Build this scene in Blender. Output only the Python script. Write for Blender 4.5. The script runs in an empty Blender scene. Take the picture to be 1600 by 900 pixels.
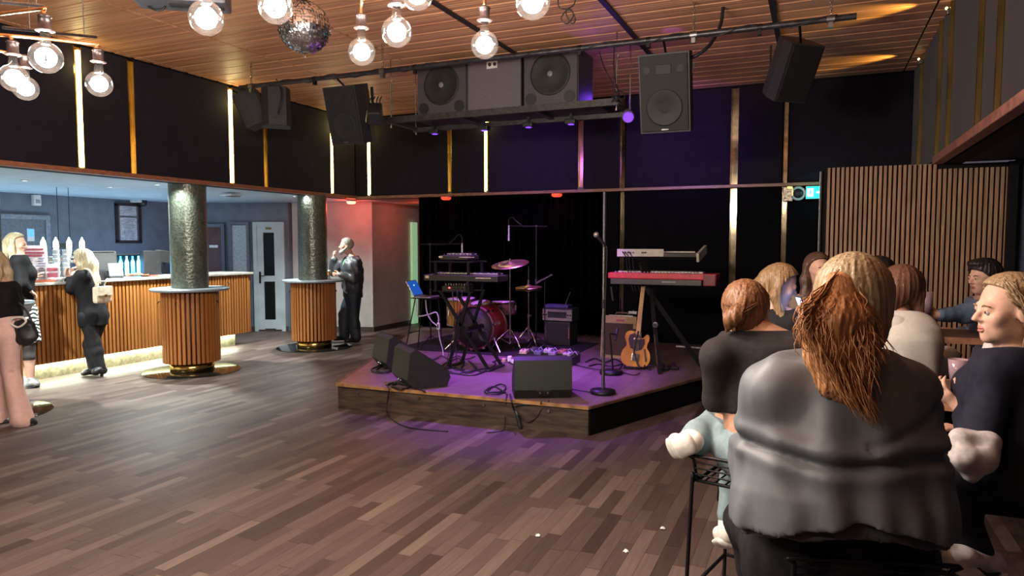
import bpy, bmesh, math, random
import numpy as np
from mathutils import Vector, Matrix, Euler
random.seed(7); RNG = np.random.default_rng(11)
PI = math.pi
COL = bpy.context.scene.collection
# ------------------------------------------------------------------ camera model (used to take real positions off the plan)
F_, CX_, CY_, EYE = 1095., 800., 450., 1.68
PITCH = math.atan(70/F_); YAW = math.atan(478/math.hypot(F_, 70))
_s, _c, _sp, _cp = math.sin(YAW), math.cos(YAW), math.sin(PITCH), math.cos(PITCH)
FW = Vector((-_s*_cp, _c*_cp, -_sp)); RT = Vector((_c, _s, 0)); UP = Vector((-_s*_sp, _c*_sp, _cp))
CAMP = Vector((0, 0, EYE))
def ray(x, y): return FW + RT*((x-CX_)/F_) - UP*((y-CY_)/F_)
def pz(x, y, z): d = ray(x, y); return CAMP + d*((z-EYE)/d.z)
def pxx(x, y, X): d = ray(x, y); return CAMP + d*(X/d.x)
def pyy(x, y, Y): d = ray(x, y); return CAMP + d*(Y/d.y)
def pd(x, y, D): return CAMP + ray(x, y)*D
# ------------------------------------------------------------------ materials
MATS = {}
def mat(name, col, rough=.5, metal=0., var=.12, scale=30., bump=0., emit=None, estr=0., spec=.5, stretch=(1,1,1), col2=None, sheen=0., trans=0., coat=0.):
    if name in MATS: return MATS[name]
    m = bpy.data.materials.new(name); m.use_nodes = True; nt = m.node_tree; N = nt.nodes; L = nt.links
    b = N['Principled BSDF']
    b.inputs['Roughness'].default_value = rough; b.inputs['Metallic'].default_value = metal
    b.inputs['Specular IOR Level'].default_value = spec
    if rough >= .7 and spec == .5: b.inputs['Specular IOR Level'].default_value = .2
    if sheen: b.inputs['Sheen Weight'].default_value = sheen
    if coat: b.inputs['Coat Weight'].default_value = coat
    tc = N.new('ShaderNodeTexCoord'); mp = N.new('ShaderNodeMapping'); mp.inputs['Scale'].default_value = stretch
    L.new(tc.outputs['Object'], mp.inputs['Vector'])
    nz = N.new('ShaderNodeTexNoise'); nz.inputs['Scale'].default_value = scale; nz.inputs['Detail'].default_value = 4
    L.new(mp.outputs['Vector'], nz.inputs['Vector'])
    mx = N.new('ShaderNodeMix'); mx.data_type = 'RGBA'
    c = tuple(col)
    d = tuple(col2) if col2 else tuple(max(0, v*(1-2*var)) for v in c)
    e = c if col2 else tuple(min(1, v*(1+2*var)) for v in c)
    mx.inputs['A'].default_value = (*d, 1); mx.inputs['B'].default_value = (*e, 1)
    rp = N.new('ShaderNodeMapRange'); rp.inputs['From Min'].default_value = .3; rp.inputs['From Max'].default_value = .7
    L.new(nz.outputs['Fac'], rp.inputs['Value']); L.new(rp.outputs['Result'], mx.inputs['Factor'])
    L.new(mx.outputs['Result'], b.inputs['Base Color'])
    if bump:
        bp = N.new('ShaderNodeBump'); bp.inputs['Strength'].default_value = bump; bp.inputs['Distance'].default_value = .01
        L.new(nz.outputs['Fac'], bp.inputs['Height']); L.new(bp.outputs['Normal'], b.inputs['Normal'])
    if emit:
        b.inputs['Emission Color'].default_value = (*emit, 1); b.inputs['Emission Strength'].default_value = estr
    MATS[name] = m; return m
def newmat(name):
    m = bpy.data.materials.new(name); m.use_nodes = True; MATS[name] = m
    return m, m.node_tree.nodes, m.node_tree.links, m.node_tree.nodes['Principled BSDF']
def math_node(N, L, op, a, b=None, c=None):
    n = N.new('ShaderNodeMath'); n.operation = op
    for i, v in enumerate((a, b, c)):
        if v is None: continue
        if isinstance(v, (int, float)): n.inputs[i].default_value = v
        else: L.new(v, n.inputs[i])
    return n.outputs[0]
# ------------------------------------------------------------------ mesh builder
class MB:
    def __init__(s): s.v = []; s.f = []; s.sm = []
    def add(s, vs, fs, smooth=False):
        o = len(s.v); s.v += [tuple(v) for v in vs]; s.f += [tuple(i+o for i in f) for f in fs]; s.sm += [smooth]*len(fs); return s
    def box(s, c, d, R=None, bev=0.):
        hx, hy, hz = d[0]/2, d[1]/2, d[2]/2
        if bev <= 0:
            vs = [Vector((x*hx, y*hy, z*hz)) for x in (-1,1) for y in (-1,1) for z in (-1,1)]
            fs = [(0,1,3,2),(4,6,7,5),(0,4,5,1),(2,3,7,6),(0,2,6,4),(1,5,7,3)]
        else:
            bm = bmesh.new(); bmesh.ops.create_cube(bm, size=1)
            for v in bm.verts: v.co = Vector((v.co.x*d[0], v.co.y*d[1], v.co.z*d[2]))
            bmesh.ops.bevel(bm, geom=bm.edges[:], offset=min(bev, min(d)*.45), segments=2, affect='EDGES', profile=.6)
            bm.verts.index_update(); vs = [v.co.copy() for v in bm.verts]; fs = [[v.index for v in f.verts] for f in bm.faces]; bm.free()
        c = Vector(c)
        s.add([(R @ v if R else v) + c for v in vs], fs); return s
    def bar(s, p, q, w, h, up=(0,0,1)):
        p, q = Vector(p), Vector(q); z = (q-p).normalized(); u = Vector(up)
        if abs(z.dot(u)) > .98: u = Vector((0,1,0))
        x = u.cross(z).normalized(); y = z.cross(x)
        R = Matrix((x, y, z)).transposed(); return s.box((p+q)/2, (w, h, (q-p).length), R)
    def cyl(s, p, q, r0, r1=None, n=16, cap=True, smooth=True):
        r1 = r0 if r1 is None else r1
        p, q = Vector(p), Vector(q); z = (q-p).normalized(); u = Vector((0,0,1)) if abs(z.z) < .95 else Vector((1,0,0))
        x = u.cross(z).normalized(); y = z.cross(x); vs = []
        for k in range(n):
            a = 2*PI*k/n; d = x*math.cos(a)+y*math.sin(a); vs += [p+d*r0, q+d*r1]
        fs = [(2*k, 2*((k+1) % n), 2*((k+1) % n)+1, 2*k+1) for k in range(n)]
        s.add(vs, fs, smooth)
        if cap: s.add([vs[2*k] for k in range(n)], [tuple(range(n))[::-1]]); s.add([vs[2*k+1] for k in range(n)], [tuple(range(n))])
        return s
    def lathe(s, prof, c=(0,0,0), n=24, axis=(0,0,1), smooth=True):
        z = Vector(axis).normalized(); u = Vector((0,0,1)) if abs(z.z) < .95 else Vector((1,0,0))
        x = u.cross(z).normalized(); y = z.cross(x); c = Vector(c); vs = []; m = len(prof)
        for k in range(n):
            a = 2*PI*k/n; d = x*math.cos(a)+y*math.sin(a)
            vs += [c+d*r+z*h for r, h in prof]
        fs = []
        for k in range(n):
            for j in range(m-1):
                a, b = k*m+j, ((k+1) % n)*m+j; fs.append((a, b, b+1, a+1))
        s.add(vs, fs, smooth); return s
    def sphere(s, c, r, n=20, m=12, sc=(1,1,1), R=None):
        vs = []; c = Vector(c)
        for j in range(m+1):
            t = PI*j/m
            for k in range(n):
                a = 2*PI*k/n; v = Vector((math.sin(t)*math.cos(a)*sc[0], math.sin(t)*math.sin(a)*sc[1], math.cos(t)*sc[2]))*r
                vs.append((R @ v if R else v)+c)
        s.add(vs, [(j*n+k, (j+1)*n+k, (j+1)*n+(k+1) % n, j*n+(k+1) % n) for j in range(m) for k in range(n)], True); return s
    def tube(s, pts, r, n=8, cap=True, smooth=True):
        pts = [Vector(p) for p in pts]; m = len(pts); rs = r if isinstance(r, (list, tuple)) else [r]*m
        T = [(pts[min(i+1, m-1)]-pts[max(i-1, 0)]).normalized() for i in range(m)]
        u = Vector((0,0,1)) if abs(T[0].z) < .9 else Vector((1,0,0))
        x = u.cross(T[0]).normalized(); vs = []
        for i in range(m):
            x = (x - T[i]*x.dot(T[i])).normalized(); y = T[i].cross(x)
            for k in range(n):
                a = 2*PI*k/n; vs.append(pts[i]+(x*math.cos(a)+y*math.sin(a))*rs[i])
        fs = [(i*n+k, i*n+(k+1) % n, (i+1)*n+(k+1) % n, (i+1)*n+k) for i in range(m-1) for k in range(n)]
        if cap: fs += [tuple(range(n))[::-1], tuple((m-1)*n+k for k in range(n))]
        s.add(vs, fs, smooth); return s
    def prism(s, poly, vec, caps=True):
        vec = Vector(vec); n = len(poly); P = [Vector(p) for p in poly]; Q = [p+vec for p in P]
        fs = [(k, (k+1) % n, n+(k+1) % n, n+k) for k in range(n)]
        if caps: fs += [tuple(range(n))[::-1], tuple(range(n, 2*n))]
        s.add(P+Q, fs); return s
    def xf(s, M):
        s.v = [tuple(M @ Vector(v)) for v in s.v]; return s
    def build(s, name, m, parent=None, world=False, autofix=True, kind=None):
        off = Vector((0,0,0))
        if world and parent is not None:
            p = parent
            while p is not None: off += p.location; p = p.parent
        me = bpy.data.meshes.new(name)
        me.from_pydata([tuple(Vector(v)-off) for v in s.v], [], s.f); me.update()
        me.polygons.foreach_set('use_smooth', s.sm)
        if autofix:
            bm = bmesh.new(); bm.from_mesh(me); bmesh.ops.recalc_face_normals(bm, faces=bm.faces[:]); bm.to_mesh(me); bm.free()
        if m is not None: me.materials.append(m)
        o = bpy.data.objects.new(name, me); COL.objects.link(o)
        if parent is not None: o.parent = parent
        if kind: o['kind'] = kind
        return o
    def solo(s, name, m, loc=None):
        """top-level mesh given in world coordinates, origin moved to its base"""
        a = np.array(s.v); lo, hi = a.min(0), a.max(0)
        c = Vector(loc) if loc is not None else Vector(((lo[0]+hi[0])/2, (lo[1]+hi[1])/2, lo[2]))
        s.v = [tuple(Vector(v)-c) for v in s.v]; o = s.build(name, m); o.location = c; return o
def tag(o, label, cat, group=None, kind=None):
    o['label'] = label; o['category'] = cat
    if group: o['group'] = group
    if kind: o['kind'] = kind
    return o
def thing(name, label, cat, loc=(0,0,0), rz=0., group=None):
    o = bpy.data.objects.new(name, None); COL.objects.link(o); o.empty_display_size = .1
    o.location = loc; o.rotation_euler = (0, 0, rz); return tag(o, label, cat, group)
def struct(o): o['kind'] = 'structure'; return o
def dup(root, loc, rz=None, label=None, group=None):
    def cp(o, par):
        c = o.copy(); COL.objects.link(c)
        if par is not None: c.parent = par
        for ch in list(o.children): cp(ch, c)
        return c
    r = cp(root, None); r.location = loc
    if rz is not None: r.rotation_euler = (0, 0, rz)
    if label: r['label'] = label
    if group: r['group'] = group
    return r
def light(kind, loc, energy, col, size=.05, target=None, spot=1.0, blend=.5, sizey=None):
    l = bpy.data.lights.new('lamp_light', kind); l.energy = energy; l.color = col
    if kind in ('POINT', 'SPOT'): l.shadow_soft_size = size
    if kind == 'SPOT': l.spot_size = spot; l.spot_blend = blend
    if kind == 'AREA':
        l.size = size
        if sizey: l.shape = 'RECTANGLE'; l.size_y = sizey
    o = bpy.data.objects.new('lamp_light', l); COL.objects.link(o); o.location = loc
    if target is not None:
        o.rotation_euler = (Vector(target)-Vector(loc)).to_track_quat('-Z', 'Y').to_euler()
    return o
def arc(p, q, sag, n=10):
    p, q = Vector(p), Vector(q)
    return [p.lerp(q, t/n)+Vector((0,0,-sag*4*(t/n)*(1-t/n))) for t in range(n+1)]
def catmull(P, n=6):
    P = [Vector(p) for p in P]; Q = [P[0]]+P+[P[-1]]; out = []
    for i in range(1, len(Q)-2):
        a, b, c, d = Q[i-1], Q[i], Q[i+1], Q[i+2]
        for k in range(n):
            t = k/n; out.append(.5*((2*b)+(c-a)*t+(2*a-5*b+4*c-d)*t*t+(3*b-a-3*c+d)*t**3))
    out.append(P[-1]); return out
def rot(ax, ang): return Matrix.Rotation(ang, 3, ax)
def text_mesh(txt, size, M, name, m, parent, world=False):
    cu = bpy.data.curves.new(name, 'FONT'); cu.body = txt; cu.size = size; cu.align_x = 'CENTER'; cu.align_y = 'CENTER'; cu.extrude = .0006
    o = bpy.data.objects.new(name, cu); COL.objects.link(o); bpy.context.view_layer.update()
    me = bpy.data.meshes.new_from_object(o.evaluated_get(bpy.context.evaluated_depsgraph_get()))
    bpy.data.objects.remove(o)
    off = Vector((0,0,0))
    if world:
        p = parent
        while p is not None: off += p.location; p = p.parent
    me.transform(Matrix.Translation(-off) @ M)
    me.materials.clear(); me.materials.append(m)
    o = bpy.data.objects.new(name, me); COL.objects.link(o); o.parent = parent; return o
# ------------------------------------------------------------------ shared materials
BLACKM = mat('black_powder_metal', (.018,.018,.02), .42, .6, .2, 60)
BLACKP = mat('black_plastic', (.014,.014,.016), .5, 0, .2, 40, bump=.05)
CHROME = mat('chrome_steel', (.62,.6,.58), .18, 1., .1, 50)
BRASS = mat('brushed_brass', (.72,.52,.18), .22, 1., .2, 12, stretch=(1,1,.2))
COPPER = mat('copper_pipe', (.72,.36,.16), .32, 1., .12, 25)
STEEL = mat('dull_steel', (.3,.3,.3), .38, 1., .15, 30)
WHITEP = mat('white_plastic', (.7,.7,.68), .45, 0, .05, 30)
PAINT = mat('grey_blue_wall_paint', (.135,.158,.195), .75, 0, .06, 6, bump=.04)
WARMP = mat('pale_plaster', (.46,.43,.40), .8, 0, .05, 5, bump=.04)
BLACKW = mat('black_felt_panel', (.016,.012,.021), .92, 0, .08, 9, bump=.05, sheen=.15)
REDRAIL = mat('red_brown_stained_rail', (.33,.13,.07), .45, 0, .2, 14, stretch=(1,1,6))
XL, XR, YB, ZR, ZC = -7.27, 1.03, 10.0, 2.43, 3.80
def wood_material(name, c1, c2, pitch, axis, rough=.5, grain=(1.2, 40)):
    """slat-to-slat and along-grain colour variation, all in object space; axis: the direction the slats run"""
    m, N, L, b = newmat(name); b.inputs['Roughness'].default_value = rough
    tc = N.new('ShaderNodeTexCoord'); sp = N.new('ShaderNodeSeparateXYZ'); L.new(tc.outputs['Object'], sp.inputs[0])
    along = sp.outputs[axis]; cross = sp.outputs['Y' if axis == 'X' else 'X']
    i = math_node(N, L, 'FLOOR', math_node(N, L, 'DIVIDE', cross, pitch))
    wn = N.new('ShaderNodeTexWhiteNoise'); wn.noise_dimensions = '1D'; L.new(i, wn.inputs['W'])
    cb = N.new('ShaderNodeCombineXYZ'); L.new(math_node(N, L, 'MULTIPLY', along, grain[0]), cb.inputs[0]); L.new(math_node(N, L, 'MULTIPLY', cross, grain[1]), cb.inputs[1]); L.new(math_node(N, L, 'MULTIPLY', sp.outputs['Z'], 3.), cb.inputs[2])
    nz = N.new('ShaderNodeTexNoise'); nz.inputs['Scale'].default_value = 1; nz.inputs['Detail'].default_value = 5; L.new(cb.outputs[0], nz.inputs['Vector'])
    f = math_node(N, L, 'ADD', math_node(N, L, 'MULTIPLY', wn.outputs['Value'], .55), math_node(N, L, 'MULTIPLY', nz.outputs['Fac'], .6))
    mx = N.new('ShaderNodeMix'); mx.data_type = 'RGBA'; mx.inputs['A'].default_value = (*c1, 1); mx.inputs['B'].default_value = (*c2, 1)
    L.new(f, mx.inputs['Factor']); L.new(mx.outputs['Result'], b.inputs['Base Color'])
    bp = N.new('ShaderNodeBump'); bp.inputs['Strength'].default_value = .03; L.new(nz.outputs['Fac'], bp.inputs['Height']); L.new(bp.outputs['Normal'], b.inputs['Normal'])
    return m
def plank_material(name, cols, w, Lp, rough):
    """strip parquet running along Y: random end joints per strip, random tone per stave, dark joints"""
    m, N, L, b = newmat(name); b.inputs['Specular IOR Level'].default_value = .25
    tc = N.new('ShaderNodeTexCoord'); sp = N.new('ShaderNodeSeparateXYZ'); L.new(tc.outputs['Object'], sp.inputs[0])
    u = math_node(N, L, 'DIVIDE', sp.outputs['X'], w); i = math_node(N, L, 'FLOOR', u)
    wn = N.new('ShaderNodeTexWhiteNoise'); wn.noise_dimensions = '1D'; L.new(i, wn.inputs['W'])
    ln = math_node(N, L, 'ADD', math_node(N, L, 'MULTIPLY', wn.outputs['Value'], .35*Lp), Lp*.8)
    wo = N.new('ShaderNodeTexWhiteNoise'); wo.noise_dimensions = '1D'; L.new(math_node(N, L, 'ADD', i, 77.3), wo.inputs['W'])
    v = math_node(N, L, 'ADD', math_node(N, L, 'DIVIDE', sp.outputs['Y'], ln), math_node(N, L, 'MULTIPLY', wo.outputs['Value'], 9.)); j = math_node(N, L, 'FLOOR', v)
    cb = N.new('ShaderNodeCombineXYZ'); L.new(i, cb.inputs[0]); L.new(j, cb.inputs[1])
    w2 = N.new('ShaderNodeTexWhiteNoise'); w2.noise_dimensions = '2D'; L.new(cb.outputs[0], w2.inputs['Vector'])
    cr = N.new('ShaderNodeValToRGB'); e = cr.color_ramp.elements; e[0].color = (*cols[0], 1); e[1].color = (*cols[-1], 1)
    for k in range(1, len(cols)-1):
        q = e.new(k/(len(cols)-1)); q.color = (*cols[k], 1)
    L.new(w2.outputs['Value'], cr.inputs['Fac'])
    cg = N.new('ShaderNodeCombineXYZ'); L.new(math_node(N, L, 'MULTIPLY', sp.outputs['X'], 55.), cg.inputs[0])
    L.new(math_node(N, L, 'ADD', math_node(N, L, 'MULTIPLY', sp.outputs['Y'], 4.), math_node(N, L, 'MULTIPLY', w2.outputs['Value'], 50.)), cg.inputs[1])
    nz = N.new('ShaderNodeTexNoise'); nz.inputs['Scale'].default_value = 1; nz.inputs['Detail'].default_value = 5; L.new(cg.outputs[0], nz.inputs['Vector'])
    hs = N.new('ShaderNodeHueSaturation'); L.new(cr.outputs['Color'], hs.inputs['Color']); L.new(math_node(N, L, 'ADD', math_node(N, L, 'MULTIPLY', nz.outputs['Fac'], .7), .65), hs.inputs['Value'])
    fu = math_node(N, L, 'FRACT', u); fv = math_node(N, L, 'FRACT', v)
    gap = math_node(N, L, 'MAXIMUM', math_node(N, L, 'LESS_THAN', fu, .025), math_node(N, L, 'LESS_THAN', fv, .006))
    mx = N.new('ShaderNodeMix'); mx.data_type = 'RGBA'; L.new(hs.outputs['Color'], mx.inputs['A']); mx.inputs['B'].default_value = (*[c*.35 for c in cols[0]], 1)
    L.new(gap, mx.inputs['Factor']); L.new(mx.outputs['Result'], b.inputs['Base Color'])
    nr = N.new('ShaderNodeTexNoise'); nr.inputs['Scale'].default_value = 2.2; nr.inputs['Detail'].default_value = 6; L.new(tc.outputs['Object'], nr.inputs['Vector'])
    L.new(math_node(N, L, 'ADD', math_node(N, L, 'MULTIPLY', nr.outputs['Fac'], .22), rough-.11), b.inputs['Roughness'])
    bp = N.new('ShaderNodeBump'); bp.inputs['Strength'].default_value = .12; bp.inputs['Distance'].default_value = .004
    L.new(math_node(N, L, 'SUBTRACT', math_node(N, L, 'MULTIPLY', nz.outputs['Fac'], .3), gap), bp.inputs['Height']); L.new(bp.outputs['Normal'], b.inputs['Normal'])
    return m
FLOORM = plank_material('worn_parquet', [(.045,.029,.026),(.070,.047,.041),(.082,.056,.049),(.098,.070,.061),(.145,.108,.092)], .082, .62, .50)
STAGEM = plank_material('stage_boards', [(.15,.10,.11),(.18,.12,.13),(.2,.14,.15)], .14, 1.6, .36)
STAGEF = mat('dark_stage_fascia', (.05,.032,.02), .6, 0, .35, 5, stretch=(1,1,7), bump=.1)
NOSE = mat('worn_oak_nosing', (.30,.17,.07), .45, 0, .25, 9)
CEILM = wood_material('ceiling_slat_wood', (.54,.235,.12), (.88,.47,.27), .05, 'X', .48, (.8, 9.))
CEILB = mat('ceiling_void', (.02,.012,.008), .9, 0, .1)
BARW = wood_material('bar_slat_wood', (.25,.078,.016), (.42,.16,.042), .055, 'Z', .42, (1.5, 14))
SLATW = mat('oak_acoustic_slat', (.40,.235,.135), .55, 0, .16, 7, stretch=(9,9,.5))
# ------------------------------------------------------------------ shell
struct(MB().box((-3.5, 5.2, -.05), (18, 17.2, .1)).build('floor', FLOORM))
def slab(name, lo, hi, m): return struct(MB().box([(a+b)/2 for a, b in zip(lo, hi)], [b-a for a, b in zip(lo, hi)]).build(name, m))
# ceiling: dark void above, slats in bays between joints along Y
c = MB(); joints = [-7.17, -5.82, -4.48, -3.145, -1.775, -.425, .92]
slab('ceiling', (-7.6,-3.2,ZC+.02), (1.4,10.3,ZC+.1), CEILB)
edges = [XL-.02]+joints+[XR+.02]
y = -3.0; k = 0
while y < 10.0:
    pit = .05; w = .043 if y < 6.68 else .0475
    for a, b2 in zip(edges[:-1], edges[1:]):
        jg = .018 if y < 6.68 else .010
        c.box(((a+b2)/2, y+pit/2, ZC+.008+(.006 if (k*7) % 5 == 0 else 0)), (b2-a-jg*2, w, .018))
    y += pit; k += 1
struct(c.build('ceiling', CEILM, autofix=False))
st = MB()
for X in joints[3:6]: st.box((X, 6.2, ZC-.012), (.05, 7.6, .02))
struct(st.build('trim_1', mat('joint_strip_black', (.03,.022,.025), .5)))
# left fascia: dark felt panels between brass channels, panels stand 60 mm proud of the backing
def fascia(name, side, spans, z0, z1, plane):
    p = MB()
    for a, b2 in spans:
        if side == 'L': p.box((plane-.03, (a+b2)/2, (z0+z1)/2), (.06, b2-a, z1-z0), bev=.006)
        elif side == 'R': p.box((plane+.03, (a+b2)/2, (z0+z1)/2), (.06, b2-a, z1-z0), bev=.006)
        else: p.box(((a+b2)/2, plane+.03, (z0+z1)/2), (b2-a, .06, z1-z0), bev=.006)
    return struct(p.build(name, BLACKW))
G = .05
lgaps = [-1.0, .55, 1.2, 2.98, 3.62, 5.12, 5.75, 7.24, 7.88, 9.38]
def spans(g, lo, hi, wd=G):
    o = []; a = lo
    for q in g: o.append((a, q-wd)); a = q+wd
    o.append((a, hi)); return o
fascia('wall_left', 'L', spans(lgaps, -3, YB-.02), ZR+.05, ZC-.02, XL)
bgaps = [-7.0, -5.45, -4.80, -3.25, -2.62, -1.07, -.42]
fascia('wall_back', 'B', spans(bgaps, XL, XR), ZR+.04, ZC-.02, YB)
rgaps = [.2, 1.6, 2.2, 3.7, 4.3, 5.34, 5.93, 7.2, 7.79, 9.14]
fascia('wall_right', 'R', spans(rgaps, -3, YB-.02, .022), ZR+.07, ZC-.02, XR)
slab('wall_left', (XL-.2,-3.1,ZR), (XL-.062,YB+.25,ZC+.02), mat('fascia_backing', (.012,.01,.012), .8))
slab('wall_back', (XL-.2,YB+.062,ZR), (XR+.2,YB+.2,ZC+.02), MATS['fascia_backing'])
slab('wall_right', (XR+.062,-3.1,ZR), (XR+.2,YB+.25,ZC+.02), MATS['fascia_backing'])
# rails under the fascia
struct(MB().box((XL+.005, 3.5, ZR+.025), (.09, 13.0, .05), bev=.006).build('trim_2', REDRAIL))
struct(MB().box((-3.1, YB-.012, ZR+.022), (8.3, .06, .044), bev=.006).build('trim_3', mat('rail_oiled_brown', (.34,.17,.09), .4, 0, .2, 14, stretch=(1,6,6))))
struct(MB().box((XR-.005, 2.4, ZR+.035), (.09, 10.8, .07), bev=.006).build('trim_4', mat('rail_dusty_red', (.30,.13,.10), .5, 0, .2, 14)))
# soffits (lower ceilings) over the bar, the recess behind the curtain and the seating alcove
SOFF = mat('soffit_white_grey', (.40,.50,.58), .55, 0, .04, 4)
struct(MB().prism([(XL-.06,-3,ZR+.02),(XL-.06,13.5,ZR+.02),(-12.2,13.5,ZR+.02),(-12.2,-3,ZR+.02)], (0,0,.06)).build('ceiling', SOFF))
slab('ceiling', (XL-.05,YB+.03,ZR+.02), (-2.8,13.5,ZR+.08), mat('recess_soffit', (.2,.19,.19), .8))
slab('ceiling', (XR+.06,-3,ZR+.02), (4.2,7.86,ZR+.08), mat('alcove_soffit', (.05,.05,.06), .8))
# black wall below the rail, right of the curtain, with its own panel joints
p = MB()
for a, b2 in spans([-2.62, -1.07, -.42], -2.86, XR): p.box(((a+b2)/2, YB+.05, ZR/2), (b2-a, .06, ZR), bev=.004)
struct(p.build('wall_back', mat('black_lower_panel', (.005,.005,.007), .85, 0, .1, 8, spec=.06)))
slab('wall_back', (-2.9,YB+.09,0), (XR+.4,YB+.2,ZR+.02), MATS['fascia_backing'])
slab('trim_5', (-2.90,YB+.0,0), (-2.875,YB+.1,ZR), mat('pale_corner_bead', (.5,.5,.52), .5))
# bar room shell
slab('wall_left', (-11.5,-3,0), (-11.3,9.62,ZR+.02), PAINT)
def wall_run(name, a, b2, th, m, z1=ZR+.02, z0=0):
    a, b2 = Vector((*a, 0)), Vector((*b2, 0)); d = (b2-a).normalized(); n = Vector((-d.y, d.x, 0))
    return struct(MB().prism([a+Vector((0,0,z0)), b2+Vector((0,0,z0)), b2+n*th+Vector((0,0,z0)), a+n*th+Vector((0,0,z0))], (0,0,z1-z0)).build(name, m))
wall_run('wall_back', (-11.4, 9.6), (-9.24, 10.57), .12, PAINT)
struct(MB().box((-9.285,10.66,1.22),(.1,.2,2.44)).build('wall_back', PAINT))
wall_run('wall_back', (-9.2, 10.62), (-7.70, 11.10), .12, WARMP)
wall_run('wall_back', (-7.70, 11.08), (-7.74, 13.4), .12, WARMP)
slab('wall_back', (-7.9,13.2,0), (-2.7,13.35,ZR+.02), MATS['fascia_backing'])
BASEB = mat('dark_baseboard', (.06,.04,.03), .5)
wall_run('baseboard_back', (-11.3, 9.60), (-9.27, 10.53), .03, BASEB, .09)
wall_run('baseboard_back', (-9.2, 10.60), (-7.69, 11.08), .02, BASEB, .09)
wall_run('baseboard_back', (-7.685, 11.09), (-7.725, 13.2), .02, BASEB, .09)
# alcove on the right, behind the slatted screen
slab('wall_right', (3.4,-3,0), (3.5,8.2,ZR+.02), mat('alcove_navy_paint', (.06,.065,.10), .7))
slab('wall_back', (1.66,7.86,0), (3.45,7.98,ZR+.02), mat('alcove_blue_paint', (.10,.115,.17), .7))
slab('wall_front', (-12.2,-3.2,0), (4.2,-3.05,ZC), mat('entrance_wall', (.05,.045,.045), .8))
slab('trim_6', (1.585,7.74,0), (1.66,7.9,ZR), BLACKM)
# slatted oak screen in front of the back wall
s_ = thing('slatted_screen', 'oak slat acoustic screen wall on black backing behind the seated group', 'screen', (.80, 7.8, 0))
MB().box((-.0, .045, 1.215), (1.56, .05, 2.43)).build('backing', mat('screen_black_felt', (.012,.011,.011), .95), s_)
n = 37
for k in range(n):
    X = -.735+1.55*k/n+.02
    MB().box((X, .005, 1.215+(.006 if X < .22 else -.02)), (.0265, .03, 2.43-(0 if X < .22 else .05)), bev=.003).build('slat', SLATW, s_)
MB().box((-.79, .02, 1.2), (.02, .09, 2.4)).build('edge_trim', mat('dark_edge', (.03,.03,.035), .5), s_)
MB().box((-.797, -.03, 1.2), (.006, .006, 2.4)).build('edge_bead', STEEL, s_)
# ------------------------------------------------------------------ brass light channels in the panel gaps
LEDM = mat('led_tube_glow', (1,1,.9), .4, emit=(1.,.98,.72), estr=14.)
LEDY = mat('led_reflected_brass', (.8,.75,.2), .3, emit=(.80,.85,.18), estr=.9)
MIRR = mat('aged_mirror_brass', (.55,.42,.25), .12, 1., .35, 9, col2=(.2,.16,.12))
def channel(side, u, z0, z1, label, led, plane, w=.085, m=BRASS, name='light_channel', dy=0.):
    loc = {'L': (plane, u, z0), 'R': (plane, u, z0), 'B': (u, plane, z0)}[side]
    t = thing(name, label, 'wall light' if led else 'wall trim', loc, {'L': PI/2, 'R': -PI/2, 'B': 0}[side], 'brass channels between the black wall panels')
    h = z1-z0
    MB().box((0, .052+dy, h/2), (w, .008, h)).build('back_plate', m, t)
    for sx in (-1, 1): MB().box((sx*(w/2-.003), .03+dy, h/2), (.006, .045, h)).build('side_lip', m, t)
    if led:
        q = MB().cyl((led*(w/2-.018), .035, .02), (led*(w/2-.018), .035, h-.03), .0085, n=8).build('led_tube', LEDM, t)
        q['label'] = 'glowing pale yellow tube'
    return t
desc_L = ['', '', '', '', '', 'brass channel with bright tube, nearest left end of the left fascia', 'brass channel without visible tube, right of the leftmost lit one', 'bright lit tube channel above the nearer round pillar, by the hung speaker', 'dim brass channel under the small grey hanging speaker', 'bright lit tube channel under the large hung speaker, last before the corner']
for i, g in enumerate(lgaps):
    if i < 3: continue
    d = desc_L[i] or ('lit brass channel at the far left end of fascia, first' if i == 3 else 'dim brass channel beside the frame edge on left fascia')
    channel('L', g, ZR+.05, ZC-.03, d, {5: 1, 7: 1, 9: 1, 3: 1}.get(i, 0), XL)
for i, (g, led, d) in enumerate(zip(bgaps, [-1, 0, -1, 0, 0, 0, 0], ['bright lit tube channel on back wall just right of the corner', 'yellow-green brass channel left of the two below hanging shelf', 'half lit brass channel below middle of the hanging speaker shelf', 'brass channel below right part of hanging shelf', 'brass channel above the keyboards with dark centre', 'widest aged mirror channel right of the hung speaker', 'thin brass channel above the wall junction box'])):
    channel('B', g, ZR+.045, ZC-.03, d, led, YB, .095 if i == 5 else (.05 if i == 6 else .075), MIRR if i >= 4 else BRASS)
for g, d, w in ((-2.62, 'aged brass strip on lower wall behind the keyboard, foot on amp', .06), (-1.07, 'aged mirror strip on lower wall right of keyboard', .085), (-.42, 'thin mirror strip on lower wall under the junction box', .06)):
    channel('B', g, .02, ZR-.002, d, 0, YB+.02, w, MIRR, 'mirror_strip')
for i, g in enumerate(rgaps):
    if g < 3: continue
    channel('R', g, ZR+.075, ZC-.03, ['thin brass edge on right fascia, %s' % q for q in ('',)*5+('nearest the frame edge', 'second from the frame edge', 'third, left of the long bare panel', 'next to the slatted screen corner', 'far one by the corner')][i] if i >= 5 else 'thin brass edge on right fascia outside the frame', 0, XR, .026, BRASS, 'brass_edge', -.040)
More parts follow.
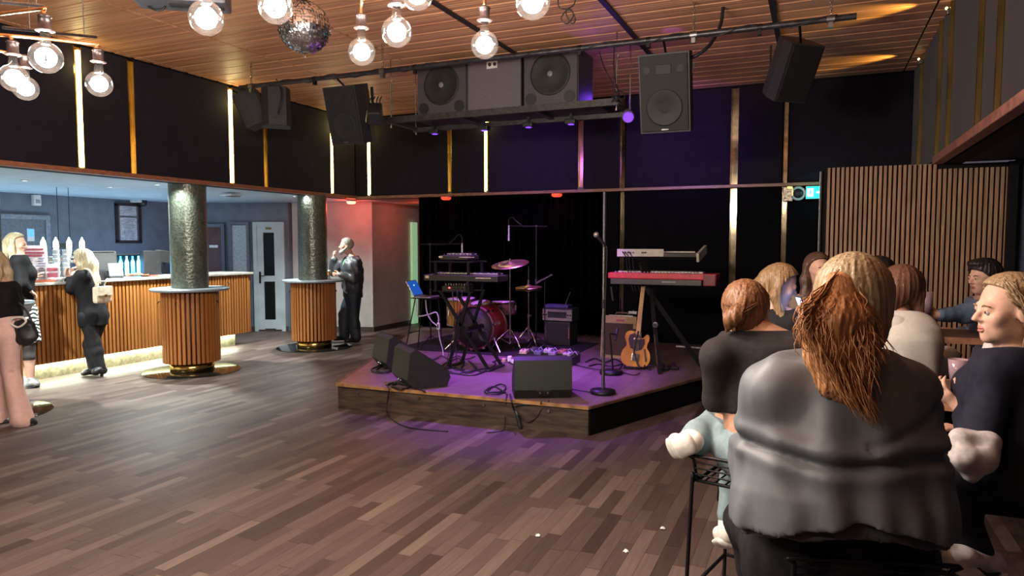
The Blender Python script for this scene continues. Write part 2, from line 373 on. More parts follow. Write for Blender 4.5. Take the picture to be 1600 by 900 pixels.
# ------------------------------------------------------------------ bar counter
BARY = wood_material('bar_front_slat_wood', (.20,.066,.014), (.37,.148,.038), .055, 'Z', .4, (1.5, 14))
for n_ in BARY.node_tree.nodes:      # slats of the straight front differ along Y
    pass
def relink_cross(m, ax):
    nt = m.node_tree; sp = [n for n in nt.nodes if n.type == 'SEPXYZ'][0]
    for l in list(nt.links):
        if l.from_node == sp and l.from_socket.name == 'X' :
            nt.links.new(sp.outputs[ax], l.to_socket)
relink_cross(BARY, 'Y')
PLINTH = mat('hammered_metal_plinth', (.42,.36,.235), .4, .6, .3, 18, col2=(.20,.165,.10), bump=.3)
TOPM = mat('pale_worn_counter_top', (.30,.285,.255), .4, 0, .12, 8)
bar = thing('bar_counter', 'long wood slatted bar counter with pale top and glowing plinth', 'bar', (-8.95, 5.0, 0))
MB().box((0, .3, 1.185), (.74, 7.3, .035), bev=.008).build('counter_top', TOPM, bar)
b_ = MB(); k = 0; yy = -3.3
while yy < 3.90:
    b_.box((.316, yy, .685), (.032, .036, .96), bev=.006); yy += .055
for i in range(11): b_.box((.29-.055*i, 3.912, .685), (.036, .032, .96), bev=.006)
b_.build('slatted_front', BARY, bar)
BACKW = mat('dark_walnut_backing', (.055,.022,.010), .6)
MB().box((.292, .3, .685), (.02, 7.2, .965)).box((-.02, 3.89, .685), (.60, .02, .965)).box((-.33, .3, .685), (.02, 7.2, .965)).build('backing', BACKW, bar)
MB().box((.10, .2, .10), (.16, 7.0, .20)).build('plinth', PLINTH, bar)
LEDG = mat('plinth_led_glow', (.9,1,.7), .4, emit=(.82,1.,.62), estr=16.)
MB().box((.245, .2, .199), (.02, 7.0, .008)).build('led_strip', LEDG, bar)
hk = [(-1.9,), (-.6,), (.9,), (2.4,), (3.4,)]
for (q,) in hk:
    MB().tube([(.345, q, 1.06), (.375, q, 1.055), (.385, q, 1.035), (.375, q, 1.02)], .006, 6).build('coat_hook', BLACKM, bar)
light('AREA', (-8.712, 5.2, .222), 200, (.86,1.,.84), .05, None, sizey=7.0)
light('AREA', (-10.35, 6.3, 1.02), 56, (.62,.84,1.), .35, None, sizey=5.5).rotation_euler = (PI, 0, 0)  # unseen uplight added behind the counter to brighten the soffit
# ------------------------------------------------------------------ pillars with round tables built about them
COLM, N, L, b = newmat('dark_textured_pillar')
tc = N.new('ShaderNodeTexCoord'); vo = N.new('ShaderNodeTexVoronoi'); vo.inputs['Scale'].default_value = 34
L.new(tc.outputs['Object'], vo.inputs['Vector'])
nz = N.new('ShaderNodeTexNoise'); nz.inputs['Scale'].default_value = 7; nz.inputs['Detail'].default_value = 8; L.new(tc.outputs['Object'], nz.inputs['Vector'])
mx = N.new('ShaderNodeMix'); mx.data_type = 'RGBA'; mx.inputs['A'].default_value = (.008,.009,.008,1); mx.inputs['B'].default_value = (.17,.19,.15,1)
L.new(math_node(N, L, 'MULTIPLY', math_node(N, L, 'ADD', vo.outputs['Distance'], nz.outputs['Fac']), .75), mx.inputs['Factor']); L.new(mx.outputs['Result'], b.inputs['Base Color'])
b.inputs['Roughness'].default_value = .3; b.inputs['Metallic'].default_value = .35
bp = N.new('ShaderNodeBump'); bp.inputs['Strength'].default_value = .28; bp.inputs['Distance'].default_value = .01; L.new(vo.outputs['Distance'], bp.inputs['Height']); L.new(bp.outputs['Normal'], b.inputs['Normal'])
TTOP = mat('pale_blue_grey_laminate', (.26,.32,.37), .35, 0, .05, 6)
DISC = mat('polished_floor_disc', (.075,.072,.06), .10, .85, .2, 3)
GOLD = mat('polished_gold_collar', (.78,.56,.2), .16, 1., .1, 8)
def round_table(x, y, label, plabel):
    MB().cyl((0,0,1.10), (0,0,ZR+.02), .228, n=40).build('round_pillar', COLM).location = (0,0,0)
    p = COL.objects[-1]; p.location = (x, y, 0); tag(p, plabel, 'pillar', 'dark round pillars')
    t = thing('round_bar_table', label, 'table', (x, y, 0), 0, 'round slatted tables built about the pillars')
    d = MB()
    for k in range(38):
        a = 2*PI*k/38; d.box((.335*math.cos(a), .335*math.sin(a), .597), (.032, .037, .925), R=rot('Z', a), bev=.006)
    d.build('slatted_drum', BARW, t)
    MB().lathe([(0,.14),(.322,.14),(.322,1.06),(0,1.06)], n=40).build('backing', BACKW, t)
    MB().lathe([(.2,1.062),(.47,1.062),(.482,1.072),(.482,1.09),(.474,1.098),(.2,1.098)], n=56).build('table_top', TTOP, t)
    MB().lathe([(0,.0),(.27,.0),(.27,.132),(0,.132)], n=40).build('gold_collar', GOLD, t)
    MB().lathe([(0,.001),(.60,.001),(.60,.006),(.59,.008),(0,.008)], n=56).build('floor_disc', DISC, t)
    for a in (-2.2, -1.2, .3): MB().tube([(.355*math.cos(a), .355*math.sin(a), .93), (.38*math.cos(a), .38*math.sin(a), .925), (.385*math.cos(a), .385*math.sin(a), .9)], .006, 6).build('coat_hook', BLACKM, t)
    return t
round_table(-7.53, 6.72, 'round slatted table about the middle pillar, empty top', 'dark textured pillar rising from the middle round table')
round_table(-7.43, 9.05, 'round slatted table where the grey bearded man leans', 'dark textured pillar beside the grey bearded man')
round_table(-7.50, 4.15, 'round slatted table behind the pink trousers at left edge', 'dark pillar cut by the left edge of the photo')
# ------------------------------------------------------------------ soffit downlights
LAMP = mat('downlight_glow', (1,1,1), .3, emit=(.9,.96,1.), estr=40.)
RING = mat('downlight_ring', (.7,.72,.74), .3, .3)
dl = [(-8.92,5.54,'recessed downlight above the blonde woman in black at bar'),(-8.88,6.64,'recessed downlight above the bar between woman and pillar'),(-7.95,6.62,'recessed downlight just left of the middle pillar'),(-8.84,8.87,'recessed downlight beside the square ceiling unit'),(-7.84,9.13,'recessed downlight left of the farther pillar'),(-7.28,6.38,'recessed downlight in front of the middle pillar head'),(-7.13,8.83,'recessed downlight in front of the farther pillar head'),(-8.9,4.3,'recessed downlight above the bar beyond the left edge'),(-8.86,7.75,'recessed downlight above bar hidden by the middle pillar'),(-7.9,4.2,'recessed downlight by the leftmost pillar')]
COOL = (.90,1.,.95)
for i, (x, y, lab) in enumerate(dl):
    zc = ZR+.02; 
    t = thing('downlight', lab, 'ceiling light', (min(x, -7.36), y, zc), 0, 'recessed downlights over the bar')
    MB().lathe([(.028,-.001),(.045,-.001),(.048,-.006),(.045,-.010),(.03,-.010),(.028,-.004)], n=24).build('ring', RING, t)
    MB().lathe([(0,-.004),(.028,-.004),(.028,-.002),(0,-.002)], n=20).build('lens', LAMP, t)
    light('SPOT', (min(x, -7.36), y, zc-.03), 135 if x < -8 else (80 if x > -7.4 else (330 if y > 9 else 760)), COOL, .03, (min(x, -7.36), y, 0), 1.45 if x < -8 else 2.5, .9)
cu = thing('ceiling_unit', 'square pale ceiling unit under the soffit right of middle pillar', 'ceiling unit', tuple(pz(361, 304, ZR-.005)))
MB().box((0,0,-.012), (.24,.24,.03), bev=.01).build('housing', RING, cu); MB().box((.04,0,-.03), (.12,.18,.008)).build('grille', BLACKM, cu)
# ------------------------------------------------------------------ red lamps on the recess soffit
REDG = mat('red_lamp_glow', (1,.2,.1), .4, emit=(1,.07,.03), estr=1.1)
REDG2 = mat('pale_red_lamp_glow', (1,.5,.4), .4, emit=(1,.36,.22), estr=2.6)
for (px, py), lab, m in (((548,315),'round pale red ceiling lamp above the bearded man',REDG2),((697,312),'small red ceiling lamp above the keyboards',REDG),((870,306),'red ceiling lamp above the cymbals, furthest right',REDG)):
    P = pyy(px, py, 10.12) if px > 600 else Vector((-7.70, 10.45, ZR))
    t = thing('ceiling_lamp', lab, 'ceiling light', (P.x, P.y, ZR+.02), 0, 'red lamps under the recess soffit')
    MB().lathe([(0,-.004),(.085,-.004),(.09,-.014),(.085,-.022),(0,-.022)], n=28).build('base', RING, t)
    MB().lathe([(.082,-.022),(.080,-.05),(.055,-.066),(0,-.070)], n=28).build('diffuser', m, t)
    light('POINT', (P.x, P.y, ZR-.12), 17 if px < 600 else .5, (1,.065,.03), .07)
light('POINT', (-7.05, 11.6, 2.2), 7, (1,.10,.05), .06)
# ------------------------------------------------------------------ doors on the grey back wall
WA, WB = Vector((-11.4, 9.6, 0)), Vector((-9.24, 10.57, 0)); WD = (WB-WA).normalized(); WN = Vector((WD.y, -WD.x, 0))
def wallpt(px, py):
    d = ray(px, py); t = (WA-CAMP).dot(WN)/d.dot(WN); return CAMP+d*t
WANG = math.atan2(WD.y, WD.x)
DOORW = mat('door_grey_white_paint', (.44,.52,.55), .5, 0, .05, 5); DGLASS = mat('dark_door_glass', (.010,.012,.012), .3, 0, .1, spec=.15)
DBROWN = mat('dark_red_brown_door', (.10,.03,.022), .5, 0, .15, 7)
def door_frame(name, px0, px1, ytop, z0=0):
    a, b2 = wallpt(px0, 517), wallpt(px1, 517); w_ = (b2-a).length; h = wallpt((px0+px1)/2, ytop).z
    e = bpy.data.objects.new(name, None); COL.objects.link(e); e.location = ((a.x+b2.x)/2, (a.y+b2.y)/2, 0); e.rotation_euler = (0,0,WANG); e['kind'] = 'structure'
    return e, w_, h
def frame(e, w_, h, m, fw=.06):
    MB().box((-w_/2+fw/2, -.03, h/2), (fw, .06, h)).box((w_/2-fw/2, -.03, h/2), (fw, .06, h)).box((0, -.03, h-fw/2), (w_-2*fw, .06, fw)).build('door_frame', m, e)
e, w_, h = door_frame('door_1', 400, 448, 347); frame(e, w_, h, DOORW, .07)
iw = w_-.14
d_ = MB(); zs = [.05, .22, .95, 1.06, h-.20, h-.07]
d_.box((-iw/2+.06,-.025,h/2-.02),(.12,.04,h-.1)).box((iw/2-.06,-.025,h/2-.02),(.12,.04,h-.1))
for a_, c_ in ((zs[0],zs[1]),(zs[2],zs[3]),(zs[4],zs[5])): d_.box((0,-.025,(a_+c_)/2),(iw-.24,.04,c_-a_))
d_.build('door_leaf', DOORW, e)
MB().box((0,-.018,(zs[1]+zs[2])/2),(iw-.24,.012,zs[2]-zs[1])).box((0,-.018,(zs[3]+zs[4])/2),(iw-.24,.012,zs[4]-zs[3])).build('glass_pane', DGLASS, e)
MB().box((-iw/2+.05,-.052,1.03),(.035,.014,.22),bev=.004).tube([(-iw/2+.05,-.055,1.06),(-iw/2+.05,-.09,1.06),(-iw/2+.15,-.09,1.06)],.009,8).build('door_handle', BLACKM, e)
sp_ = MB().box((.0,-.05,h-.12),(.11,.01,.045)).build('door_sign', mat('brass_sign', (.35,.30,.12), .4, .5), e)
pl = MB()
for q in range(5): pl.box((-.035+.0175*q,-.056,h-.12),(.010,.002,.016))
pl.build('sign_lettering', BLACKM, sp_)
e, w_, h = door_frame('door_2', 318, 356, 350); frame(e, w_, h, PAINT, .06); MB().box((0,-.02,h/2-.03),(w_-.12,.03,h-.06)).build('door_leaf', DBROWN, e)
MB().box((.02,-.04,1.62),(.16,.006,.05)).build('door_sign', WHITEP, e)
e, w_, h = door_frame('door_3', 363, 394, 347); frame(e, w_, h, PAINT, .05); MB().box((0,-.02,h/2-.03),(w_-.1,.03,h-.06)).build('door_leaf', mat('pale_grey_panel', (.38,.44,.46), .55), e)
# dark door far left behind the bar, on the left wall
e = bpy.data.objects.new('door_4', None); COL.objects.link(e); e['kind'] = 'structure'; P = pxx(24, 342, -11.3); e.location = (-11.3, P.y, 0); e.rotation_euler = (0,0,PI/2)
DKD = mat('dark_slate_door', (.13,.15,.18), .6)
MB().box((-.47,-.02,1.06),(.07,.05,2.12)).box((.47,-.02,1.06),(.07,.05,2.12)).box((0,-.02,2.085),(.87,.05,.07)).build('door_frame', mat('slate_frame', (.2,.23,.27), .6), e)
MB().box((0,-.012,1.025),(.86,.03,2.05)).build('door_leaf', DKD, e)
# door edge at the end of the red side wall; green light painted as glow
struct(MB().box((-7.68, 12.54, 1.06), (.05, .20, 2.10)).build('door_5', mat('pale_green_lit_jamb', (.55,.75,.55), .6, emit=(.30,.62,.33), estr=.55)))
# ------------------------------------------------------------------ things behind and on the bar
def wallthing(name, label, cat, px, py, X=-11.3): return thing(name, label, cat, tuple(pxx(px, py, X)), PI/2)
pf = wallthing('picture_frame', 'black framed notice sheets on the grey wall behind the bar', 'picture', 200, 349)
w_, h = .46, .66
MB().box((-w_/2,-.015,0),(.05,.03,h)).box((w_/2,-.015,0),(.05,.03,h)).box((0,-.015,h/2),(w_+.05,.03,.05)).box((0,-.015,-h/2),(w_+.05,.03,.05)).build('frame', BLACKP, pf)
MB().box((0,-.006,0),(w_,.008,h)).build('mount', mat('frame_mount', (.1,.1,.12), .5), pf)
PAPER = mat('notice_paper', (.45,.45,.48), .7)
for zc, hh in ((.22,.17),(-.11,.42)):
    s2 = MB().box((0,-.014,zc),(.33,.004,hh)).build('notice_sheet', PAPER, pf)
    t2 = MB(); q = zc+hh/2-.03
    while q > zc-hh/2+.03: t2.box((RNG.uniform(-.02,.02),-.0175,q),(RNG.uniform(.14,.28),.001,.009)); q -= .028
    t2.build('print', mat('notice_print', (.2,.2,.24), .7), s2)
cc = wallthing('security_camera', 'white bracket security camera with dark dome under the bar ceiling', 'camera', 206, 314)
MB().box((0,-.10,.0),(.08,.22,.06),bev=.01).build('bracket', WHITEP, cc); MB().sphere((.12,-.13,-.02),.075).build('dome', BLACKP, cc)
ws = wallthing('wall_sensor', 'small white sensor box high on the wall above the dark door', 'sensor', 54, 313); MB().box((0,-.04,0),(.11,.08,.17),bev=.012).build('housing', WHITEP, ws); MB().box((0,-.082,-.02),(.07,.006,.06)).build('sensor_window', mat('sensor_lens', (.3,.3,.33), .3), ws)
ph = wallthing('door_entry_panel', 'small blue lit keypad panel beside the dark door', 'keypad', 46, 367); MB().box((0,-.02,0),(.11,.035,.2),bev=.008).build('housing', WHITEP, ph); MB().box((0,-.04,.03),(.09,.004,.12)).build('screen', mat('blue_screen', (.1,.3,.8), .3, emit=(.1,.35,1.), estr=1.2), ph)
ZB = 1.2025
def onbar(px, X=-8.95): p = pxx(px, 430, X); return (X, p.y, ZB)
def barthing(name, label, cat, px, X=-8.95, grp=None): return thing(name, label, cat, onbar(px, X), PI/2-.35, grp)
WINE = mat('wine_red_print', (.28,.05,.08), .6); INK = mat('slate_print', (.22,.25,.36), .6); CARD = mat('menu_card', (.52,.47,.52), .55)
mb_ = barthing('menu_board', 'tall printed menu board standing on the bar by the taps', 'menu', 56, -8.9)
MB().box((0,0,.225),(.27,.012,.45),R=rot('X',-.08)).build('card', CARD, mb_)
MB().box((0,.05,.01),(.24,.12,.02),bev=.005).build('foot', BLACKP, mb_)
q_ = MB()
for zc, ww in ((.40,.2),(.36,.22),(.325,.17)): q_.box((-.01,-.012-(zc-.225)*-.08,zc),(ww,.003,.024))
q_.build('heading_bars', WINE, mb_)
q_ = MB()
for k in range(9):
    zc = .29-.03*k
    for sx in (-1, 1): q_.box((sx*.065+RNG.uniform(-.01,.01),-.012+(zc-.225)*.08,zc),(RNG.uniform(.05,.1),.003,.012))
q_.build('print', INK, mb_)
ms = barthing('menu_stand', 'small upright drinks card in front of the beer taps', 'menu', 82, -8.80)
MB().box((0,0,.11),(.15,.012,.22)).build('card', CARD, ms); MB().box((0,-.008,.15),(.11,.004,.04)).box((0,-.008,.075),(.11,.004,.06)).build('heading_bars', WINE, ms)
tw = barthing('beer_tap_tower', 'chrome beer tap tower with four glowing white handles', 'beer tap', 98, -9.12)
TAPG = mat('lit_tap_handle', (.9,1,.95), .3, emit=(.75,1.,.95), estr=2.6)
MB().cyl((0,0,0),(0,0,.26),.045).cyl((-.28,0,.27),(.28,0,.27),.05).build('tower', CHROME, tw)
for sx in (-.22,-.08,.07,.22):
    tp = MB().cyl((sx,-.05,.28),(sx,-.12,.24),.012).cyl((sx,-.10,.25),(sx,-.10,.17),.010,.007).build('tap_spout', CHROME, tw)
    MB().lathe([(0,.30),(.012,.30),(.022,.34),(.034,.44),(.03,.50),(.014,.53),(.01,.55),(0,.56)],(sx,-.07,0),n=14).build('tap_handle', TAPG, tp)
CUPM = mat('clear_plastic_cup', (.6,.68,.75), .15, 0, .05, 10, spec=.6)
for k, (px, dx) in enumerate(((89,0),(104,.04))):
    st_ = barthing('cup_stack', ('left' if k == 0 else 'right')+' stack of clear plastic cups before the taps', 'cups', px, -8.92+dx, 'cup stacks on the bar')
    for j in range(6):
        z0 = .055*j; MB().lathe([(.0,z0),(.03,z0),(.042,z0+.115),(.045,z0+.118),(.041,z0+.112),(.029,z0+.004)],n=16).build('cup', CUPM, st_)
bw = barthing('white_bowl', 'small white bowl on the bar by the woman in black', 'bowl', 90, -8.70)
MB().lathe([(0,0),(.05,0),(.085,.03),(.095,.05),(.088,.05),(.07,.025),(0,.012)],n=24).build('bowl', mat('white_china', (.75,.78,.8), .25), bw)
TRAYR = mat('red_brown_tray', (.42,.12,.06), .45)
for px, lab in ((50,'red brown drip tray below the tall menu board'),(69,'red brown drip tray beside the small bowl')):
    tr = barthing('drip_tray', lab, 'tray', px, -8.72, 'drip trays on the bar'); MB().box((0,0,.006),(.2,.14,.012),bev=.004).build('base', TRAYR, tr); MB().box((0,.065,.018),(.2,.01,.02)).box((0,-.065,.018),(.2,.01,.02)).build('rim', TRAYR, tr)
pt = barthing('till_terminal', 'black till terminal with grey top edge behind the blonde woman', 'till', 158, -9.12)
MB().box((0,0,.012),(.34,.24,.024),bev=.006).build('base', BLACKP, pt); MB().cyl((0,.04,.02),(0,.04,.16),.03).build('stand', BLACKM, pt); MB().box((0,0,.22),(.42,.03,.28),R=rot('X',-.15),bev=.01).build('screen', BLACKP, pt); MB().box((0,-.01,.365),(.36,.02,.008)).build('top_edge', STEEL, pt)
tb = barthing('order_tablet', 'small tablet with pale cyan screen on the bar', 'tablet', 181, -8.86)
MB().box((0,.03,.01),(.16,.16,.02)).build('foot', BLACKP, tb); s3 = MB().box((0,0,.11),(.19,.014,.2),R=rot('X',-.35),bev=.005).build('case', BLACKP, tb); MB().box((0,-.012,.115),(.165,.004,.17),R=rot('X',-.35)).build('screen', mat('cyan_screen', (.4,.8,.9), .3, emit=(.35,.8,.95), estr=1.6), s3)
fr = barthing('bottle_cooler', 'blue lit glass cooler holding upright tubes behind the bar', 'cooler', 198, -9.2)
MB().box((0,.12,.16),(.44,.02,.32)).box((0,0,.005),(.44,.26,.01)).box((0,0,.315),(.44,.26,.012)).box((-.215,0,.16),(.012,.26,.32)).box((.215,0,.16),(.012,.26,.32)).build('case', BLACKP, fr)
BLUE = mat('blue_cooler_light', (.2,.5,1), .4, emit=(.06,.42,1.), estr=5.); CYANL = mat('cyan_cooler_light', (.2,.8,1), .4, emit=(.15,.75,1.), estr=7.)
for k in range(5): MB().lathe([(0,.012),(.028,.012),(.028,.2),(.012,.25),(.012,.29),(0,.29)],(-.16+.08*k,-.02,0),n=12).build('lit_bottle', CYANL if k in (2,4) else BLUE, fr)
light('POINT', (-9.5, onbar(215)[1]+.1, 1.45), 6., (.08,.40,1.), .08)
light('POINT', (-10.6, 8.75, 1.35), 6., (.08,.38,1.), .1)
CL = mat('orange_red_cloth', (.72,.13,.05), .8, sheen=.3)
cl = barthing('folded_cloth', 'orange red folded cloth lying on the bar', 'cloth', 214, -8.85)
v = []; f = []
for i in range(13):
    for j in range(9):
        x = -.13+.26*i/12; y_ = -.09+.18*j/8; v.append((x, y_, .012+.022*max(0, math.sin(x*25+1)*math.cos(y_*30))+.02*(1-abs(x)/.13)))
f = [(i*9+j, (i+1)*9+j, (i+1)*9+j+1, i*9+j+1) for i in range(12) for j in range(8)]
cm = MB().add(v, f, True); cm.build('cloth_body', CL, cl).modifiers.new('s', 'SOLIDIFY').thickness = .012
sp2 = barthing('black_panel', 'upright black panel speaker on the bar left of the pillar', 'speaker', 236, -8.86)
MB().box((0,0,.185),(.235,.16,.37),bev=.006).build('cabinet', BLACKP, sp2); MB().cyl((.07,-.082,.2),(.07,-.086,.2),.012).build('badge', STEEL, sp2)
mo = barthing('monitor', 'black tilted monitor on an arm beside the middle pillar', 'monitor', 259, -9.15)
MB().cyl((0,.05,0),(0,.05,.28),.02).box((0,.05,.008),(.2,.16,.016)).build('arm', BLACKM, mo); MB().box((0,0,.27),(.30,.03,.19),R=rot('Y',.12)@rot('X',-.2),bev=.008).build('screen', BLACKP, mo)
tr = barthing('flat_tray', 'dark red flat tray between the cloth and black panel', 'tray', 240, -8.72); MB().box((0,0,.008),(.13,.10,.016),bev=.004).build('base', TRAYR, tr); MB().box((0,0,.02),(.1,.07,.01)).build('mat', WINE, tr)
pp = barthing('paper_stack', 'white paper stack on the bar beside the pillar', 'paper', 256, -8.75)
for k in range(4): MB().box((RNG.uniform(-.008,.008),RNG.uniform(-.008,.008),.003+.005*k),(.2,.14,.004),R=rot('Z',RNG.uniform(-.06,.06))).build('sheet', WHITEP, pp)
# back counter carrying the dark equipment under the wall
bc = thing('back_counter', 'low dark back counter along the wall behind the bar', 'cabinet', (-11.0, 6.9, 0))
MB().box((0,0,.46),(.55,4.6,.9)).build('carcass', mat('dark_cabinet', (.05,.055,.065), .6), bc); MB().box((.01,0,.925),(.6,4.64,.03),bev=.006).build('counter_top', mat('dark_counter', (.08,.08,.09), .4), bc)
for k in range(6): MB().box((.285,-1.9+.76*k,.46),(.02,.72,.84),bev=.006).build('cabinet_door', mat('dark_cabinet_door', (.06,.065,.075), .55), bc)
bk = thing('hanging_black_sign', 'dark box hanging above the beer taps', 'sign', tuple(pxx(101, 384, -9.6)), PI/2-.3)
MB().box((0,0,0),(.2,.05,.07),bev=.006).build('box', BLACKP, bk); MB().cyl((-.07,0,.03),(-.07,0,ZR+.02-pxx(101,384,-9.6).z),.004).cyl((.07,0,.03),(.07,0,ZR+.02-pxx(101,384,-9.6).z),.004).build('rod', BLACKM, bk)

# ------------------------------------------------------------------ exit sign, round fitting and junction box on the back wall
ex = thing('exit_sign', 'glowing teal exit sign with white figure and arrow beside the slat screen', 'exit sign', (-.045, YB-.075, 2.335))
MB().box((0,0.02,0),(.235,.05,.165),bev=.006).build('housing', WHITEP, ex)
fcx = MB().box((0,-.008,0),(.225,.006,.155)).build('lit_panel', mat('teal_sign_glow', (0,.6,.6), .4, emit=(.0,.72,.70), estr=1.35), ex)
WS = mat('white_sign_glow', (1,1,1), .4, emit=(.75,1.,1.), estr=2.2)
m_ = MB(); m_.prism([(.01,-.012,-.012),(.05,-.012,-.012),(.05,-.012,-.035),(.095,-.012,0),(.05,-.012,.035),(.05,-.012,.012),(.01,-.012,.012)],(0,.002,0)); m_.build('arrow', WS, fcx)
m_ = MB().box((-.062,-.0125,.0),(.075,.002,.105)); m_.build('door_symbol', WS, fcx)
m_ = MB().cyl((-.055,-.0135,.034),(-.055,-.0145,.034),.009,n=12).bar((-.056,-.014,.024),(-.066,-.014,-.008),.016,.001,up=(0,1,0)).bar((-.066,-.014,-.008),(-.050,-.014,-.040),.009,.001,up=(0,1,0)).bar((-.066,-.014,-.008),(-.086,-.014,-.030),.009,.001,up=(0,1,0)).bar((-.058,-.014,.018),(-.040,-.014,.004),.007,.001,up=(0,1,0)).bar((-.060,-.014,.018),(-.080,-.014,.006),.007,.001,up=(0,1,0)); m_.build('running_figure', mat('teal_sign_figure', (0,.5,.45), .4, emit=(.0,.5,.45), estr=.8), fcx)
light('POINT', (-.04, YB-.22, 2.33), 1.6, (.05,.85,.85), .06)
rf = thing('round_wall_fitting', 'round white ring fitting with dark centre left of the exit sign', 'wall fitting', (-.254, YB-.04, 2.33))
MB().lathe([(.062,.03),(.088,.03),(.094,.0),(.088,-.016),(.068,-.016),(.062,-.004)],(0,0,0),36,(0,1,0)).build('ring', WHITEP, rf); MB().sphere((0,.0,0),.064,24,12,sc=(1,.45,1)).build('dome', BLACKP, rf)
jb = thing('junction_box', 'crumpled metal junction box at the top of the thin mirror strip', 'junction box', (-.375, YB-.06, 2.32))
MB().box((0,.02,0),(.12,.07,.18),R=rot('Y',.04),bev=.008).build('box', mat('crinkled_metal', (.45,.38,.30), .35, .8, .4, 40, bump=.5), jb); MB().box((.02,-.02,.085),(.07,.02,.03),R=rot('Y',.1)).box((.055,-.02,.03),(.014,.02,.10)).build('bracket', BRASS, jb)
# ------------------------------------------------------------------ bulb chandeliers
GLB, N, L, b = newmat('clear_bulb_glass'); nt = GLB.node_tree
for n_ in list(N):
    if n_.type != 'OUTPUT_MATERIAL': N.remove(n_)
out = [n_ for n_ in N if n_.type == 'OUTPUT_MATERIAL'][0]
tr = N.new('ShaderNodeBsdfTransparent'); tr.inputs[0].default_value = (.93,.95,.95,1); gl = N.new('ShaderNodeBsdfGlossy'); gl.inputs['Roughness'].default_value = .04
df = N.new('ShaderNodeBsdfTranslucent'); df.inputs[0].default_value = (.95,.97,.97,1)
lw = N.new('ShaderNodeLayerWeight'); lw.inputs['Blend'].default_value = .32
tcb = N.new('ShaderNodeTexCoord'); nzb = N.new('ShaderNodeTexNoise'); nzb.inputs['Scale'].default_value = 34; nzb.inputs['Detail'].default_value = 5; L.new(tcb.outputs['Object'], nzb.inputs['Vector'])
m1 = N.new('ShaderNodeMixShader'); m2 = N.new('ShaderNodeMixShader')
L.new(math_node(N, L, 'MULTIPLY', nzb.outputs['Fac'], .004), m1.inputs[0]); L.new(tr.outputs[0], m1.inputs[1]); L.new(df.outputs[0], m1.inputs[2])
L.new(math_node(N, L, 'MULTIPLY', lw.outputs['Facing'], .65), m2.inputs[0]); L.new(m1.outputs[0], m2.inputs[1]); L.new(gl.outputs[0], m2.inputs[2]); L.new(m2.outputs[0], out.inputs[0])
FILA = mat('white_hot_filament', (1,1,1), .4, emit=(1.,.965,.91), estr=40.)
SOCK = mat('dark_bronze_socket', (.07,.05,.05), .35, .7, .2, 40)
BULBC = (1.,.87,.76)
def bulb(P, parent, watts):
    o = Vector(parent.location); c = Vector(P)-o; r = .0625
    prof = [(.002,-r)]+[(r*math.sin(t), -r*math.cos(t)) for t in [PI*k/18 for k in range(1,17)]]+[(.0205,r*1.08),(.0195,r*1.25),(.0185,r*1.55),(.0185,r*1.75)]
    g = MB().lathe(prof, c, 28).build('bulb', GLB, parent); g['label'] = 'clear glass globe bulb, lit'
    f = MB()
    for k in range(6):
        a = 2*PI*k/6; f.cyl(c+Vector((.006*math.cos(a), .006*math.sin(a), .03)), c+Vector((.021*math.cos(a), .021*math.sin(a), -.016)), .0034, n=6)
    f.build('filament', FILA, g)
    MB().lathe([(.019,r*1.6),(.022,r*1.62),(.036,r*1.70),(.036,r*1.76),(.024,r*1.82),(.024,r*2.55),(.028,r*2.6),(.02,r*2.72),(.008,r*2.8),(0,r*2.8)], c, 20).build('socket', SOCK, g)
    light('POINT', P, watts, BULBC, .05)
    return Vector(P)+Vector((0,0,r*2.75))
def chandelier(label, hub, bulbs, zs, loop=.0):
    t = thing('bulb_chandelier', label, 'chandelier', hub, 0, 'copper pipe bulb chandeliers')
    o = Vector(hub)
    MB().cyl((0,0,0),(0,0,ZC-hub[2]),.012).cyl((0,0,ZC-hub[2]-.05),(0,0,ZC-hub[2]),.06).build('drop_rod', SOCK, t)
    MB().sphere((0,0,0),.05).build('hub', SOCK, t)
    for P, zt in zip(bulbs, zs):
        top = bulb(P, t, 60.); h = Vector(hub); hi = Vector((P[0], P[1], zt))
        d = (h-hi); d.z = 0; d = d.normalized() if d.length > .01 else Vector((1,0,0))
        n2 = Vector((-d.y, d.x, 0))
        pts = [top, hi-Vector((0,0,.03)), hi+d*.008-Vector((0,0,.008)), hi+d*.03]
        L_ = (Vector((h.x,h.y,0))-Vector((hi.x,hi.y,0))).length
        if L_ > .12: pts += [hi+d*(L_*.45)+n2*.03+Vector((0,0,.0)), h-d*.02+Vector((0,0,.0))]
        else: pts += [h]
        MB().tube(catmull(pts, 5), .0075, 10).build('copper_arm', COPPER, t, world=True)
    return t
chandelier('copper chandelier at far left with four bent arms and bulbs', (-3.95, 1.85, 2.66), [(-2.90,1.907,2.434),(-3.447,2.114,2.446),(-3.855,2.421,2.496),(-3.32,2.445,2.476)], [2.63,2.64,2.66,2.67])
chandelier('copper chandelier left of the mirror ball with two bulbs in view', (-2.15, 1.55, 2.86), [(-2.088,1.971,2.508),(-1.821,2.037,2.535)], [2.84,2.85])
chandelier('copper chandelier right of the mirror ball with five bulbs in view', (-1.44, 2.60, 2.88), [(-1.968,2.767,2.568),(-1.627,2.535,2.556),(-1.446,2.40,2.643),(-1.411,2.927,2.579),(-.951,2.365,2.535)], [2.80,2.84,2.86,2.85,2.86])
chandelier('unseen copper chandelier added behind the camera position', (-2.35, .35, 2.88), [(-2.05,.55,2.55),(-2.7,.65,2.52),(-2.5,-.05,2.58),(-2.0,.0,2.56)], [2.83,2.84,2.85,2.84])  # out of view; added for the light on the seated group's backs
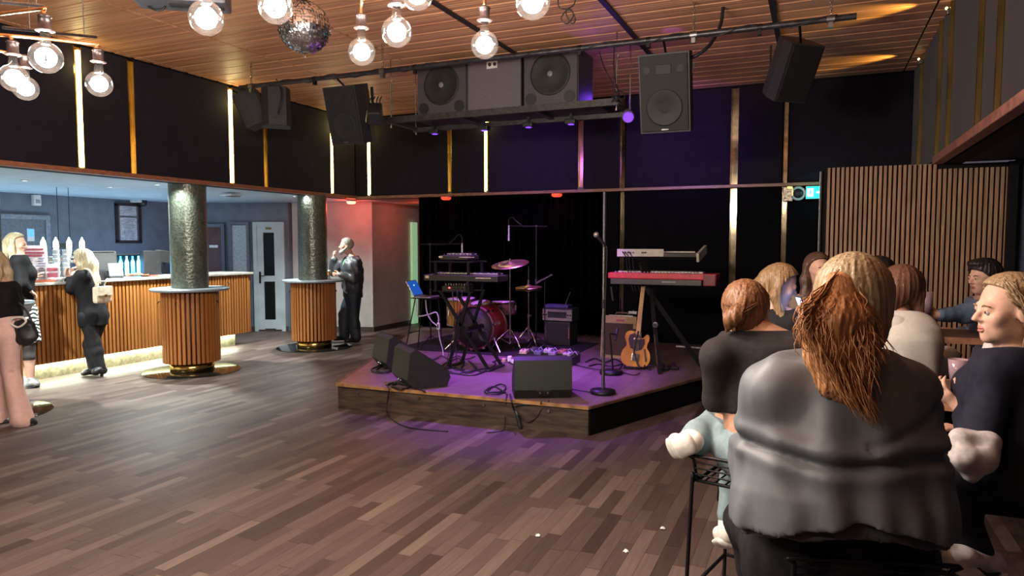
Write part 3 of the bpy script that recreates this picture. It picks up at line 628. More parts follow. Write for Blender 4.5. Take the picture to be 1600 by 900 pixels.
for k, (a, b2) in enumerate(((pd(0,3,3.6), pd(66,9,3.9)), (pd(5,43,4.3), pd(150,58,5.2)))):
    t = MB().cyl(a, b2, .010).solo('hanging_rail', STEEL); tag(t, ['upper thin steel rail at the top left corner','lower thin steel rail behind the left bulbs'][k], 'rail')
    for q in (.25, .85):
        p = a.lerp(b2, q)-Vector(t.location); MB().cyl(p, p+Vector((0,0,ZC-(p.z+t.location.z))), .004, n=6).build('hanger', STEEL, t)
# ------------------------------------------------------------------ mirror ball
MBP = Vector((-3.741, 4.5, 3.374)); R_ = .20
mbt = thing('mirror_ball', 'silver mirror ball hanging from the ceiling between the bulbs', 'mirror ball', tuple(MBP-Vector((0,0,R_))))
core = MB().sphere((0,0,R_), R_*.985, 40, 24).build('core', mat('ball_core', (.05,.05,.05), .6), mbt)
tl = MB(); rows = 30
for j in range(rows):
    t0, t1 = PI*(j+.06)/rows, PI*(j+.94)/rows; n = max(6, int(2*rows*math.sin((t0+t1)/2)))
    for k in range(n):
        p0, p1 = 2*PI*(k+.05)/n, 2*PI*(k+.95)/n; vs = []
        tw_ = Vector((RNG.normal(), RNG.normal(), RNG.normal()))*.0014
        for i_, (t_, p_) in enumerate(((t0,p0),(t1,p0),(t1,p1),(t0,p1))):
            vs.append(Vector((math.sin(t_)*math.cos(p_), math.sin(t_)*math.sin(p_), math.cos(t_)))*(R_+(.0006 if i_ % 2 else -.0006)*RNG.normal())+Vector((0,0,R_))+tw_*i_)
        tl.add(vs, [(0,1,2,3)])
tl.build('mirror_tiles', mat('mirror_tile', (.88,.89,.93), .2, 1., .05, 30), mbt, autofix=False)
MB().cyl((0,0,2*R_-.01),(0,0,2*R_+.04),.03).cyl((0,0,2*R_+.04),(0,0,ZC-MBP.z+R_-.05),.006).box((0,0,ZC-MBP.z+R_-.04),(.12,.12,.08)).build('motor_rod', BLACKM, mbt)
MB().tube([(0,0,.0),(.012,0,-.02),(0,0,-.045),(-.012,0,-.02),(0,0,0)],.003,6).build('bottom_hook', CHROME, mbt)
# ------------------------------------------------------------------ lighting pipe with chains
PY, PZ = 6.42, 3.51
pipe = thing('lighting_pipe', 'long black lighting pipe hung under the ceiling by chains', 'pipe', (-3.0, PY, PZ))
MB().cyl((-3.3,0,0),(3.24,0,0),.026,n=16).build('pipe', mat('grey_black_pipe', (.06,.055,.06), .35, .6, .2, 20), pipe)
for X in (-3.12, -1.30, 1.95, 3.05):
    cl = MB().cyl((X-.03,0,-.0),(X+.03,0,0),.034,n=12).box((X,0,-.05),(.035,.05,.045)).build('clamp', STEEL, pipe)
    ch = MB(); z = .03; k = 0
    while z < ZC-PZ-.02:
        pts = [(X+(.011*math.cos(a) if k % 2 else 0), (0 if k % 2 else .011*math.cos(a)), z+.022+.021*math.sin(a)) for a in [2*PI*i/10 for i in range(11)]]
        ch.tube(pts, .004, 5); z += .032; k += 1
    ch.build('chain', CHROME, pipe)
for X, ln in ((-2.2,.08),(-.9,.1),(.9,.07),(1.55,.09),(2.5,.06)):
    MB().cyl((X-.02,0,0),(X+.02,0,0),.031,n=12).box((X,0,-.04),(.03,.04,.05)).build('clamp', BLACKM, pipe)
CABLE = mat('black_rubber_cable', (.012,.012,.013), .5, 0, .1, 60)
cbl = MB().tube([( -3.2+6.3*k/90, .028*math.sin(k*.7), .030*math.cos(k*.7)) for k in range(91)], .0065, 6)
cbl.build('wrapped_cable', CABLE, pipe)
# ------------------------------------------------------------------ hung loudspeakers
GRILL = mat('speaker_grille', (.014,.013,.014), .62, .2, .2, 220, bump=.25); CAB = mat('speaker_cabinet', (.026,.024,.028), .55, 0, .15, 90, bump=.12); CONE = mat('speaker_cone', (.012,.011,.011), .6, 0, .15, 30)
def frame_from(nrm, tilt):
    """local axes: -Y is the front; nrm: horizontal facing direction; tilt: nose-down angle"""
    n = Vector((nrm[0], nrm[1], 0)).normalized(); x = Vector((-n.y, n.x, 0)); yv = -n; zv = Vector((0,0,1))
    R = Matrix((x, yv, zv)).transposed(); return R @ rot('X', tilt)
def speaker(label, P, nrm, tilt, w_, h, d, group='loudspeakers hung on the lighting pipe', top=None, horn=True, back=False):
    """P: centre of the front"""
    R = frame_from(nrm, tilt); t = thing('hung_loudspeaker', label, 'loudspeaker', P, 0, group)
    def B(m): m.v = [tuple(R @ Vector(v)) for v in m.v]; return m
    hw, hh, bw = w_/2, h/2, w_/2*.62
    pts = [(-hw,.0),(hw,.0),(hw,d*.45),(bw,d),(-bw,d),(-hw,d*.45)]
    B(MB().prism([(x, y, -hh) for x, y in pts], (0,0,h))).build('cabinet', CAB, t)
    B(MB().box((0,-.008,0),(w_-.03,.016,h-.03),bev=.006)).build('grille', GRILL, t)
    if horn:
        B(MB().lathe([(0,-.012),(w_*.10,-.012),(w_*.13,-.018),(w_*.33,-.018),(w_*.36,-.021),(w_*.36,-.017)],(0,0,-h*.18),32,(0,1,0))).build('woofer', CONE, t)
        B(MB().box((0,-.019,h*.30),(w_*.30,.008,h*.12),bev=.003)).build('horn', CONE, t)
        for sx in (-1,1): B(MB().cyl((sx*w_*.33,-.016,h*.30),(sx*w_*.33,-.022,h*.30),w_*.075,n=18)).build('port', CONE, t)
        B(MB().box((0,-.018,-hh+.03),(w_*.14,.004,.012))).build('badge', STEEL, t)
    if back:
        B(MB().box((0,d+.004,-h*.25),(.11,.01,.08))).build('connector_plate', BLACKP, t)
        B(MB().tube(catmull([(-.01,d+.01,-h*.24),(-.02,d+.07,-h*.1),(-.05,d+.06,h*.3),(.0,d*.8,h*.7)],6),.008,6)).build('speaker_cable', CABLE, t)
    # yoke up to the pipe
    tp = R @ Vector((0, d*.4, hh)); q = Vector((tp.x, PY-P[1], PZ-P[2]-.02))
    MB().cyl(tp-Vector((0,0,.03)), q, .011, n=8).build('yoke', BLACKM, t)
    return t
C0 = pyy(536, 181, 6.52)
speaker('large dark loudspeaker hung left of the speaker shelf, logo at foot', tuple(C0), (0,-1), .26, .43, .64, .38)
D0 = pyy(1038, 146, 6.48)
speaker('black loudspeaker with round woofer hung right of the speaker shelf', tuple(D0), (0.02,-1), .24, .455, .70, .42)
speaker('small grey loudspeaker hung by the left end of pipe, rear to us', tuple(pd(431, 172, 8.3)), (-.72,.69), .10, .32, .45, .22, horn=False, back=True)
speaker('dark tilted loudspeaker at the left end of the lighting pipe', tuple(pd(381, 178, 8.5)), (-.85,-.35), .42, .26, .42, .26)
speaker('violet edged loudspeaker tilted down near the right end of pipe', tuple(pd(1249, 116, 6.35)), (.62,-.78), .50, .34, .52, .32, horn=False)
# par can and junk by the left speaker
pc = thing('stage_lamp', 'black stage lamp with yellow rimmed flap beside the large left speaker', 'stage light', tuple(pd(586, 178, 7.6)))
R = rot('Z', .5) @ rot('X', .7)
MB().box((0,0,0),(.15,.22,.16),R=R,bev=.02).build('body', BLACKP, pc); MB().box(R @ Vector((-.09,-.02,-.02)),(.008,.2,.03),R=R).build('flap', mat('yellow_edge', (.55,.5,.25), .5), pc)
for k in range(4): MB().tube([R @ Vector((-.05+.035*k,.05,.08)), R @ Vector((-.05+.035*k,.05,.11))+Vector((0,0,.02)), R @ Vector((-.03+.035*k,.06,.12))+Vector((0,0,.05))],.006,6).build('cooling_pin', BLACKM, pc)
MB().bar((-.06,.05,.05),(-.06,.03,.30),.03,.012).build('hanging_bracket', BLACKM, pc)
# teal lamp behind the right speaker
tl_ = thing('stage_lamp', 'small stage lamp with teal lens behind the violet edged speaker', 'stage light', tuple(pd(1203, 138, 6.9)))
MB().box((0,0,.02),(.10,.12,.10),bev=.012).build('body', BLACKP, tl_); MB().box((.0,-.03,-.045),(.09,.09,.02),R=rot('Y',-.4)).build('lens', mat('teal_lens', (.05,.6,.6), .3, emit=(.03,.55,.6), estr=.8), tl_); MB().bar((0,0,.07),(0,.02,.42),.02,.01).build('hanging_bracket', BLACKM, tl_)
# projector-like lamp at the top edge
pj = thing('ceiling_projector', 'grey boxy lamp fixed to the ceiling at the top edge of view', 'stage light', tuple(pd(285, -8, 5.0)))
Rj = rot('Z', .62)
MB().box((0,0,0),(.62,.26,.16),R=Rj,bev=.02).build('body', mat('grey_lamp_body', (.10,.10,.12), .45, .3), pj); MB().box(Rj @ Vector((.1,-.02,-.085)),(.36,.06,.012),R=Rj).build('vent', BLACKM, pj); MB().cyl(Rj @ Vector((.22,-.04,-.08)),Rj @ Vector((.22,-.04,-.10)),.035).build('lens', BLACKM, pj)
MB().cyl((0,0,.08),(0,0,ZC-pd(285,-8,5.0).z),.02).build('mount', BLACKM, pj)
MB().tube(catmull([Rj @ Vector((-.1,-.1,.0)),pd(258,10,5.)-Vector(pj.location),pd(244,16,5.)-Vector(pj.location),pd(228,6,5.)-Vector(pj.location),pd(220,-8,5.)-Vector(pj.location)],6),.008,6).build('power_cable', CABLE, pj)
# ------------------------------------------------------------------ hanging shelf with subwoofers
SH = mat('black_steel_shelf', (.05,.045,.045), .5, .4, .2, 20)
sf = thing('hanging_shelf', 'black steel shelf hung on threaded rods carrying the bass speakers', 'shelf', (-3.24, 7.25, 3.07))
MB().box((0,-.27,.03),(2.74,.05,.07)).build('front_rail', SH, sf); MB().box((0,.30,.0),(2.74,.05,.05)).build('rear_rail', SH, sf)
for X in (-1.34,-.45,.45,1.34): MB().box((X,.01,.012),(.06,.55,.03)).build('cross_bar', SH, sf)
MB().box((0,.01,.04),(2.2,.52,.018)).build('deck', SH, sf)
for X in (-1.34, 1.34):
    for Y in (-.25, .30):
        rd = MB().cyl((X,Y,-.05),(X,Y,ZC-3.07-.28),.008,n=8).build('hanging_rod', STEEL, sf)
        MB().cyl((X,Y,-.055),(X,Y,-.03),.014,n=8).build('nut', CHROME, rd)
        MB().tube([(X,Y,ZC-3.07-.28),(X+.02,Y,ZC-3.07-.22),(X,Y,ZC-3.07-.16),(X,Y,ZC-3.07)],.005,6).build('hanger_hook', STEEL, rd)
SUBF = mat('subwoofer_front', (.06,.052,.06), .55, 0, .12, 90, bump=.1); SUBP = mat('grey_front_board', (.115,.10,.115), .55, 0, .08, 60)
def sub(label, x, w_, kind):
    t = thing('subwoofer', label, 'loudspeaker', (x, 7.0, 3.128), 0, 'bass cabinets on the hanging shelf'); h = .575
    MB().box((0,.27,h/2),(w_-.006,.5,h),bev=.006).build('cabinet', CAB, t)
    if kind == 'sub':
        MB().box((0,.012,h/2),(w_-.03,.02,h-.03),bev=.004).build('grille', SUBF, t)
        MB().lathe([(0,-.002),(.035,-.004),(.05,.0),(.18,.0),(.20,-.006),(.22,-.006),(.225,.004)],(0,0,h*.56),36,(0,1,0)).build('woofer', CONE, t)
        MB().sphere((0,-.004,h*.56),.03,sc=(1,.35,1)).build('dust_cap', mat('dust_cap_grey', (.22,.21,.22), .35), t)
        for sx in (-1,1): MB().cyl((sx*w_*.35,.003,h*.13),(sx*w_*.35,-.006,h*.13),.062,n=24).build('port', BLACKP, t)
    else:
        MB().box((0,.012,h/2),(w_-.012,.02,h-.01),bev=.004).build('front_board', SUBP, t)
        so = MB().box((-.02,-.002,h*.84),(.125,.012,.085),bev=.004).build('socket_plate', WHITEP, t); MB().cyl((-.045,-.008,h*.84),(-.045,-.011,h*.84),.02,n=16).cyl((.015,-.008,h*.84),(.015,-.011,h*.84),.02,n=16).build('socket_hole', BLACKP, so)
    return t
sub('bass speaker at the left end of the hanging shelf', -3.915, .645, 'sub')
sub('plain grey cabinet with a socket plate in the middle of the shelf', -3.265, .645, 'board')
sub('bass speaker with violet side at right of the hanging shelf', -2.615, .62, 'sub')
for (px, py, lab) in ((603,180,'violet'),):
    pass
par = thing('stage_lamp', 'violet lit stage lamp clamped at the right end of the shelf', 'stage light', tuple(pd(981, 178, 7.1)))
MB().cyl((0,0,0),(.03,-.10,-.05),.05,.06,n=18).build('body', mat('violet_grey_body', (.16,.12,.3), .5), par); MB().cyl((.031,-.102,-.051),(.034,-.11,-.055),.05,n=18).build('lens', mat('violet_lens', (.3,.1,.9), .3, emit=(.25,.06,1.), estr=.7), par); MB().bar((0,0,0),(-.06,.05,.06),.02,.02).build('clamp', BLACKM, par)
for k, X in enumerate((-4.2,-3.55,-3.0,-2.5)):
    u = thing('stage_lamp', ['first','second','third','fourth'][k]+' small lamp under the hanging shelf counted from its left end', 'stage light', (X, 7.35, 3.03), 0, 'small lamps under the hanging shelf')
    MB().box((0,0,-.03),(.12,.1,.05),bev=.012).build('body', BLACKP, u); MB().cyl((0,.0,-.055),(0,.0,-.062),.034,n=16).build('lens', mat('violet_lens_dim', (.3,.1,.9), .3, emit=(.22,.06,.9), estr=1.2), u); MB().bar((0,0,0),(0,0,.06),.03,.02).build('bracket', BLACKM, u)
# loose cables near the shelf end and ceiling
def cable(label, pts, r=.007, m=None, n=6, sm=6): return tag(MB().tube(catmull(pts, sm), r, n).solo('cable', m or CABLE), label, 'cable')
cable('cable coil hanging under the ceiling beside the rightmost bulb', [pd(872,-4,5.2),pd(874,12,5.2),pd(888,15,5.2),pd(896,24,5.2),pd(886,37,5.2),pd(877,28,5.2),pd(890,14,5.2),pd(899,30,5.2),pd(893,36,5.2),pd(884,18,5.2),pd(896,8,5.2),pd(900,-4,5.2)], .005)
cable('thick black cable drooping from pipe to the right hung speaker', [pd(1130,8,6.3),pd(1126,38,6.3),pd(1112,66,6.25),pd(1096,82,6.25),pd(1080,90,6.3),pd(1070,88,6.45)], .016)
cable('thin cables dropping from the pipe to the right end of shelf', [pd(960,74,6.6),pd(959,100,6.7),pd(962,130,6.8),pd(968,150,6.9),pd(962,158,6.95)], .006)
cable('thin cable curving behind the right bass speaker', [pd(936,80,6.6),pd(944,105,6.8),pd(958,132,6.9),pd(966,160,7.0)], .005)
cable('tangled cable heap on the right end of the shelf', [pd(955,160,7.0),pd(963,150,7.0),pd(972,158,7.0),pd(976,148,7.0),pd(966,142,7.0),pd(957,152,7.0),pd(972,164,7.0)], .007)
tagl = MB().box((0,0,0),(.035,.01,.16),R=rot('Y',.25)).solo('cable_tag', mat('pale_green_tape', (.5,.55,.42), .6)); tagl.location = pd(1079,126,6.4); tag(tagl, 'pale green tape strip beside the right hung speaker', 'tape')
# lamps on top of the right fascia that rake the ceiling with yellow light
for k, Y in enumerate((7.27, 9.12)):
    u = thing('uplight', ['nearer','farther'][k]+' small lamp at the ceiling edge of the right fascia', 'wall light', (XR-.03, Y, ZC-.10), 0, 'small lamps raking the right ceiling')
    MB().box((0,0,0),(.04,.06,.05),bev=.006).build('body', STEEL, u); MB().sphere((-.02,0,.03),.012,12,8).build('lens', mat('uplight_glow', (1,.8,.4), .3, emit=(1,.78,.3), estr=8.), u)
    light('SPOT', (XR-.09, Y, ZC-.12), 42, (1.,.68,.16), .012, (XR-1.6, Y+.25, ZC+.05), .95, .8)
for g in (5.12, 7.24, 9.38): light('POINT', (XL+.10, g, 3.55), 2.6, (1.,.85,.30), .04)
for g in (-7.0, -4.8): light('POINT', (g, YB-.10, 3.55), 2.0, (1.,.85,.25), .04)
# ------------------------------------------------------------------ stage wash (violet) and house light
light('SPOT', (-3.4, 6.9, 3.0), 800, (.38,.09,1.), .06, (-2.9, 6.5, 0), 1.15, .9)
light('SPOT', (-2.3, 7.1, 3.0), 360, (.46,.12,1.), .06, (-2.6, 7.6, 0), 1.0, .9)
light('SPOT', (-4.3, 7.2, 3.0), 320, (.50,.12,1.), .06, (-3.7, 7.3, 0), 1.0, .9)
light('SPOT', (-2.1, 7.55, 3.25), 8, (.35,.10,1.), .02, tuple(pz(905,48,3.8)), .42, .5)
light('SPOT', (-1.35, 7.35, 3.15), 9, (.35,.10,1.), .02, tuple(pz(1050,48,3.8)), .36, .5)
light('SPOT', (-3.2, 7.9, 2.98), 420, (.55,.12,1.), .05, (-3.7, 8.4, 1.2), 1.0, .9)
light('SPOT', (-1.5, 6.8, 3.1), 160, (.42,.1,1.), .06, (-.9, 5.4, 0), 1.2, 1.)
light('POINT', (-2.2, 7.6, 3.28), 2.2, (.22,.05,1.), .03)
light('SPOT', (-3.6, 8.2, 3.0), 90, (.3,.08,1.), .05, (-3.9, 10, 2.9), 1.2, 1.)
light('SPOT', (-1.9, 8.0, 3.0), 110, (.3,.08,1.), .05, (-1.75, 10, 3.0), 1.2, 1.)
# ------------------------------------------------------------------ stage platform
ZS = .26
sg = thing('stage_platform', 'low wooden stage with slanting sides holding the band gear', 'stage', (-3.1, 7.9, 0))
SP = [(-4.45,5.75),(-1.79,5.79),(-.16,9.97),(-.16,9.98),(-2.93,9.98),(-2.93,10.38),(-6.21,10.38)]
loc = [(x+3.1, y-7.9) for x, y in SP]
MB().prism([(x, y, ZS-.02) for x, y in loc], (0,0,.02)).build('deck', STAGEM, sg)
MB().prism([(x*.992, y+.006, 0) for x, y in loc], (0,0,ZS-.02)).build('fascia', STAGEF, sg)
MB().bar(Vector((*loc[0],ZS-.012)), Vector((*loc[1],ZS-.012)), .03, .03).build('nosing', NOSE, sg)
DN = mat('dark_nosing', (.12,.065,.035), .5, 0, .2, 9)
MB().bar(Vector((*loc[1],ZS-.010)), Vector((*loc[2],ZS-.010)), .03, .024).build('side_nosing', DN, sg)
MB().bar(Vector((*loc[0],ZS-.010)), Vector((*loc[6],ZS-.010)), .03, .024).build('side_nosing', mat('dark_nosing', (.12,.065,.035), .5, 0, .2, 9), sg)
MB().bar(Vector((loc[1][0]*.992+.008, loc[1][1]+.012, (ZS-.022)/2)), Vector((loc[2][0]*.992+.008, loc[2][1]+.0, (ZS-.022)/2)), ZS-.026, .022, up=(1,0,0)).build('side_shade_board', mat('side_shade_black', (.006,.005,.005), .8, 0, .1, 20, spec=.05), sg)  # thin board added over the right side; its shade is put in as black
bl = MB()
for q in (.1,.36,.62,.86): 
    p = Vector((*loc[0],0)).lerp(Vector((*loc[1],0)), q); bl.cyl(p+Vector((0,-.012,ZS*.72)), p+Vector((0,.02,ZS*.72)), .014, n=12)
bl.build('bolt', STEEL, sg)
tag(MB().box((-4.0,8.75,ZS+.004),(2.4,1.55,.007)).solo('drum_rug', mat('black_rug', (.018,.016,.018), .95, 0, .2, 60, bump=.2)), 'black rug spread on the stage under the drum kit', 'rug')
# stage curtain: one pleated black cloth
cv = []; cf = []; nx = 260
for i in range(nx+1):
    x = -6.21+3.27*i/nx; yy_ = 10.285+.05*math.sin(i*.62)+.03*math.sin(i*.27+1)
    for z in (ZS+.01, 1.2, ZR+.01): cv.append((x, yy_+(.01*math.sin(i*1.1) if z < 1 else 0), z))
cf = [(i*3+j, (i+1)*3+j, (i+1)*3+j+1, i*3+j+1) for i in range(nx) for j in range(2)]
cu_ = MB().add(cv, cf, True).solo('stage_curtain', mat('black_velvet', (.0025,.002,.0025), .97, 0, .2, 12, spec=.04)); cu_.modifiers.new('s','SOLIDIFY').thickness = .006
tag(cu_, 'black pleated curtain closing the recess behind the band gear', 'curtain')
# ------------------------------------------------------------------ wedge monitors
MONB = mat('monitor_grey_green_paint', (.012,.016,.0135), .5, 0, .1, 120, bump=.1)
def wedge(label, P, rz):
    t = thing('wedge_monitor', label, 'stage monitor', (P[0], P[1], ZS+.002), rz, 'wedge monitors on the stage')
    w_ = .50
    pr = [(.07,0),(.0,.09),(.035,.355),(.085,.385),(.43,.15),(.45,.09),(.41,0)]
    MB().prism([(-w_/2, y, z) for y, z in pr], (w_,0,0)).build('cabinet', MONB, t)
    for sx in (-1,1): MB().prism([(sx*(w_/2+.004)-.008, y*.99+.002, z*.99+.002) for y, z in pr], (.016,0,0)).build('side_cheek', BLACKP, t)
    R = rot('X', math.atan2(.15-.385, .43-.085)); MB().box((0,.262,.272),(w_-.04,.41,.014),R=R,bev=.004).build('grille', GRILL, t)
    MB().box((0,.022,.06),(.13,.02,.07),R=rot('X',.65)).build('jack_plate', BLACKP, t)
    MB().cyl((-.03,.015,.07),(-.03,.0,.055),.012,n=10).cyl((.04,.015,.07),(.04,.0,.055),.012,n=10).build('jack', STEEL, t)
    return t
A2 = pz(624,548,.64); A1 = pz(592,527,.64); DM = A1-A2
m2p = Vector((-3.80, 5.90, 0))
wedge('wedge monitor at front left stage corner, nearer of the pair', m2p, math.radians(-40))
wedge('wedge monitor half hidden behind the other at stage left edge', m2p+Vector((DM.x, DM.y, 0)), math.radians(-38))
wedge('wedge monitor at the front edge of stage centre, rear towards us', (-2.245, 5.87, 0), math.radians(27))
# ------------------------------------------------------------------ drum kit
ORNG = mat('amber_drum_lacquer', (.55,.22,.035), .25, 0, .25, 6, stretch=(1,1,.2), coat=.5); REDW = mat('red_sparkle_wrap', (.42,.04,.05), .25, .2, .3, 160, coat=.5); DARKHEAD = mat('dark_drum_head', (.020,.016,.011), .5, 0, .1, 6)
HEAD = mat('coated_drum_head', (.62,.6,.62), .6, 0, .04, 12); CYM = mat('bronze_cymbal', (.66,.50,.32), .34, 1., .12, 20)
kc = pyy(740, 516, 8.12)
kd = thing('bass_drum', 'bass drum with dark front head and red sparkle shell', 'drum', (kc.x, 8.12, ZS+.01)); kz = .31; r = .275
MB().lathe([(r,0),(r+.008,.05),(r+.008,.38),(r,.43)],(0,0,kz),48,(0,1,0)).build('shell', REDW, kd)
for y0 in (-.004,.40): MB().lathe([(r-.004,y0),(r+.022,y0),(r+.022,y0+.034),(r-.004,y0+.034)],(0,0,kz),48,(0,1,0)).build('hoop', mat('dark_hoop', (.10,.03,.03), .35), kd)
MB().lathe([(0,.004),(r-.004,.004),(r-.004,.012),(0,.012)],(0,0,kz),48,(0,1,0)).build('front_head', DARKHEAD, kd)
MB().lathe([(0,.002),(.062,.002),(.07,-.002),(.075,.003)],(.14,0,kz-.10),24,(0,1,0)).build('port_hole', BLACKP, kd)
for k in range(10):
    a = 2*PI*k/10+.2; MB().box(((r+.018)*math.cos(a),.02,kz+(r+.018)*math.sin(a)),(.03,.05,.03),R=rot('Y',-a)).box(((r+.014)*math.cos(a),.16,kz+(r+.014)*math.sin(a)),(.024,.05,.024),R=rot('Y',-a)).build('lug', CHROME, kd)
for sx in (-1,1): MB().cyl((sx*.24,.08,.2),(sx*.40,-.04,.01),.011).build('spur_leg', CHROME, kd)
def drum(name, label, P, r, h, shell, tilt=0., legs=0, lugs=8):
    t = thing(name, label, 'drum', P, 0)
    R = rot('X', tilt)
    def B(m): m.v = [tuple(R @ Vector(v)) for v in m.v]; return m
    B(MB().lathe([(r,.0),(r,h)],(0,0,0),40)).build('shell', shell, t)
    for z in (-.006,h-.016): B(MB().lathe([(r-.004,z),(r+.013,z),(r+.013,z+.022),(r-.004,z+.022)],(0,0,0),40)).build('hoop', CHROME, t)
    B(MB().lathe([(0,h-.002),(r-.003,h-.002),(r-.003,h-.008),(0,h-.008)],(0,0,0),40)).build('batter_head', HEAD, t)
    B(MB().lathe([(0,.002),(r-.003,.002),(r-.003,.006),(0,.006)],(0,0,0),40)).build('bottom_head', DARKHEAD, t)
    for k in range(lugs):
        a = 2*PI*k/lugs+.3; B(MB().box(((r+.008)*math.cos(a),(r+.008)*math.sin(a),h*.5),(.018,.018,min(.07,h*.4)),R=rot('Z',a)).cyl(((r+.010)*math.cos(a),(r+.010)*math.sin(a),.01),((r+.010)*math.cos(a),(r+.010)*math.sin(a),h-.01),.004,n=6)).build('lug', CHROME, t)
    for k in range(legs):
        a = 2*PI*k/legs+.5; MB().cyl(((r+.02)*math.cos(a),(r+.02)*math.sin(a),h*.6),((r+.03)*math.cos(a),(r+.03)*math.sin(a),-P[2]+ZS+.012),.007).build('leg', CHROME, t)
    return t
ft = pyy(722, 466, 8.55)
drum('floor_tom', 'amber lacquered floor tom left of the bass drum', (ft.x, 8.55, ft.z-.36), .20, .36, ORNG, .06, 3)
rt_ = pyy(753, 473, 8.45); drum('rack_tom', 'dark amber rack tom above the bass drum', (rt_.x, 8.45, rt_.z-.19), .14, .2, mat('dark_amber_lacquer', (.22,.07,.03), .25, 0, .2, 6, coat=.5), .2)
sn = pyy(786, 470, 8.95); t = drum('snare_drum', 'chrome and amber snare drum right of the bass drum', (sn.x, 8.95, sn.z-.18), .172, .17, mat('amber_chrome_shell', (.5,.33,.2), .2, .8, .4, 14), .0)
MB().cyl((0,0,-.02),(0,0,-sn.z+.18+ZS+.18),.012).build('stand_post', CHROME, t)
for k in range(3):
    a = 2*PI*k/3+.4; MB().cyl((0,0,-sn.z+.18+ZS+.28),(.24*math.cos(a),.24*math.sin(a),-sn.z+.18+ZS+.012),.008).build('stand_leg', CHROME, t); MB().cyl((0,0,-.05),(.15*math.cos(a),.15*math.sin(a),-.012),.007).build('basket_arm', CHROME, t)
def cymbal_stand(name, label, P, ztop, r, tilt=(0,0), hat=False, legr=.27):
    t = thing(name, label, 'cymbal', (P[0], P[1], ZS+.01)); H_ = ztop-ZS-.01
    MB().cyl((0,0,.1),(0,0,H_*.55),.012).cyl((0,0,H_*.5),(0,0,H_+.05),.0075).build('post', CHROME, t)
    MB().cyl((0,0,H_*.52),(0,0,H_*.57),.018).box((.02,0,H_*.545),(.04,.012,.012)).build('clamp', CHROME, t)
    for k in range(3):
        a = 2*PI*k/3-.55; MB().tube([(0,0,.30),(legr*.6*math.cos(a),legr*.6*math.sin(a),.16),(legr*math.cos(a),legr*math.sin(a),.012)],.010,8).build('leg', CHROME, t); MB().cyl((0,0,.10),(legr*.5*math.cos(a),legr*.5*math.sin(a),.18),.006).build('brace', CHROME, t); MB().sphere((legr*math.cos(a),legr*math.sin(a),.014),.014,10,6).build('foot', BLACKP, t)
    R = rot('X', tilt[0]) @ rot('Y', tilt[1])
    for q in ((0,) if not hat else (0,1)):
        s_ = 1 if q == 0 else -1; m = MB().lathe([(.006,.035*s_),(.03,.033*s_),(.045,.018*s_),(r*.6,.008*s_),(r,.0),(r,-.0015),(r*.6,.0065*s_),(.045,.0165*s_),(.006,.0335*s_)],(0,0,0),44)
        m.v = [tuple(R @ Vector(v)+Vector((0,0,H_-.02*q))) for v in m.v]; m.build('cymbal_plate', CYM, t)
    MB().cyl((0,0,H_+.03),(0,0,H_+.075),.011).build('wing_nut', CHROME, t)
    if hat: MB().cyl((0,0,H_),(0,0,H_+.28),.004).cyl((0,0,H_+.04),(0,0,H_+.10),.014).build('pull_rod', CHROME, t)
    return t
cp_ = pyy(797, 413, 8.3); cymbal_stand('crash_cymbal', 'large crash cymbal on a tall chrome stand right of the drums', (cp_.x, 8.3), cp_.z, .245, (.24,-.04))
hp = pyy(826, 449, 8.6); cymbal_stand('hi_hat', 'smaller hi-hat pair on a stand right of the crash cymbal', (hp.x, 8.6), hp.z, .178, (.08,0), True, .2)
# ------------------------------------------------------------------ microphone stands
def mic_body(parent, P, d, L_=.16, r=.014, m=None):
    P = Vector(P); d = Vector(d).normalized(); g = MB().cyl(P, P+d*L_, r*.7, r, n=14).build('microphone', m or BLACKP, parent)
    return g
def boom(label, base, zb, xs, mic_dx, up=True):
    """tripod boom stand: horizontal boom along X at height zb"""
    t = thing('boom_stand', label, 'microphone stand', (base[0], base[1], ZS+.01)); h = zb-ZS-.01
    MB().cyl((0,0,.08),(0,0,h*.55),.011).cyl((0,0,h*.5),(0,0,h),.0075).build('post', BLACKM, t); MB().cyl((0,0,h*.53),(0,0,h*.57),.016).build('clutch', BLACKP, t); MB().sphere((0,0,h),.02).build('swivel', BLACKP, t)
    for k in range(3):
        a = 2*PI*k/3+.4; MB().tube([(0,0,.16),(.28*math.cos(a),.28*math.sin(a),.01)],.008,8).build('leg', BLACKM, t)
    MB().cyl((xs[0],0,h),(xs[1],0,h+.01),.0075).cyl((xs[0]+(xs[1]-xs[0])*.35,0,h+.003),(xs[0]+(xs[1]-xs[0])*.65,0,h+.003),.011).build('boom_arm', BLACKM, t)
    mx_ = mic_dx; MB().cyl((mx_,0,h+.02),(mx_,0,h-.18),.010,.012,n=14).cyl((mx_,0,h-.10),(mx_,0,h-.19),.0125,n=14).build('microphone', mat('silver_grey_microphone', (.5,.5,.5), .35, .5), t)
    sg_ = 1 if xs[0] > mx_ else -1
    MB().tube(catmull([(mx_,0,h+.02),(mx_+.0*sg_,0,h+.09),(mx_+.05*sg_,0,h+.13),(mx_+.12*sg_,0,h+.07),(mx_+.19*sg_,0,h+.02)],6),.0055,6).build('cable', CABLE, t)
    return t
b1 = pyy(672, 382, 8.2); e1 = pyy(722, 382, 8.2); l1 = pyy(653, 383, 8.2)
boom('boom microphone stand behind the tiered keyboards, mic pointing down', (b1.x, 8.2), b1.z, (l1.x-b1.x, e1.x-b1.x-.02), e1.x-b1.x)
b2_ = pyy(838, 354, 8.72); e2 = pyy(795, 354, 8.72); l2 = pyy(855, 354, 8.72)
boom('tall boom microphone stand over the cymbals, mic pointing down', (b2_.x, 8.72), b2_.z, (l2.x-b2_.x, e2.x-b2_.x+.02), e2.x-b2_.x)
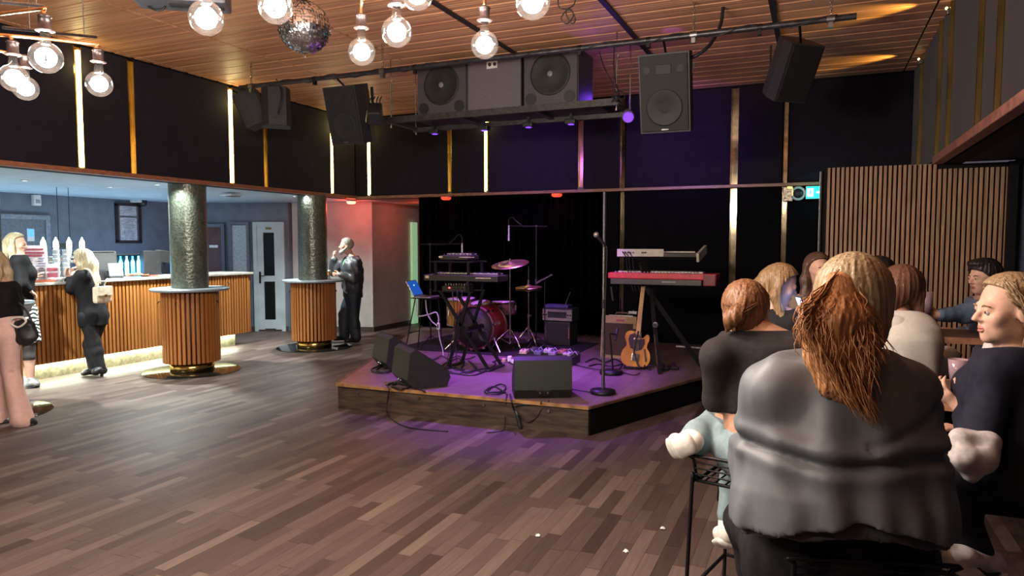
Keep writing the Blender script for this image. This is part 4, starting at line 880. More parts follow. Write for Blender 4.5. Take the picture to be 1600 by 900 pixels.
fs = thing('vocal_stand', 'straight vocal microphone stand with round base at front right of stage', 'microphone stand', (-1.83, 6.35, ZS+.002)); h = pyy(942, 384, 6.35).z-ZS
MB().lathe([(0,0),(.118,0),(.122,.012),(.118,.034),(.03,.045),(0,.045)],n=36).build('base', BLACKM, fs); MB().cyl((0,0,.04),(0,0,h*.62),.012).cyl((0,0,h*.6),(0,0,h),.008).build('post', STEEL, fs); MB().cyl((0,0,h*.58),(0,0,h*.64),.017).build('clutch', BLACKP, fs)
MB().cyl((.0,0,h-.01),(-.01,-.0,h+.03),.014).build('mic_clip', BLACKP, fs)
mm = MB().cyl((.01,.01,h+.0),(-.045,-.06,h+.085),.011,.017,n=16).build('microphone', BLACKP, fs); MB().sphere((-.055,-.072,h+.10),.026,16,10).build('mic_grille', mat('steel_mesh_ball', (.35,.34,.30), .4, .6, .3, 300), mm)
MB().tube(catmull([(.01,.01,h),(.03,.0,h-.06),(.02,.0,h*.7),(.016,0,h*.4),(.02,.0,.06),(.10,-.05,.006),(-.25,.02,.006),(-.45,.12,.006)],8),.005,6).build('cable', CABLE, fs)
sm_ = thing('short_stand', 'short microphone stand on round base before the tan amplifier', 'microphone stand', tuple(pz(955,584,ZS+.002)))
MB().lathe([(0,0),(.125,0),(.128,.014),(.12,.04),(0,.05)],n=32).build('base', BLACKM, sm_); MB().cyl((.02,0,.04),(-.02,0,.44),.010).build('post', BLACKM, sm_); MB().cyl((-.02,0,.44),(.02,.10,.42),.008).build('arm', BLACKM, sm_); mic_body(sm_, (.02,.08,.36), (.0,.6,.8), .14, .02)
dm = thing('drum_mic', 'slanting overhead pencil microphone right of the hi-hat', 'microphone', tuple(pz(851,552,ZS+.01))); dz = pyy(850,435,dm.location.y).z-ZS-.01
MB().cyl((0,0,.0),(0,0,dz-.02),.007).build('post', BLACKM, dm); MB().cyl((-.09,0,dz-.05),(.10,0,dz+.05),.010,n=12).cyl((-.11,0,dz-.06),(-.03,0,dz-.015),.013,n=12).build('microphone', STEEL, dm)
for k in range(3): MB().cyl((0,0,.12),(.18*math.cos(2.1*k),.18*math.sin(2.1*k),0),.006).build('leg', BLACKM, dm)
# ------------------------------------------------------------------ tiered keyboards on stand (left)
KB = mat('dark_keyboard_case', (.04,.037,.03), .4, .1, .15, 40); IVORY = mat('ivory_keys', (.62,.6,.52), .35); KEYW = mat('cream_badge', (.6,.56,.36), .5)
kx = pyy(712, 578, 6.95); ks = thing('keyboard_stand', 'black two-tier cross-legged keyboard stand left of the drums', 'stand', (kx.x, 6.95, ZS))
zt1 = pyy(712, 441, 6.95).z-ZS; zt2 = pyy(708, 407.5, 6.95).z-ZS; xa = pyy(681,430,6.95).x-kx.x; xb = pyy(732,430,6.95).x-kx.x
zlow = pyy(712,456,6.95).z-ZS
f0, f1 = pyy(700,577,6.95).x-kx.x, pyy(764,577,6.95).x-kx.x
for y_ in (0,.34):
    MB().bar((xa+.06,y_,zlow),(f1,y_,.01),.03,.03).build('cross_leg', BLACKM, ks); MB().bar((xb+.02,y_,zlow),(f0,y_,.01),.03,.03).build('cross_leg', BLACKM, ks)
    MB().box((xa,y_,(zt2+zlow)/2),(.028,.028,zt2-zlow)).box((xb,y_,(zt2+zlow)/2),(.028,.028,zt2-zlow)).build('upright', BLACKM, ks)
MB().box(((xa+xb)/2,0,zt2-.012),(xb-xa+.12,.022,.016)).box(((xa+xb)/2,.34,zt2-.012),(xb-xa+.12,.022,.016)).box((xa,.17,zt2-.012),(.02,.36,.016)).box((xb,.17,zt2-.012),(.02,.36,.016)).build('upper_tier', BLACKM, ks)
MB().box(((xa+xb)/2,.02,zlow),(xb-xa+.1,.02,.016)).box(((xa+xb)/2,.32,zlow),(xb-xa+.1,.02,.016)).box((xa,.17,zt1-.008),(.024,.40,.014)).box((xb,.17,zt1-.008),(.024,.40,.014)).build('lower_tier', BLACKM, ks)
MB().cyl(((f0+f1)/2-.01,-.03,zlow*.52),((f0+f1)/2-.01,.38,zlow*.52),.03,n=16).build('pivot', BLACKM, ks)
for X in (f0,f1): MB().box((X,.17,.014),(.05,.42,.026),bev=.008).build('foot', BLACKP, ks)
def keyboard(label, px0, px1, py0, py1, Y, dep, name='keyboard', cols=(KB,), badge=True, keys=True, rz=0.):
    a, b3 = pyy(px0, py1, Y), pyy(px1, py1, Y); hh = pyy(px0, py0, Y).z-a.z; w_ = b3.x-a.x
    t = thing(name, label, 'keyboard', ((a.x+b3.x)/2, Y, a.z+.003), rz)
    MB().box((0,dep/2,hh/2),(w_,dep,hh),bev=.008).build('case', cols[0], t)
    if keys:
        n = int(w_*.86/.024); MB().box((0,dep-.08,hh+.004),(w_*.88,.14,.012)).build('key_bed', BLACKP, t)
        kk = MB(); kb_ = MB()
        for i in range(n):
            x = -w_*.43+w_*.86*(i+.5)/n; kk.box((x,dep-.075,hh+.014),(w_*.86/n*.9,.14,.012))
            if i % 7 not in (2,6): kb_.box((x+w_*.43/n,dep-.105,hh+.024),(w_*.86/n*.55,.085,.012))
        kk.build('white_keys', IVORY, t); kb_.build('black_keys', BLACKP, t)
    kn = MB()
    for i in range(9): kn.cyl((-w_*.42+.045*i,.07,hh),(-w_*.42+.045*i,.07,hh+.016),.009,n=10)
    kn.build('knobs', BLACKP, t)
    if badge:
        MB().box((-w_*.45,-.002,hh*.62),(.045,.004,hh*.4)).build('maker_mark', KEYW, t); q = MB()
        for i in range(14): q.box((w_*.22+.0135*i,-.002,hh*.6),(.009,.004,hh*.18))
        q.build('lettering', KEYW, t)
    return t, w_, hh
keyboard('long dark keyboard on the lower tier of the left stand', 662, 777, 429.5, 438.5, 6.93, .30)
keyboard('short dark synthesizer on the upper tier of the left stand', 686.5, 731, 399.5, 406, 6.95, .28, 'synthesizer')
mxr = thing('small_mixer', 'small mixer with red light on the lower rails of left stand', 'mixer', (kx.x+xa+.2, 6.98, ZS+zlow+.010)); MB().box((0,.13,.03),(.30,.22,.055),R=rot('X',.1),bev=.006).build('case', KB, mxr)
q = MB()
for i in range(8):
    for j in range(3): q.cyl((-.12+.034*i,.06+.06*j,.055),(-.12+.034*i,.06+.06*j,.075),.006,n=8)
q.build('knobs', STEEL, mxr); MB().box((-.05,.012,.03),(.02,.004,.014)).build('red_light', mat('red_led', (1,.1,.1), .3, emit=(1,.08,.1), estr=4.), mxr)
for k in range(3): MB().tube(catmull([(.02+.05*k,.0,.03),(.03+.06*k,-.06,-.02),(.05+.03*k,-.05,-.25),(.02*k,.0,-.5),(-.05+.06*k,-.05,-.80)],6),.005,6).build('cable', CABLE, mxr)
# ------------------------------------------------------------------ laptop on its stand
lc = pd(667, 464, 9.15); ls = thing('laptop_stand', 'thin legged laptop stand at the left of the stage', 'stand', (lc.x, lc.y, ZS)); lh = lc.z-ZS
MB().box((0,0,lh-.012),(.34,.26,.012)).build('tray', BLACKM, ls)
for sx, sy in ((-1,-1),(-1,1),(1,1)): MB().cyl((sx*.12,sy*.09,lh-.015),(sx*(.24 if sx < 0 else .14),sy*.16,.008),.008,n=8).build('leg', BLACKM, ls)
MB().cyl((-.2,-.13,.25),(-.2,.13,.25),.006,n=8).build('stretcher', BLACKM, ls)
lp = thing('laptop', 'open laptop with blue screen on the thin legged stand', 'laptop', (lc.x, lc.y, lc.z-.004), -1.42)
MB().box((0,0,.009),(.33,.23,.016),bev=.005).build('base', mat('laptop_aluminium', (.5,.5,.52), .35, .7), lp); MB().box((0,.01,.018),(.29,.1,.003)).build('keys', BLACKP, lp)
R = rot('X', .50)
MB().box(Vector((0,-.115,.015))+R @ Vector((0,0,.115)),(.33,.010,.23),R=R,bev=.004).build('lid', MATS['laptop_aluminium'], lp)
scr = MB().box(Vector((0,-.115,.015))+R @ Vector((0,.0068,.118)),(.305,.003,.20),R=R).build('screen', mat('deep_blue_screen', (.02,.08,.4), .3, emit=(.012,.085,.42), estr=.9), lp)
MB().sphere(Vector((0,-.115,.015))+R @ Vector((.0,.009,.15)),.018,10,6,sc=(1,.2,1)).build('screen_mark', mat('screen_mark_light', (.3,.6,1), .3, emit=(.2,.5,1.), estr=1.6), scr)
WCAB = mat('pale_lilac_cable', (.55,.5,.6), .5)
tag(MB().tube(catmull([pd(650,468,9.1),pd(652,490,9.1),pd(655,494,9.1),pd(668,492,9.0),pd(681,488,8.9),pd(685,496,8.9),pd(685,505,8.9)],6),.009,6).solo('white_cable', WCAB), 'pale cable looping from laptop to the small adapter', 'cable')
tag(MB().tube(catmull([pd(665,468,9.1),pd(667,487,9.05),pd(673,500,9.0),pd(683,509,8.9)],6),.008,6).solo('white_cable', WCAB), 'pale cable hanging straight from under the laptop', 'cable')
ad = thing('cable_adapter', 'small white adapter box hanging among the cables below laptop', 'adapter', tuple(pd(685,512,8.9))); MB().box((0,0,.02),(.035,.02,.085),bev=.005).build('housing', WHITEP, ad); MB().box((0,-.012,.02),(.018,.004,.05)).build('label_strip', BLACKP, ad); MB().tube(catmull([(0,0,-.02),(.02,0,-.15),(.06,0,-.28),(.10,-.05,-.42)],6),.006,6).build('cable', WCAB, ad)
# ------------------------------------------------------------------ amplifiers
TWEED = mat('tan_tweed_cover', (.34,.24,.12), .75, 0, .25, 120, bump=.15); GRC = mat('brown_grille_cloth', (.055,.038,.022), .85, 0, .2, 140)
ac = pyy(960, 560, 8.25); am = thing('guitar_amplifier', 'tan tweed guitar amplifier with brown grille behind the guitar', 'amplifier', (ac.x, 8.30, ZS+.002), -.05)
aw = pyy(988,500,8.3).x-pyy(932,500,8.3).x; ah = pyy(960,494,8.3).z-ZS; R = rot('X', -.10)
def BR(m, R=R): m.v = [tuple(R @ Vector(v)) for v in m.v]; return m
BR(MB().box((0,.20,ah/2),(aw,.26,ah),bev=.014)).build('cabinet', TWEED, am); BR(MB().box((0,.066,ah*.46),(aw-.08,.01,ah*.74))).build('grille_cloth', GRC, am)
BR(MB().box((0,.21,ah+.004),(aw*.7,.12,.012))).build('control_panel', STEEL, am); BR(MB().tube([(-.09,.2,ah),(-.07,.2,ah+.04),(.07,.2,ah+.04),(.09,.2,ah)],.011,8)).build('handle', mat('brown_leather', (.12,.06,.03), .6), am); BR(MB().box((0.02,.063,ah*.90),(.10,.004,.02))).build('badge', WINE, am)
a2 = pyy(870, 543, 9.05); cb_ = thing('bass_cabinet', 'black speaker cabinet under the silver fronted amplifier head', 'loudspeaker', (a2.x, 9.05, ZS+.010)); ch_ = pyy(870,502.5,9.05).z-ZS-.01
MB().box((0,.18,ch_/2),(.37,.34,ch_),bev=.012).build('cabinet', BLACKP, cb_); MB().box((0,.006,ch_/2),(.31,.012,ch_-.07)).build('grille', GRILL, cb_)
for sx in (-1,1): MB().box((sx*.172,.004,ch_*.55),(.018,.012,.16)).build('side_trim', mat('dim_brown_trim', (.2,.09,.07), .5), cb_)
hd = thing('amplifier_head', 'silver fronted amplifier head standing on the black cabinet', 'amplifier', (a2.x, 9.05, ZS+.013+ch_)); hw_ = .44; hh_ = pyy(870,482,9.05).z-ZS-.013-ch_
MB().box((0,.16,hh_/2),(hw_,.30,hh_),bev=.01).build('case', BLACKP, hd)
SIL = mat('silver_trim', (.55,.52,.45), .3, .8)
MB().box((0,.004,hh_*.16),(hw_-.02,.012,.035)).box((0,.004,hh_*.82),(hw_-.02,.012,.03)).build('silver_bar', SIL, hd)
for sx in (-1,1): pa = MB().box((sx*.175,.006,hh_*.5),(.075,.012,hh_*.42)).build('side_panel', SIL, hd); MB().cyl((sx*.175-.018,.0,hh_*.5),(sx*.175-.018,-.012,hh_*.5),.012,n=12).cyl((sx*.175+.018,.0,hh_*.5),(sx*.175+.018,-.012,hh_*.5),.012,n=12).build('knob', BLACKP, pa)
gx = thing('effects_unit', 'flat blue lit unit lying on the amplifier head', 'effects unit', (a2.x-.02, 9.15, ZS+.016+ch_+hh_)); MB().box((0,.02,.022),(.34,.2,.04),bev=.006).build('case', mat('blue_black_case', (.06,.06,.14), .4), gx); MB().cyl((.10,.02,.04),(.17,.02,.22),.006,.004,n=8).build('antenna', STEEL, gx)
sp3 = thing('small_pedal', 'small grey pedal lying on top of the tan amplifier', 'pedal', (am.location.x+.16, 8.30+.22, ZS+ah+.012)); MB().box((0,0,.018),(.11,.07,.036),bev=.006).build('case', STEEL, sp3); MB().cyl((0,.01,.036),(0,.01,.05),.01,n=10).build('switch', CHROME, sp3)
# ------------------------------------------------------------------ electric guitar on its stand
GB = mat('butterscotch_lacquer', (.60,.30,.055), .22, 0, .2, 7, stretch=(1,1,.25), coat=.6); MAPLE = mat('maple_neck', (.62,.36,.12), .35, 0, .15, 10, stretch=(1,1,.2)); PICK = mat('dark_pickguard', (.045,.022,.035), .25)
gp = pz(991, 577, ZS); gt = thing('electric_guitar', 'butterscotch electric guitar with dark pickguard leaning on a stand', 'guitar', (gp.x, gp.y, ZS+.03), .30)
R = rot('Y', .11) @ rot('X', -.20)
out = [(-.09,0),(-.14,.03),(-.163,.10),(-.150,.17),(-.118,.22),(-.116,.26),(-.138,.31),(-.135,.36),(-.10,.395),(-.055,.395),(-.030,.375),(.028,.375),(.040,.335),(.062,.33),(.10,.375),(.128,.36),(.132,.31),(.115,.26),(.118,.22),(.150,.17),(.163,.10),(.14,.03),(.09,0)]
oc = catmull([Vector((x, 0, z)) for x, z in out], 4)
BR(MB().prism([(p.x, -.022, p.z) for p in oc], (0,.044,0)), R).build('body', GB, gt)
BR(MB().prism([(x, -.0245, z) for x, z in ((-.10,.30),(-.09,.35),(-.04,.375),(.028,.365),(.045,.315),(.08,.325),(.088,.27),(.06,.20),(.0,.175),(-.07,.205))], (0,.003,0)), R).build('pickguard', PICK, gt)
BR(MB().prism([(-.024,-.034,.36),(.024,-.034,.36),(.021,-.034,.90),(-.021,-.034,.90)], (0,.024,0)), R).build('neck', MAPLE, gt)
fr_ = MB()
for k in range(20): fr_.box((0,-.0355,.90-.50*(1-2**(-k/12))*1.25),(.042,.002,.002))
BR(fr_, R).build('frets', STEEL, gt)
BR(MB().prism([(-.022,-.030,.90),(.022,-.030,.90),(.034,-.030,.93),(.030,-.030,1.06),(.012,-.030,1.085),(-.014,-.030,1.07),(-.024,-.030,1.0),(-.028,-.030,.94)], (0,.014,0)), R).build('headstock', MAPLE, gt)
tp = MB()
for k in range(6): tp.cyl((-.028,-.02,.94+.022*k),(-.045,-.02,.943+.022*k),.005,n=8)
BR(tp, R).build('tuning_pegs', CHROME, gt)
BR(MB().box((0,-.028,.105),(.085,.01,.085),bev=.003), R).build('bridge_plate', CHROME, gt); BR(MB().box((0,-.03,.315),(.075,.012,.022),bev=.004), R).build('pickup', CHROME, gt); BR(MB().box((.105,-.026,.14),(.022,.006,.14),R=rot('Y',-.2)), R).build('control_plate', CHROME, gt)
kb2 = MB()
for zc in (.10,.155): kb2.cyl((.112-.15*(zc-.1),-.028,zc),(.112-.15*(zc-.1),-.045,zc),.011,n=12)
BR(kb2, R).build('knob', CHROME, gt)
sr = MB()
for k in range(6): sr.cyl((-.02+.008*k,-.038,.09),(-.015+.006*k,-.039,.92),.0007,n=4)
BR(sr, R).build('strings', STEEL, gt)
BR(MB().tube(catmull([(.0,-.04,.40),(-.03,-.05,.2),(.02,-.06,.05),(.06,-.08,-.01)],5),.010,6), R).build('strap', BLACKP, gt)
gs = thing('guitar_stand', 'black folding stand cradling the butterscotch guitar', 'stand', (gp.x, gp.y, ZS), .30)
MB().tube([(-.17,-.06,.012),(-.13,.06,.03),(-.05,.22,.42)],.010,8).build('side_leg', BLACKM, gs); MB().tube([(.17,-.06,.012),(.13,.06,.03),(.05,.22,.42)],.010,8).build('side_leg', BLACKM, gs); MB().cyl((-.05,.22,.42),(.05,.22,.42),.010).build('top_bar', BLACKM, gs); MB().tube([(0,.2,.40),(0,.36,.012)],.009,8).build('rear_leg', BLACKM, gs)
MB().cyl((-.12,-.04,.028),(.12,-.04,.028),.010).cyl((-.11,-.04,.028),(-.11,-.075,.06),.009).cyl((.11,-.04,.028),(.11,-.075,.06),.009).build('cradle', BLACKM, gs)
# ------------------------------------------------------------------ red keyboard and pale synthesizer on the right stand
REDK = mat('crimson_keyboard_case', (.52,.025,.045), .35, 0, .1, 20); DKR = mat('dark_crimson_case', (.16,.01,.016), .4); PALE = mat('pale_grey_panel_paint', (.50,.48,.40), .45, 0, .06, 20)
Yk = 7.75; a, b3 = pyy(950,444,Yk), pyy(1119,445,Yk); kw = b3.x-a.x; kh = pyy(950,426,Yk).z-a.z
rk = thing('red_keyboard', 'long crimson keyboard with black back panel on the right stand', 'keyboard', ((a.x+b3.x)/2, Yk, a.z+.003))
MB().box((0,.16,kh*.74),(kw,.34,kh*.5),bev=.01).build('case', REDK, rk); MB().box((-.06,.15,kh*.24),(kw-.18,.32,kh*.48),bev=.006).build('back_panel', KB, rk); MB().box((kw/2-.07,.16,kh*.48),(.135,.345,kh*.96),bev=.01).build('end_block', DKR, rk)
MB().box((-.05,.25,kh+.006),(kw*.8,.15,.014)).build('key_bed', IVORY, rk); q = MB()
for i in range(36):
    if i % 7 not in (2,6): q.box((-.05-kw*.4+kw*.8*(i+1)/37,.22,kh+.018),(.012,.09,.012))
q.build('black_keys', BLACKP, rk); q = MB()
for i in range(26): q.cyl((-kw*.44+kw*.8*i/26,.06,kh),(-kw*.44+kw*.8*i/26,.06,kh+.014),.008,n=8)
q.build('knobs', mat('pale_lilac_knob', (.3,.28,.42), .4), rk); q = MB()
for i in range(12): q.box((.02+.013*i,-.012,kh*.28),(.009,.004,.016))
q.build('lettering', mat('dim_white_letter', (.35,.35,.35), .5), rk)
a, b3 = pyy(967,402,Yk+.05), pyy(1041,402,Yk+.05); sw = b3.x-a.x
sy = thing('pale_synthesizer', 'synthesizer with pale rear panel on the top tier above red keyboard', 'synthesizer', (a.x, Yk+.05, a.z+.004), math.radians(12)); sh = .085; SL = 1.0
MB().box((sw/2-.03,.0,sh*.55),(sw-.02,.02,sh),R=rot('X',-.2)).build('rear_panel', PALE, sy)
MB().box((.44,.17,.022),(.92,.33,.05),bev=.008).build('case', KB, sy)
MB().box((.92,.15,.04),(.03,.38,.10),R=rot('Z',-.3)@rot('X',.25),bev=.006).build('end_cheek', PALE, sy)
MB().box((.44,.26,.055),(.82,.14,.014)).build('key_bed', IVORY, sy)
q = MB()
for x in (.05,.07,.10,.13,.16,.26,.28,.30): q.cyl((x,-.014,.05),(x,-.022,.05),.009,n=10)
q.build('sockets', BLACKP, sy)
q = MB()
for x in (.05,.08,.12): q.tube(catmull([(x,-.02,.05),(x-.01,-.06,.06),(x+.03,-.05,.0),(x+.05,-.02,-.15),(x+.12,.0,-.4)],5),.005,6)
q.build('plugged_cables', CABLE, sy)
rs = thing('right_keyboard_stand', 'black slanting column stand under the red keyboard', 'stand', (-1.50, Yk+.12, ZS))
def L(p): return Vector(p)-Vector(rs.location)
zk = a.z; zr = rk.location.z
MB().bar(L(pd(1003,408,7.95)), L(pd(1016,445,8.0)), .06, .09).build('column', BLACKM, rs)
MB().bar(L(pd(1016,445,8.0)), L(pd(1031,585,7.62)), .034, .05).build('front_leg', BLACKM, rs); MB().bar(L(pd(1010,450,8.0)), L(pd(1098,575,8.02)), .034, .05).build('rear_leg', BLACKM, rs)
MB().bar(L((rk.location.x-.45,Yk+.15,zr-.012)), L((rk.location.x+.5,Yk+.15,zr-.012)), .03, .02).build('lower_arm', BLACKM, rs)
MB().bar(L((sy.location.x+.05,Yk+.2,sy.location.z-.014)), L((sy.location.x+.85,Yk+.36,sy.location.z-.014)), .03, .02).build('upper_arm', BLACKM, rs)
kn_ = MB().cyl(L(pd(1025,507,7.8)), L(pd(1025,507,7.8))+Vector((0,-.04,0)), .034, n=18).build('locking_knob', BLACKP, rs); MB().lathe([(.022,0),(.03,0),(.03,.004),(.022,.004)],L(pd(1025,507,7.8))+Vector((0,-.045,0)),20,(0,1,0)).build('knob_ring', STEEL, kn_)
MB().cyl(L(pd(1056,541,8.5)), L(pd(1110,545,8.4)), .012).build('foot_bar', mat('pale_tube', (.42,.42,.45), .4, .4), rs)
MB().bar(L(pd(955,448,8.05)), L(pd(958,470,8.05)), .02, .02).build('left_prop', BLACKM, rs)
# ------------------------------------------------------------------ floor gear
p0, p1 = pz(806,566,ZS), pz(895,572,ZS); ang = math.atan2(p1.y-p0.y, p1.x-p0.x)
pb = thing('pedal_board', 'raised pedal board crowded with effects pedals at mid stage', 'pedal board', tuple((p0+p1)/2), ang); pw = (p1-p0).length
MB().box((0,.0,.075),(pw,.025,.03)).box((0,.14,.10),(pw,.03,.02)).box((0,.28,.12),(pw,.03,.02)).build('rails', SH, pb)
for sx in (-1,1): MB().box((sx*(pw/2-.01),.14,.05),(.02,.34,.10)).build('side_frame', SH, pb)
MB().box((.05,.12,.04),(pw*.6,.16,.05),bev=.006).build('power_unit', BLACKP, pb)
pc_ = [((.55,.48,.30),'cream'),((.05,.05,.06),'black'),((.12,.12,.2),'slate'),((.5,.48,.5),'silver'),((.25,.2,.3),'plum'),((.35,.12,.1),'brick'),((.45,.4,.42),'ash')]
for i in range(7):
    x = -pw/2+.08+(pw-.16)*i/6; z = .115 if i % 2 else .10
    t = thing('effect_pedal', '%s coloured effects pedal, number %s from the left on the board' % (pc_[i][1], ['one','two','three','four','five','six','seven'][i]), 'pedal', tuple(Vector(pb.location)+rot('Z',ang) @ Vector((x,.07+.09*(i % 2),z+.004))), ang+RNG.uniform(-.1,.1), 'effects pedals on the board')
    MB().box((0,0,.022),(.085,.12,.042),R=rot('X',.08),bev=.006).build('case', mat('pedal_'+pc_[i][1], pc_[i][0], .4), t); MB().cyl((0,-.04,.04),(0,-.04,.058),.010,n=10).build('foot_switch', CHROME, t); MB().cyl((-.02,.03,.045),(-.02,.03,.06),.008,n=8).cyl((.02,.03,.045),(.02,.03,.06),.008,n=8).build('knob', BLACKP, t)
    MB().tube(catmull([(.04,.03,.02),(.07,.05,.05),(.09,.02,.04),(.11,.03,.015)],5),.005,6).build('patch_cable', mat('lilac_patch_cable', (.35,.28,.5), .4), t)
pst = pz(817, 569, ZS); ps = thing('power_strip', 'white power strip with plugs lying before the pedal board', 'power strip', tuple(pst), ang+.08); MB().box((0,.03,.022),(.30,.055,.042),bev=.006).build('housing', WHITEP, ps)
for i in range(5): MB().cyl((-.11+.055*i,.03,.043),(-.11+.055*i,.03,.046),.016,n=14).build('outlet', mat('outlet_grey', (.35,.33,.36), .5), ps)
MB().box((-.17,.03,.05),(.05,.05,.07),bev=.01).build('plug', mat('white_plug', (.7,.68,.66), .45), ps); MB().box((-.24,.02,.03),(.045,.045,.05),bev=.01).build('plug', mat('tan_plug', (.6,.45,.25), .5), ps)
def floor_cable(label, pts, r=.006, z=ZS+.007, m=None):
    P = [pz(x, y, z+.012*((i*7) % 3)/2) for i, (x, y) in enumerate(pts)]; return cable(label, P, r, m)
floor_cable('dark cable snaking from the keyboards toward the power strip', [(690,575),(712,583),(735,580),(752,577),(768,574),(775,567),(770,565),(790,562),(803,570),(812,563)], .008)
floor_cable('tangled cables at the foot of the left keyboard stand', [(672,560),(684,574),(700,566),(712,578),(724,570),(716,560),(704,568),(730,582),(744,574),(732,564),(750,580),(764,576),(742,586),(714,584),(690,580),(708,575),(726,578)], .008)
floor_cable('loose cable loops just behind the drum stool side', [(662,556),(676,562),(690,556),(702,561),(715,556),(728,561),(742,557)], .007)
floor_cable('cable coil beside the rear left wedge monitor', [(612,566),(592,572),(580,578),(592,583),(612,579),(628,577),(606,570),(588,578),(604,582),(622,572),(600,576)], .009)
floor_cable('cable heap behind the nearer left wedge monitor', [(604,602),(616,598),(630,600),(640,605),(626,608),(612,603),(622,600),(640,603),(656,608),(664,612)], .010)
floor_cable('cable loops left of the centre wedge monitor', [(790,612),(776,616),(760,614),(768,606),(782,600),(790,604),(786,611),(772,613),(757,612),(772,604),(793,616)], .007)
cable('cable hanging over the stage front below left monitor', [pz(606,604,ZS+.01),pz(608,609,ZS+.01),pd(606,622,6.88),pd(604,640,6.9),pz(612,655,.008),pz(640,668,.008),pz(700,674,.008)], .006)
cable('thin cable hanging from the centre monitor to the floor', [pz(792,615,ZS+.01),pz(791,622,ZS+.01),pd(791,634,6.42),pd(789,652,6.42),pz(786,672,.008),pz(760,676,.008)], .005)
cb3 = cable('thick cable with plugs drooping over the stage front centre', [pz(797,616,ZS+.012),pz(799,626,ZS+.012),pd(803,640,6.36),pd(809,652,6.34),pd(812,662,6.33),pd(813,672,6.33)], .008); MB().cyl(pd(808,648,6.34)-Vector(cb3.location), pd(813,668,6.33)-Vector(cb3.location), .017, n=12).build('plug', BLACKP, cb3); MB().cyl(pd(806,642,6.345)-Vector(cb3.location), pd(809,650,6.34)-Vector(cb3.location), .012, n=12).build('plug_collar', STEEL, cb3)
cable('cable looping below the centre monitor jacks', [pz(846,628,ZS+.02),pd(845,633,6.3),pd(852,633,6.28),pd(858,626,6.28),pd(846,640,6.28),pd(838,652,6.3),pd(822,658,6.31),pd(806,640,6.33),pd(806,634,6.35),pd(822,632,6.32),pd(846,634,6.29)], .006)
for k, (px, py) in enumerate(((1036,578),(1052,577))):
    q = pz(px, py, ZS); u = thing('floor_pedal', ['left','right'][k]+' dark floor pedal by the front foot of the right keyboard stand', 'pedal', tuple(q), .5, 'floor pedals under the red keyboard'); MB().box((0,0,.02),(.09,.14,.035),bev=.008).build('base', BLACKP, u); MB().box((0,-.02,.05),(.06,.12,.012),R=rot('X',.25),bev=.004).build('treadle', STEEL, u)
floor_cable('thin cable running along stage from pedal board to amplifier', [(893,568),(915,574),(940,578),(965,580),(990,586),(1000,583)], .006)
floor_cable('cables heaped in front of the tan amplifier', [(915,566),(930,560),(945,566),(960,561),(972,568),(955,572),(935,569),(920,572)], .008)
